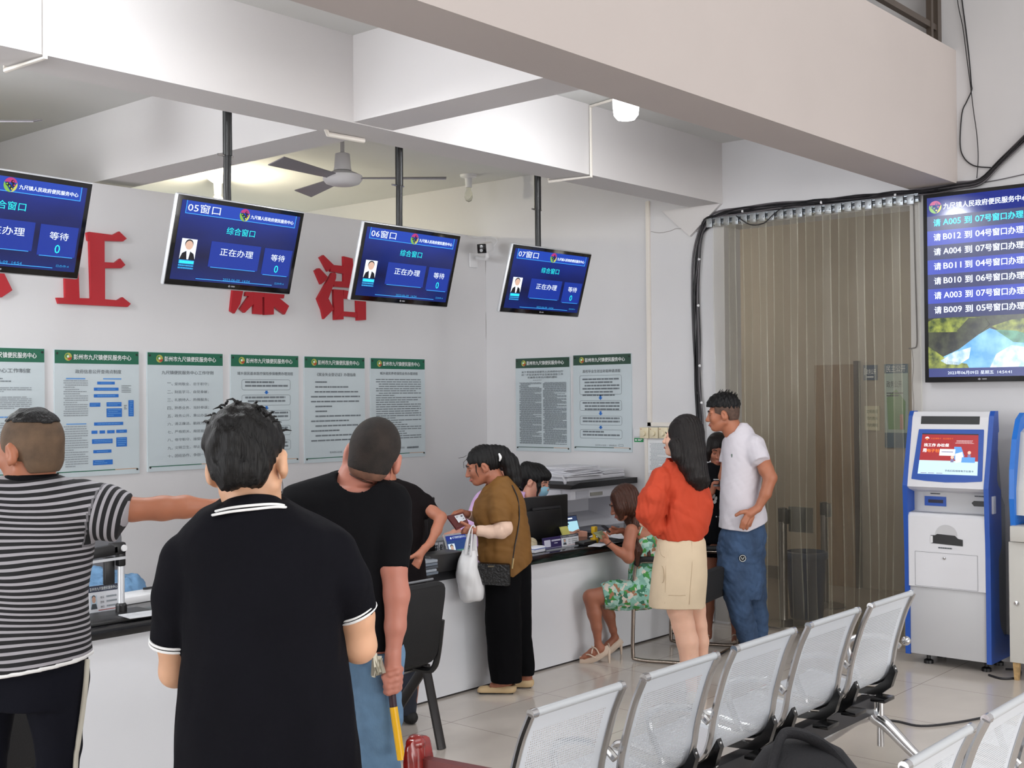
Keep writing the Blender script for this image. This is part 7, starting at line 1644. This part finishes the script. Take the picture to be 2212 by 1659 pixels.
for ln in ([(1494, 1170), (1495, 1220), (1491, 1270), (1489, 1306)], [(1440, 1165), (1438, 1240), (1436, 1304)], [(1412, 1256), (1432, 1258), (1431, 1224), (1414, 1222)], [(1407, 1282), (1436, 1285), (1480, 1286), (1522, 1276)], [(1424, 1176), (1428, 1198), (1436, 1204)], [(1422, 1166), (1470, 1168), (1520, 1163)]): m.tube([f.surf(x, y, [skl], off=.0025) for x, y in ln], .0018, 5, smooth=4)
f.mb('skirt_seams', m, SEAM, sk)
f.hair([((-.022, 0, .034), (.109, .089, .097)), ((-.055, 0, -.02), (.07, .08, .09))], HBB, cuts=[lambda p: p[:, 0] - .066 - .2 * np.maximum(p[:, 2], 0), lambda p: (.0 - p[:, 2]) * (p[:, 0] > .045) - 1 * (p[:, 0] <= .045)], sp=[f.limb([(1484, 930, -.02, 36), (1490, 970, -.05, 33), (1496, 1005, -.08, 29), (1506, 1030, -.1, 22), (1510, 1048, -.1, 13)], k=.02), f.limb([(1458, 960, -.09, 14), (1464, 985, -.1, 12), (1470, 1000, -.1, 7)], k=.02), f.limb([(1492, 1010, -.11, 16), (1492, 1034, -.12, 9)], k=.02), f.limb([(1516, 1010, -.06, 12), (1524, 1040, -.09, 9), (1526, 1052, -.09, 3)], k=.02)], disp=lambda P: .0022 * np.sin(P @ NV([300, 180, 10]) + 2 * np.sin(P[:, 2] * 7)))
IVS = mat('ivory shoe', (214, 204, 188), .4)
for x, d in ((1499, -.05), (1517, .06)): f.shoe('shoe', (x - 6, f.fpy(d - .06)), (x + 3, f.fpy(d + .14)), IVS, .04, .07, d - .06, d + .14)

# ---- the woman in black behind
f = Person(8.5, .0055); f.sethead(1551, 971, .0, 264, -14, 0, .212); fy_ = f.fpy()
hn = f.limb([(1538, 1062, -.17, 6), (1542, 1052, -.19, 6.5)], k=.01) + f.limb([(1566, 1062, -.17, 6), (1558, 1053, -.19, 6)], k=.01)
for i in range(4): hn += f.limb([(1538 + i * 2.6, 1050, -.2, 3), (1540 + i * 3, 1044, -.21, 2.7), (1543 + i * 3, 1041, -.2, 2.4)], k=.003) + f.limb([(1560 - i, 1052 + i * 2, -.2, 2.8), (1553 - i, 1048 + i * 2.4, -.21, 2.5)], k=.003)
f.body([f.limb([(1553, 990, .01, 16), (1553, 1016, .02, 17)]), f.loft([(1006, 1552, 32, .02, 18), (1050, 1550, 34, .02, 26), (1130, 1548, 30, .02, 26), (1180, 1546, 32, .02, 28)]), f.limb([(1528, 1030, 0, 12), (1522, 1080, -.06, 10), (1538, 1062, -.17, 6.5)]), f.limb([(1580, 1030, 0, 12), (1586, 1080, -.06, 10), (1566, 1062, -.17, 6.5)]), hn, f.limb([(1536, 1180, 0, 16), (1533, 1262, -.02, 13), (1531, 1315, .0, 11.5), (1531, 1365, 0, 6.5), (1530, 1374, 0, 7), (1524, 1384, -.08, 5.5)]), f.limb([(1562, 1180, 0, 16), (1576, 1262, -.02, 13), (1583, 1310, .0, 11.5), (1588, 1362, 0, 6.5), (1588, 1372, 0, 7), (1586, 1383, -.1, 6)])], SKC, 'person in a black T-shirt and shorts looking down at a phone', h=.0045)
f.face(EYED, True, True, True)
ts = [f.loft([(1000, 1552, 22, .02, 20), (1008, 1552, 34, .02, 26), (1024, 1551, 38, .02, 30), (1070, 1549, 36, .02, 34), (1124, 1548, 36, .02, 34)]), f.limb([(1526, 1030, 0, 15), (1522, 1058, -.03, 14)], True), f.limb([(1580, 1030, 0, 15), (1584, 1058, -.03, 14)], True)]
sh = f.wear('t_shirt', ts, BLKT, disp=wrinkle(81, .004, 1), sub=[f.limb([(1551, 990, -.08, 14), (1549, 1012, -.12, 10), (1550, 1018, -.12, 5)])])
m = MB()
for x, y, r in ((1542, 1072, 7), (1551, 1078, 8), (1546, 1084, 6), (1557, 1070, 4), (1548, 1116, 2.4), (1553, 1116, 2.4)): p = f.surf(x, y, ts, off=.001); m.ell(p, (r * f.k, .003, r * f.k * .8), 8)
f.mb('white_print', m, mat('white shirt print', (206, 206, 206), .8), sh)
f.wear('shorts', [f.loft([(1112, 1547, 34, .02, 33), (1140, 1546, 36, .02, 36), (1170, 1547, 36, .02, 34)]), f.limb([(1535, 1160, .0, 19), (1533, 1202, 0, 18)], True), f.limb([(1562, 1160, .0, 19), (1567, 1202, 0, 18)], True)], BLKT, disp=wrinkle(82, .003, 1))
f.hair([((-.02, 0, .034), (.109, .088, .097)), ((-.06, 0, -.04), (.06, .08, .09))], HBB, cuts=[lambda p: p[:, 0] - .09, lambda p: (.04 - p[:, 2] - .5 * np.abs(p[:, 1])) * (p[:, 0] > .03) - 1 * (p[:, 0] <= .03)], sp=[f.limb([(1536, 950, -.05, 8), (1531, 975, -.04, 7), (1530, 994, -.03, 4)], k=.02), f.limb([(1570, 950, -.05, 8), (1575, 975, -.04, 7), (1576, 994, -.03, 4)], k=.02)])
for x, d in ((1525, -.05), (1587, -.07)):
    m = MB(); y0 = f.fpy(d); a = f.X(x + 2, y0, d + .07); b = f.X(x, y0, d - .1); m.tube([a + NV([0, 0, .03]), (a + b) / 2 + NV([0, 0, .012]), b + NV([0, 0, .012])], .011, 8, smooth=4, flat=2.6); r = f.mb('sandal', m, CREAM)
    m = MB(); [m.tube([f.X(x - 6, y0 - yy, d - .02 * k), f.X(x, y0 - yy - 4, d - .03 * k - .03), f.X(x + 7, y0 - yy, d - .02 * k)], .006, 6, smooth=3) for k, yy in ((1, 6), (-1, 20))]; f.mb('sandal_straps', m, CREAM, r)
ph = carried('phone', 'black phone held by the woman in black behind the white T-shirt', 'phone', f, 1549, 1045, -.22); cobj(f, 'body', MB().prism([f.X(1541, 1037, -.17), f.X(1560, 1037, -.17), f.X(1561, 1048, -.23), f.X(1541, 1048, -.23)], (0, -.003, -.008)), mat('dark phone', (40, 40, 46), .15), ph); cobj(f, 'screen_edge', MB().tube([f.X(1541, 1035.5, -.17), f.X(1560, 1036, -.17)], .003, 6), WHT, ph)

# ---- the man in the white T-shirt
f = Person(8.2, .005); f.sethead(1562, 893, .0, 168, -6, 0, .235); fy_ = f.fpy()
WTS = mat('white jersey', (206, 201, 208), .8, bump=.08, bscale=200)
hn = [f.limb([(1637, 1098, -.19, 8), (1618, 1110, -.2, 10)], k=.012)]
for p in ([(1612, 1105, -.21, 5), (1600, 1107, -.22, 4.2), (1590, 1113, -.21, 3.6)], [(1612, 1114, -.21, 4.6), (1604, 1126, -.22, 4), (1600, 1139, -.21, 3.4)], [(1617, 1117, -.21, 4.6), (1610, 1131, -.22, 4), (1606, 1142, -.21, 3.4)], [(1622, 1118, -.2, 4.6), (1616, 1132, -.21, 4), (1613, 1142, -.2, 3.4)], [(1626, 1117, -.2, 4.2), (1622, 1128, -.2, 3.6), (1620, 1136, -.19, 3)]): hn.append(f.limb(p, k=.003))
legs = f.limb([(1584, 1180, -.04, 22), (1596, 1300, -.04, 20), (1620, 1395, -.02, 13)]) + f.limb([(1622, 1180, .06, 22), (1632, 1300, .06, 20), (1642, 1388, .08, 13)])
f.body([f.limb([(1574, 912, .01, 21), (1592, 948, .0, 22)]), f.loft([(950, 1598, 30, 0, 26), (1000, 1602, 36, 0, 36), (1060, 1598, 36, 0, 36), (1150, 1604, 42, 0, 38)]), f.limb([(1640, 975, -.08, 18), (1655, 1015, -.16, 15.5), (1664, 1032, -.18, 14), (1654, 1066, -.19, 12), (1637, 1098, -.19, 8)]), hn, f.limb([(1580, 975, .12, 18), (1566, 1030, .14, 14), (1570, 1080, .1, 9)]), f.hand(f.X(1570, 1080, .1), (.1, -.2, -1), (-1, 0, 0), .18, .5), legs], SKB, 'person in a white T-shirt and jeans, hand on hip, facing left', h=.0045)
f.face(EYED, True, True)
tp = [f.loft([(915, 1604, 8, .0, 16), (924, 1601, 21, .0, 24), (938, 1599, 31, 0, 32), (955, 1601, 36, 0, 38), (985, 1603, 41, 0, 43), (1025, 1601, 42, 0, 44), (1062, 1599, 43, 0, 45), (1100, 1604, 48, 0, 48), (1150, 1607, 53, 0, 50)], 2.2), f.limb([(1628, 962, -.08, 24), (1637, 984, -.13, 21), (1643, 998, -.16, 19.5)], True, k=.02), f.limb([(1582, 960, .1, 22), (1572, 1000, .13, 18)], True, k=.02)]
tee = f.wear('t_shirt', tp, WTS, disp=wrinkle(91, .0045, .8, .5), cuts=[f.plane((1560, 1140), (1605, 1143)), f.plane((1605, 1143), (1660, 1122))], sub=[f.limb([(1572, 912, -.01, 20), (1588, 942, -.0, 20)])])
p = f.surf(1582, 985, tp, off=.001); f.mb('chest_logo', MB().ell(p, (.008, .002, .012), 8).ell(p + NV([-.004, -.001, .008]), (.006, .002, .006), 8), mat('green grey logo', (96, 110, 104), .7), tee)
f.hair([((-.014, 0, .032), (.1, .0785, .093)), ((-.05, 0, -.02), (.054, .063, .054))], mat('faded sides', (84, 64, 54), .85, noise=.3, nscale=60), 'hair_fade', cuts=[lambda p: p[:, 0] - .052, lambda p: (-.012 - p[:, 2]) * (p[:, 0] > -.035) - 1 * (p[:, 0] <= -.035), lambda p: -.05 - p[:, 2]])
f.hair([((-.008, 0, .056), (.112, .082, .086))], HB, 'hair', cuts=[lambda p: .044 + .3 * p[:, 0] * (p[:, 0] < 0) + .1 * p[:, 0] * (p[:, 0] > 0) - p[:, 2], lambda p: p[:, 0] - .102], disp=lambda P: .003 * np.sin(P @ NV([200, 90, 30])) + .002 * np.sin(P @ NV([330, 100, -200])))
m = MB(); rn = random.Random(9)
for i in range(24): a = NV([rn.uniform(-.1, .02), rn.uniform(-.05, .05), .115 + rn.uniform(-.02, .012)]); a[2] = .056 + .084 * math.sqrt(max(.05, 1 - (a[0] / .112) ** 2 - (a[1] / .085) ** 2)); m.tube([f.hpt(a), f.hpt(a + NV([-.004, rn.uniform(-.008, .008), .014])), f.hpt(a + NV([-.012, rn.uniform(-.012, .012), .024]))], [.004, .0028, .0008], 5)
f.mb('hair_tufts', m, HB)
jp = [f.loft([(1112, 1606, 38, 0, 34), (1135, 1606, 43, 0, 39), (1155, 1604, 49, 0, 45), (1190, 1601, 50, 0, 46), (1240, 1602, 48, 0, 44), (1290, 1604, 40, 0, 38)]), f.limb([(1580, 1220, -.05, 30), (1588, 1270, -.06, 28), (1600, 1320, -.05, 25), (1622, 1400, -.02, 19)], True, k=.012), f.limb([(1622, 1220, .06, 30), (1626, 1280, .06, 28), (1632, 1330, .06, 25), (1642, 1396, .08, 19)], True, k=.012)]
jn = f.wear('jeans', jp, JEAN2, disp=wrinkle(92, .007, 1.1, 1.0))
p = f.surf(1604, 1206, jp, off=.002); m = MB().lathe([(.026, 0), (.026, .003)], p, 20, (0, -1, 0)); bd = f.mb('jeans_badge', m, mat('badge dark', (22, 22, 26), .7), jn); m = MB().tube([p + NV([.021 * math.cos(a), -.0045, .021 * math.sin(a)]) for a in np.linspace(0, 6.3, 20)], .0016, 5).tube([p + NV([-.01, -.0045, .006]), p + NV([0, -.0045, -.008]), p + NV([.01, -.0045, .008])], .002, 5); f.mb('badge_stitching', m, WHT, bd)
m = MB(); m.tube([f.surf(x, y, jp, off=.002) for x, y in ((1638, 1146), (1652, 1144), (1654, 1172), (1640, 1176), (1638, 1146))], .002, 5); f.mb('pocket_stitching', m, mat('pale stitching', (120, 140, 160), .8), jn)
f.shoe('shoe', (1634, f.fpy(-.03)), (1606, f.fpy(.0)), WHITEB, .042, .065, -.03, .0); f.shoe('shoe', (1654, f.fpy(.1)), (1628, f.fpy(.14)), WHITEB, .042, .065, .1, .14)

# ---- the blue jacket over the office chair
f = Person(6.3, .006)
BJ = mat('blue denim jacket cloth', (96, 132, 166), .85, noise=.2, nscale=8)
V, Q = f.mesh([f.limb([(185, 1262, .05, 26), (240, 1264, .05, 28), (285, 1272, .05, 25), (306, 1288, .05, 15)], k=.03), f.limb([(190, 1245, .03, 14), (216, 1240, .03, 14)], k=.02), f.limb([(200, 1282, .05, 26), (282, 1288, .05, 22)], k=.03)], disp=wrinkle(99, .012, 1.4, 1))
o = f.add('jacket', V, Q, BJ); tag(o, 'blue denim jacket heaped over the grey chair behind the counter', 'jacket')
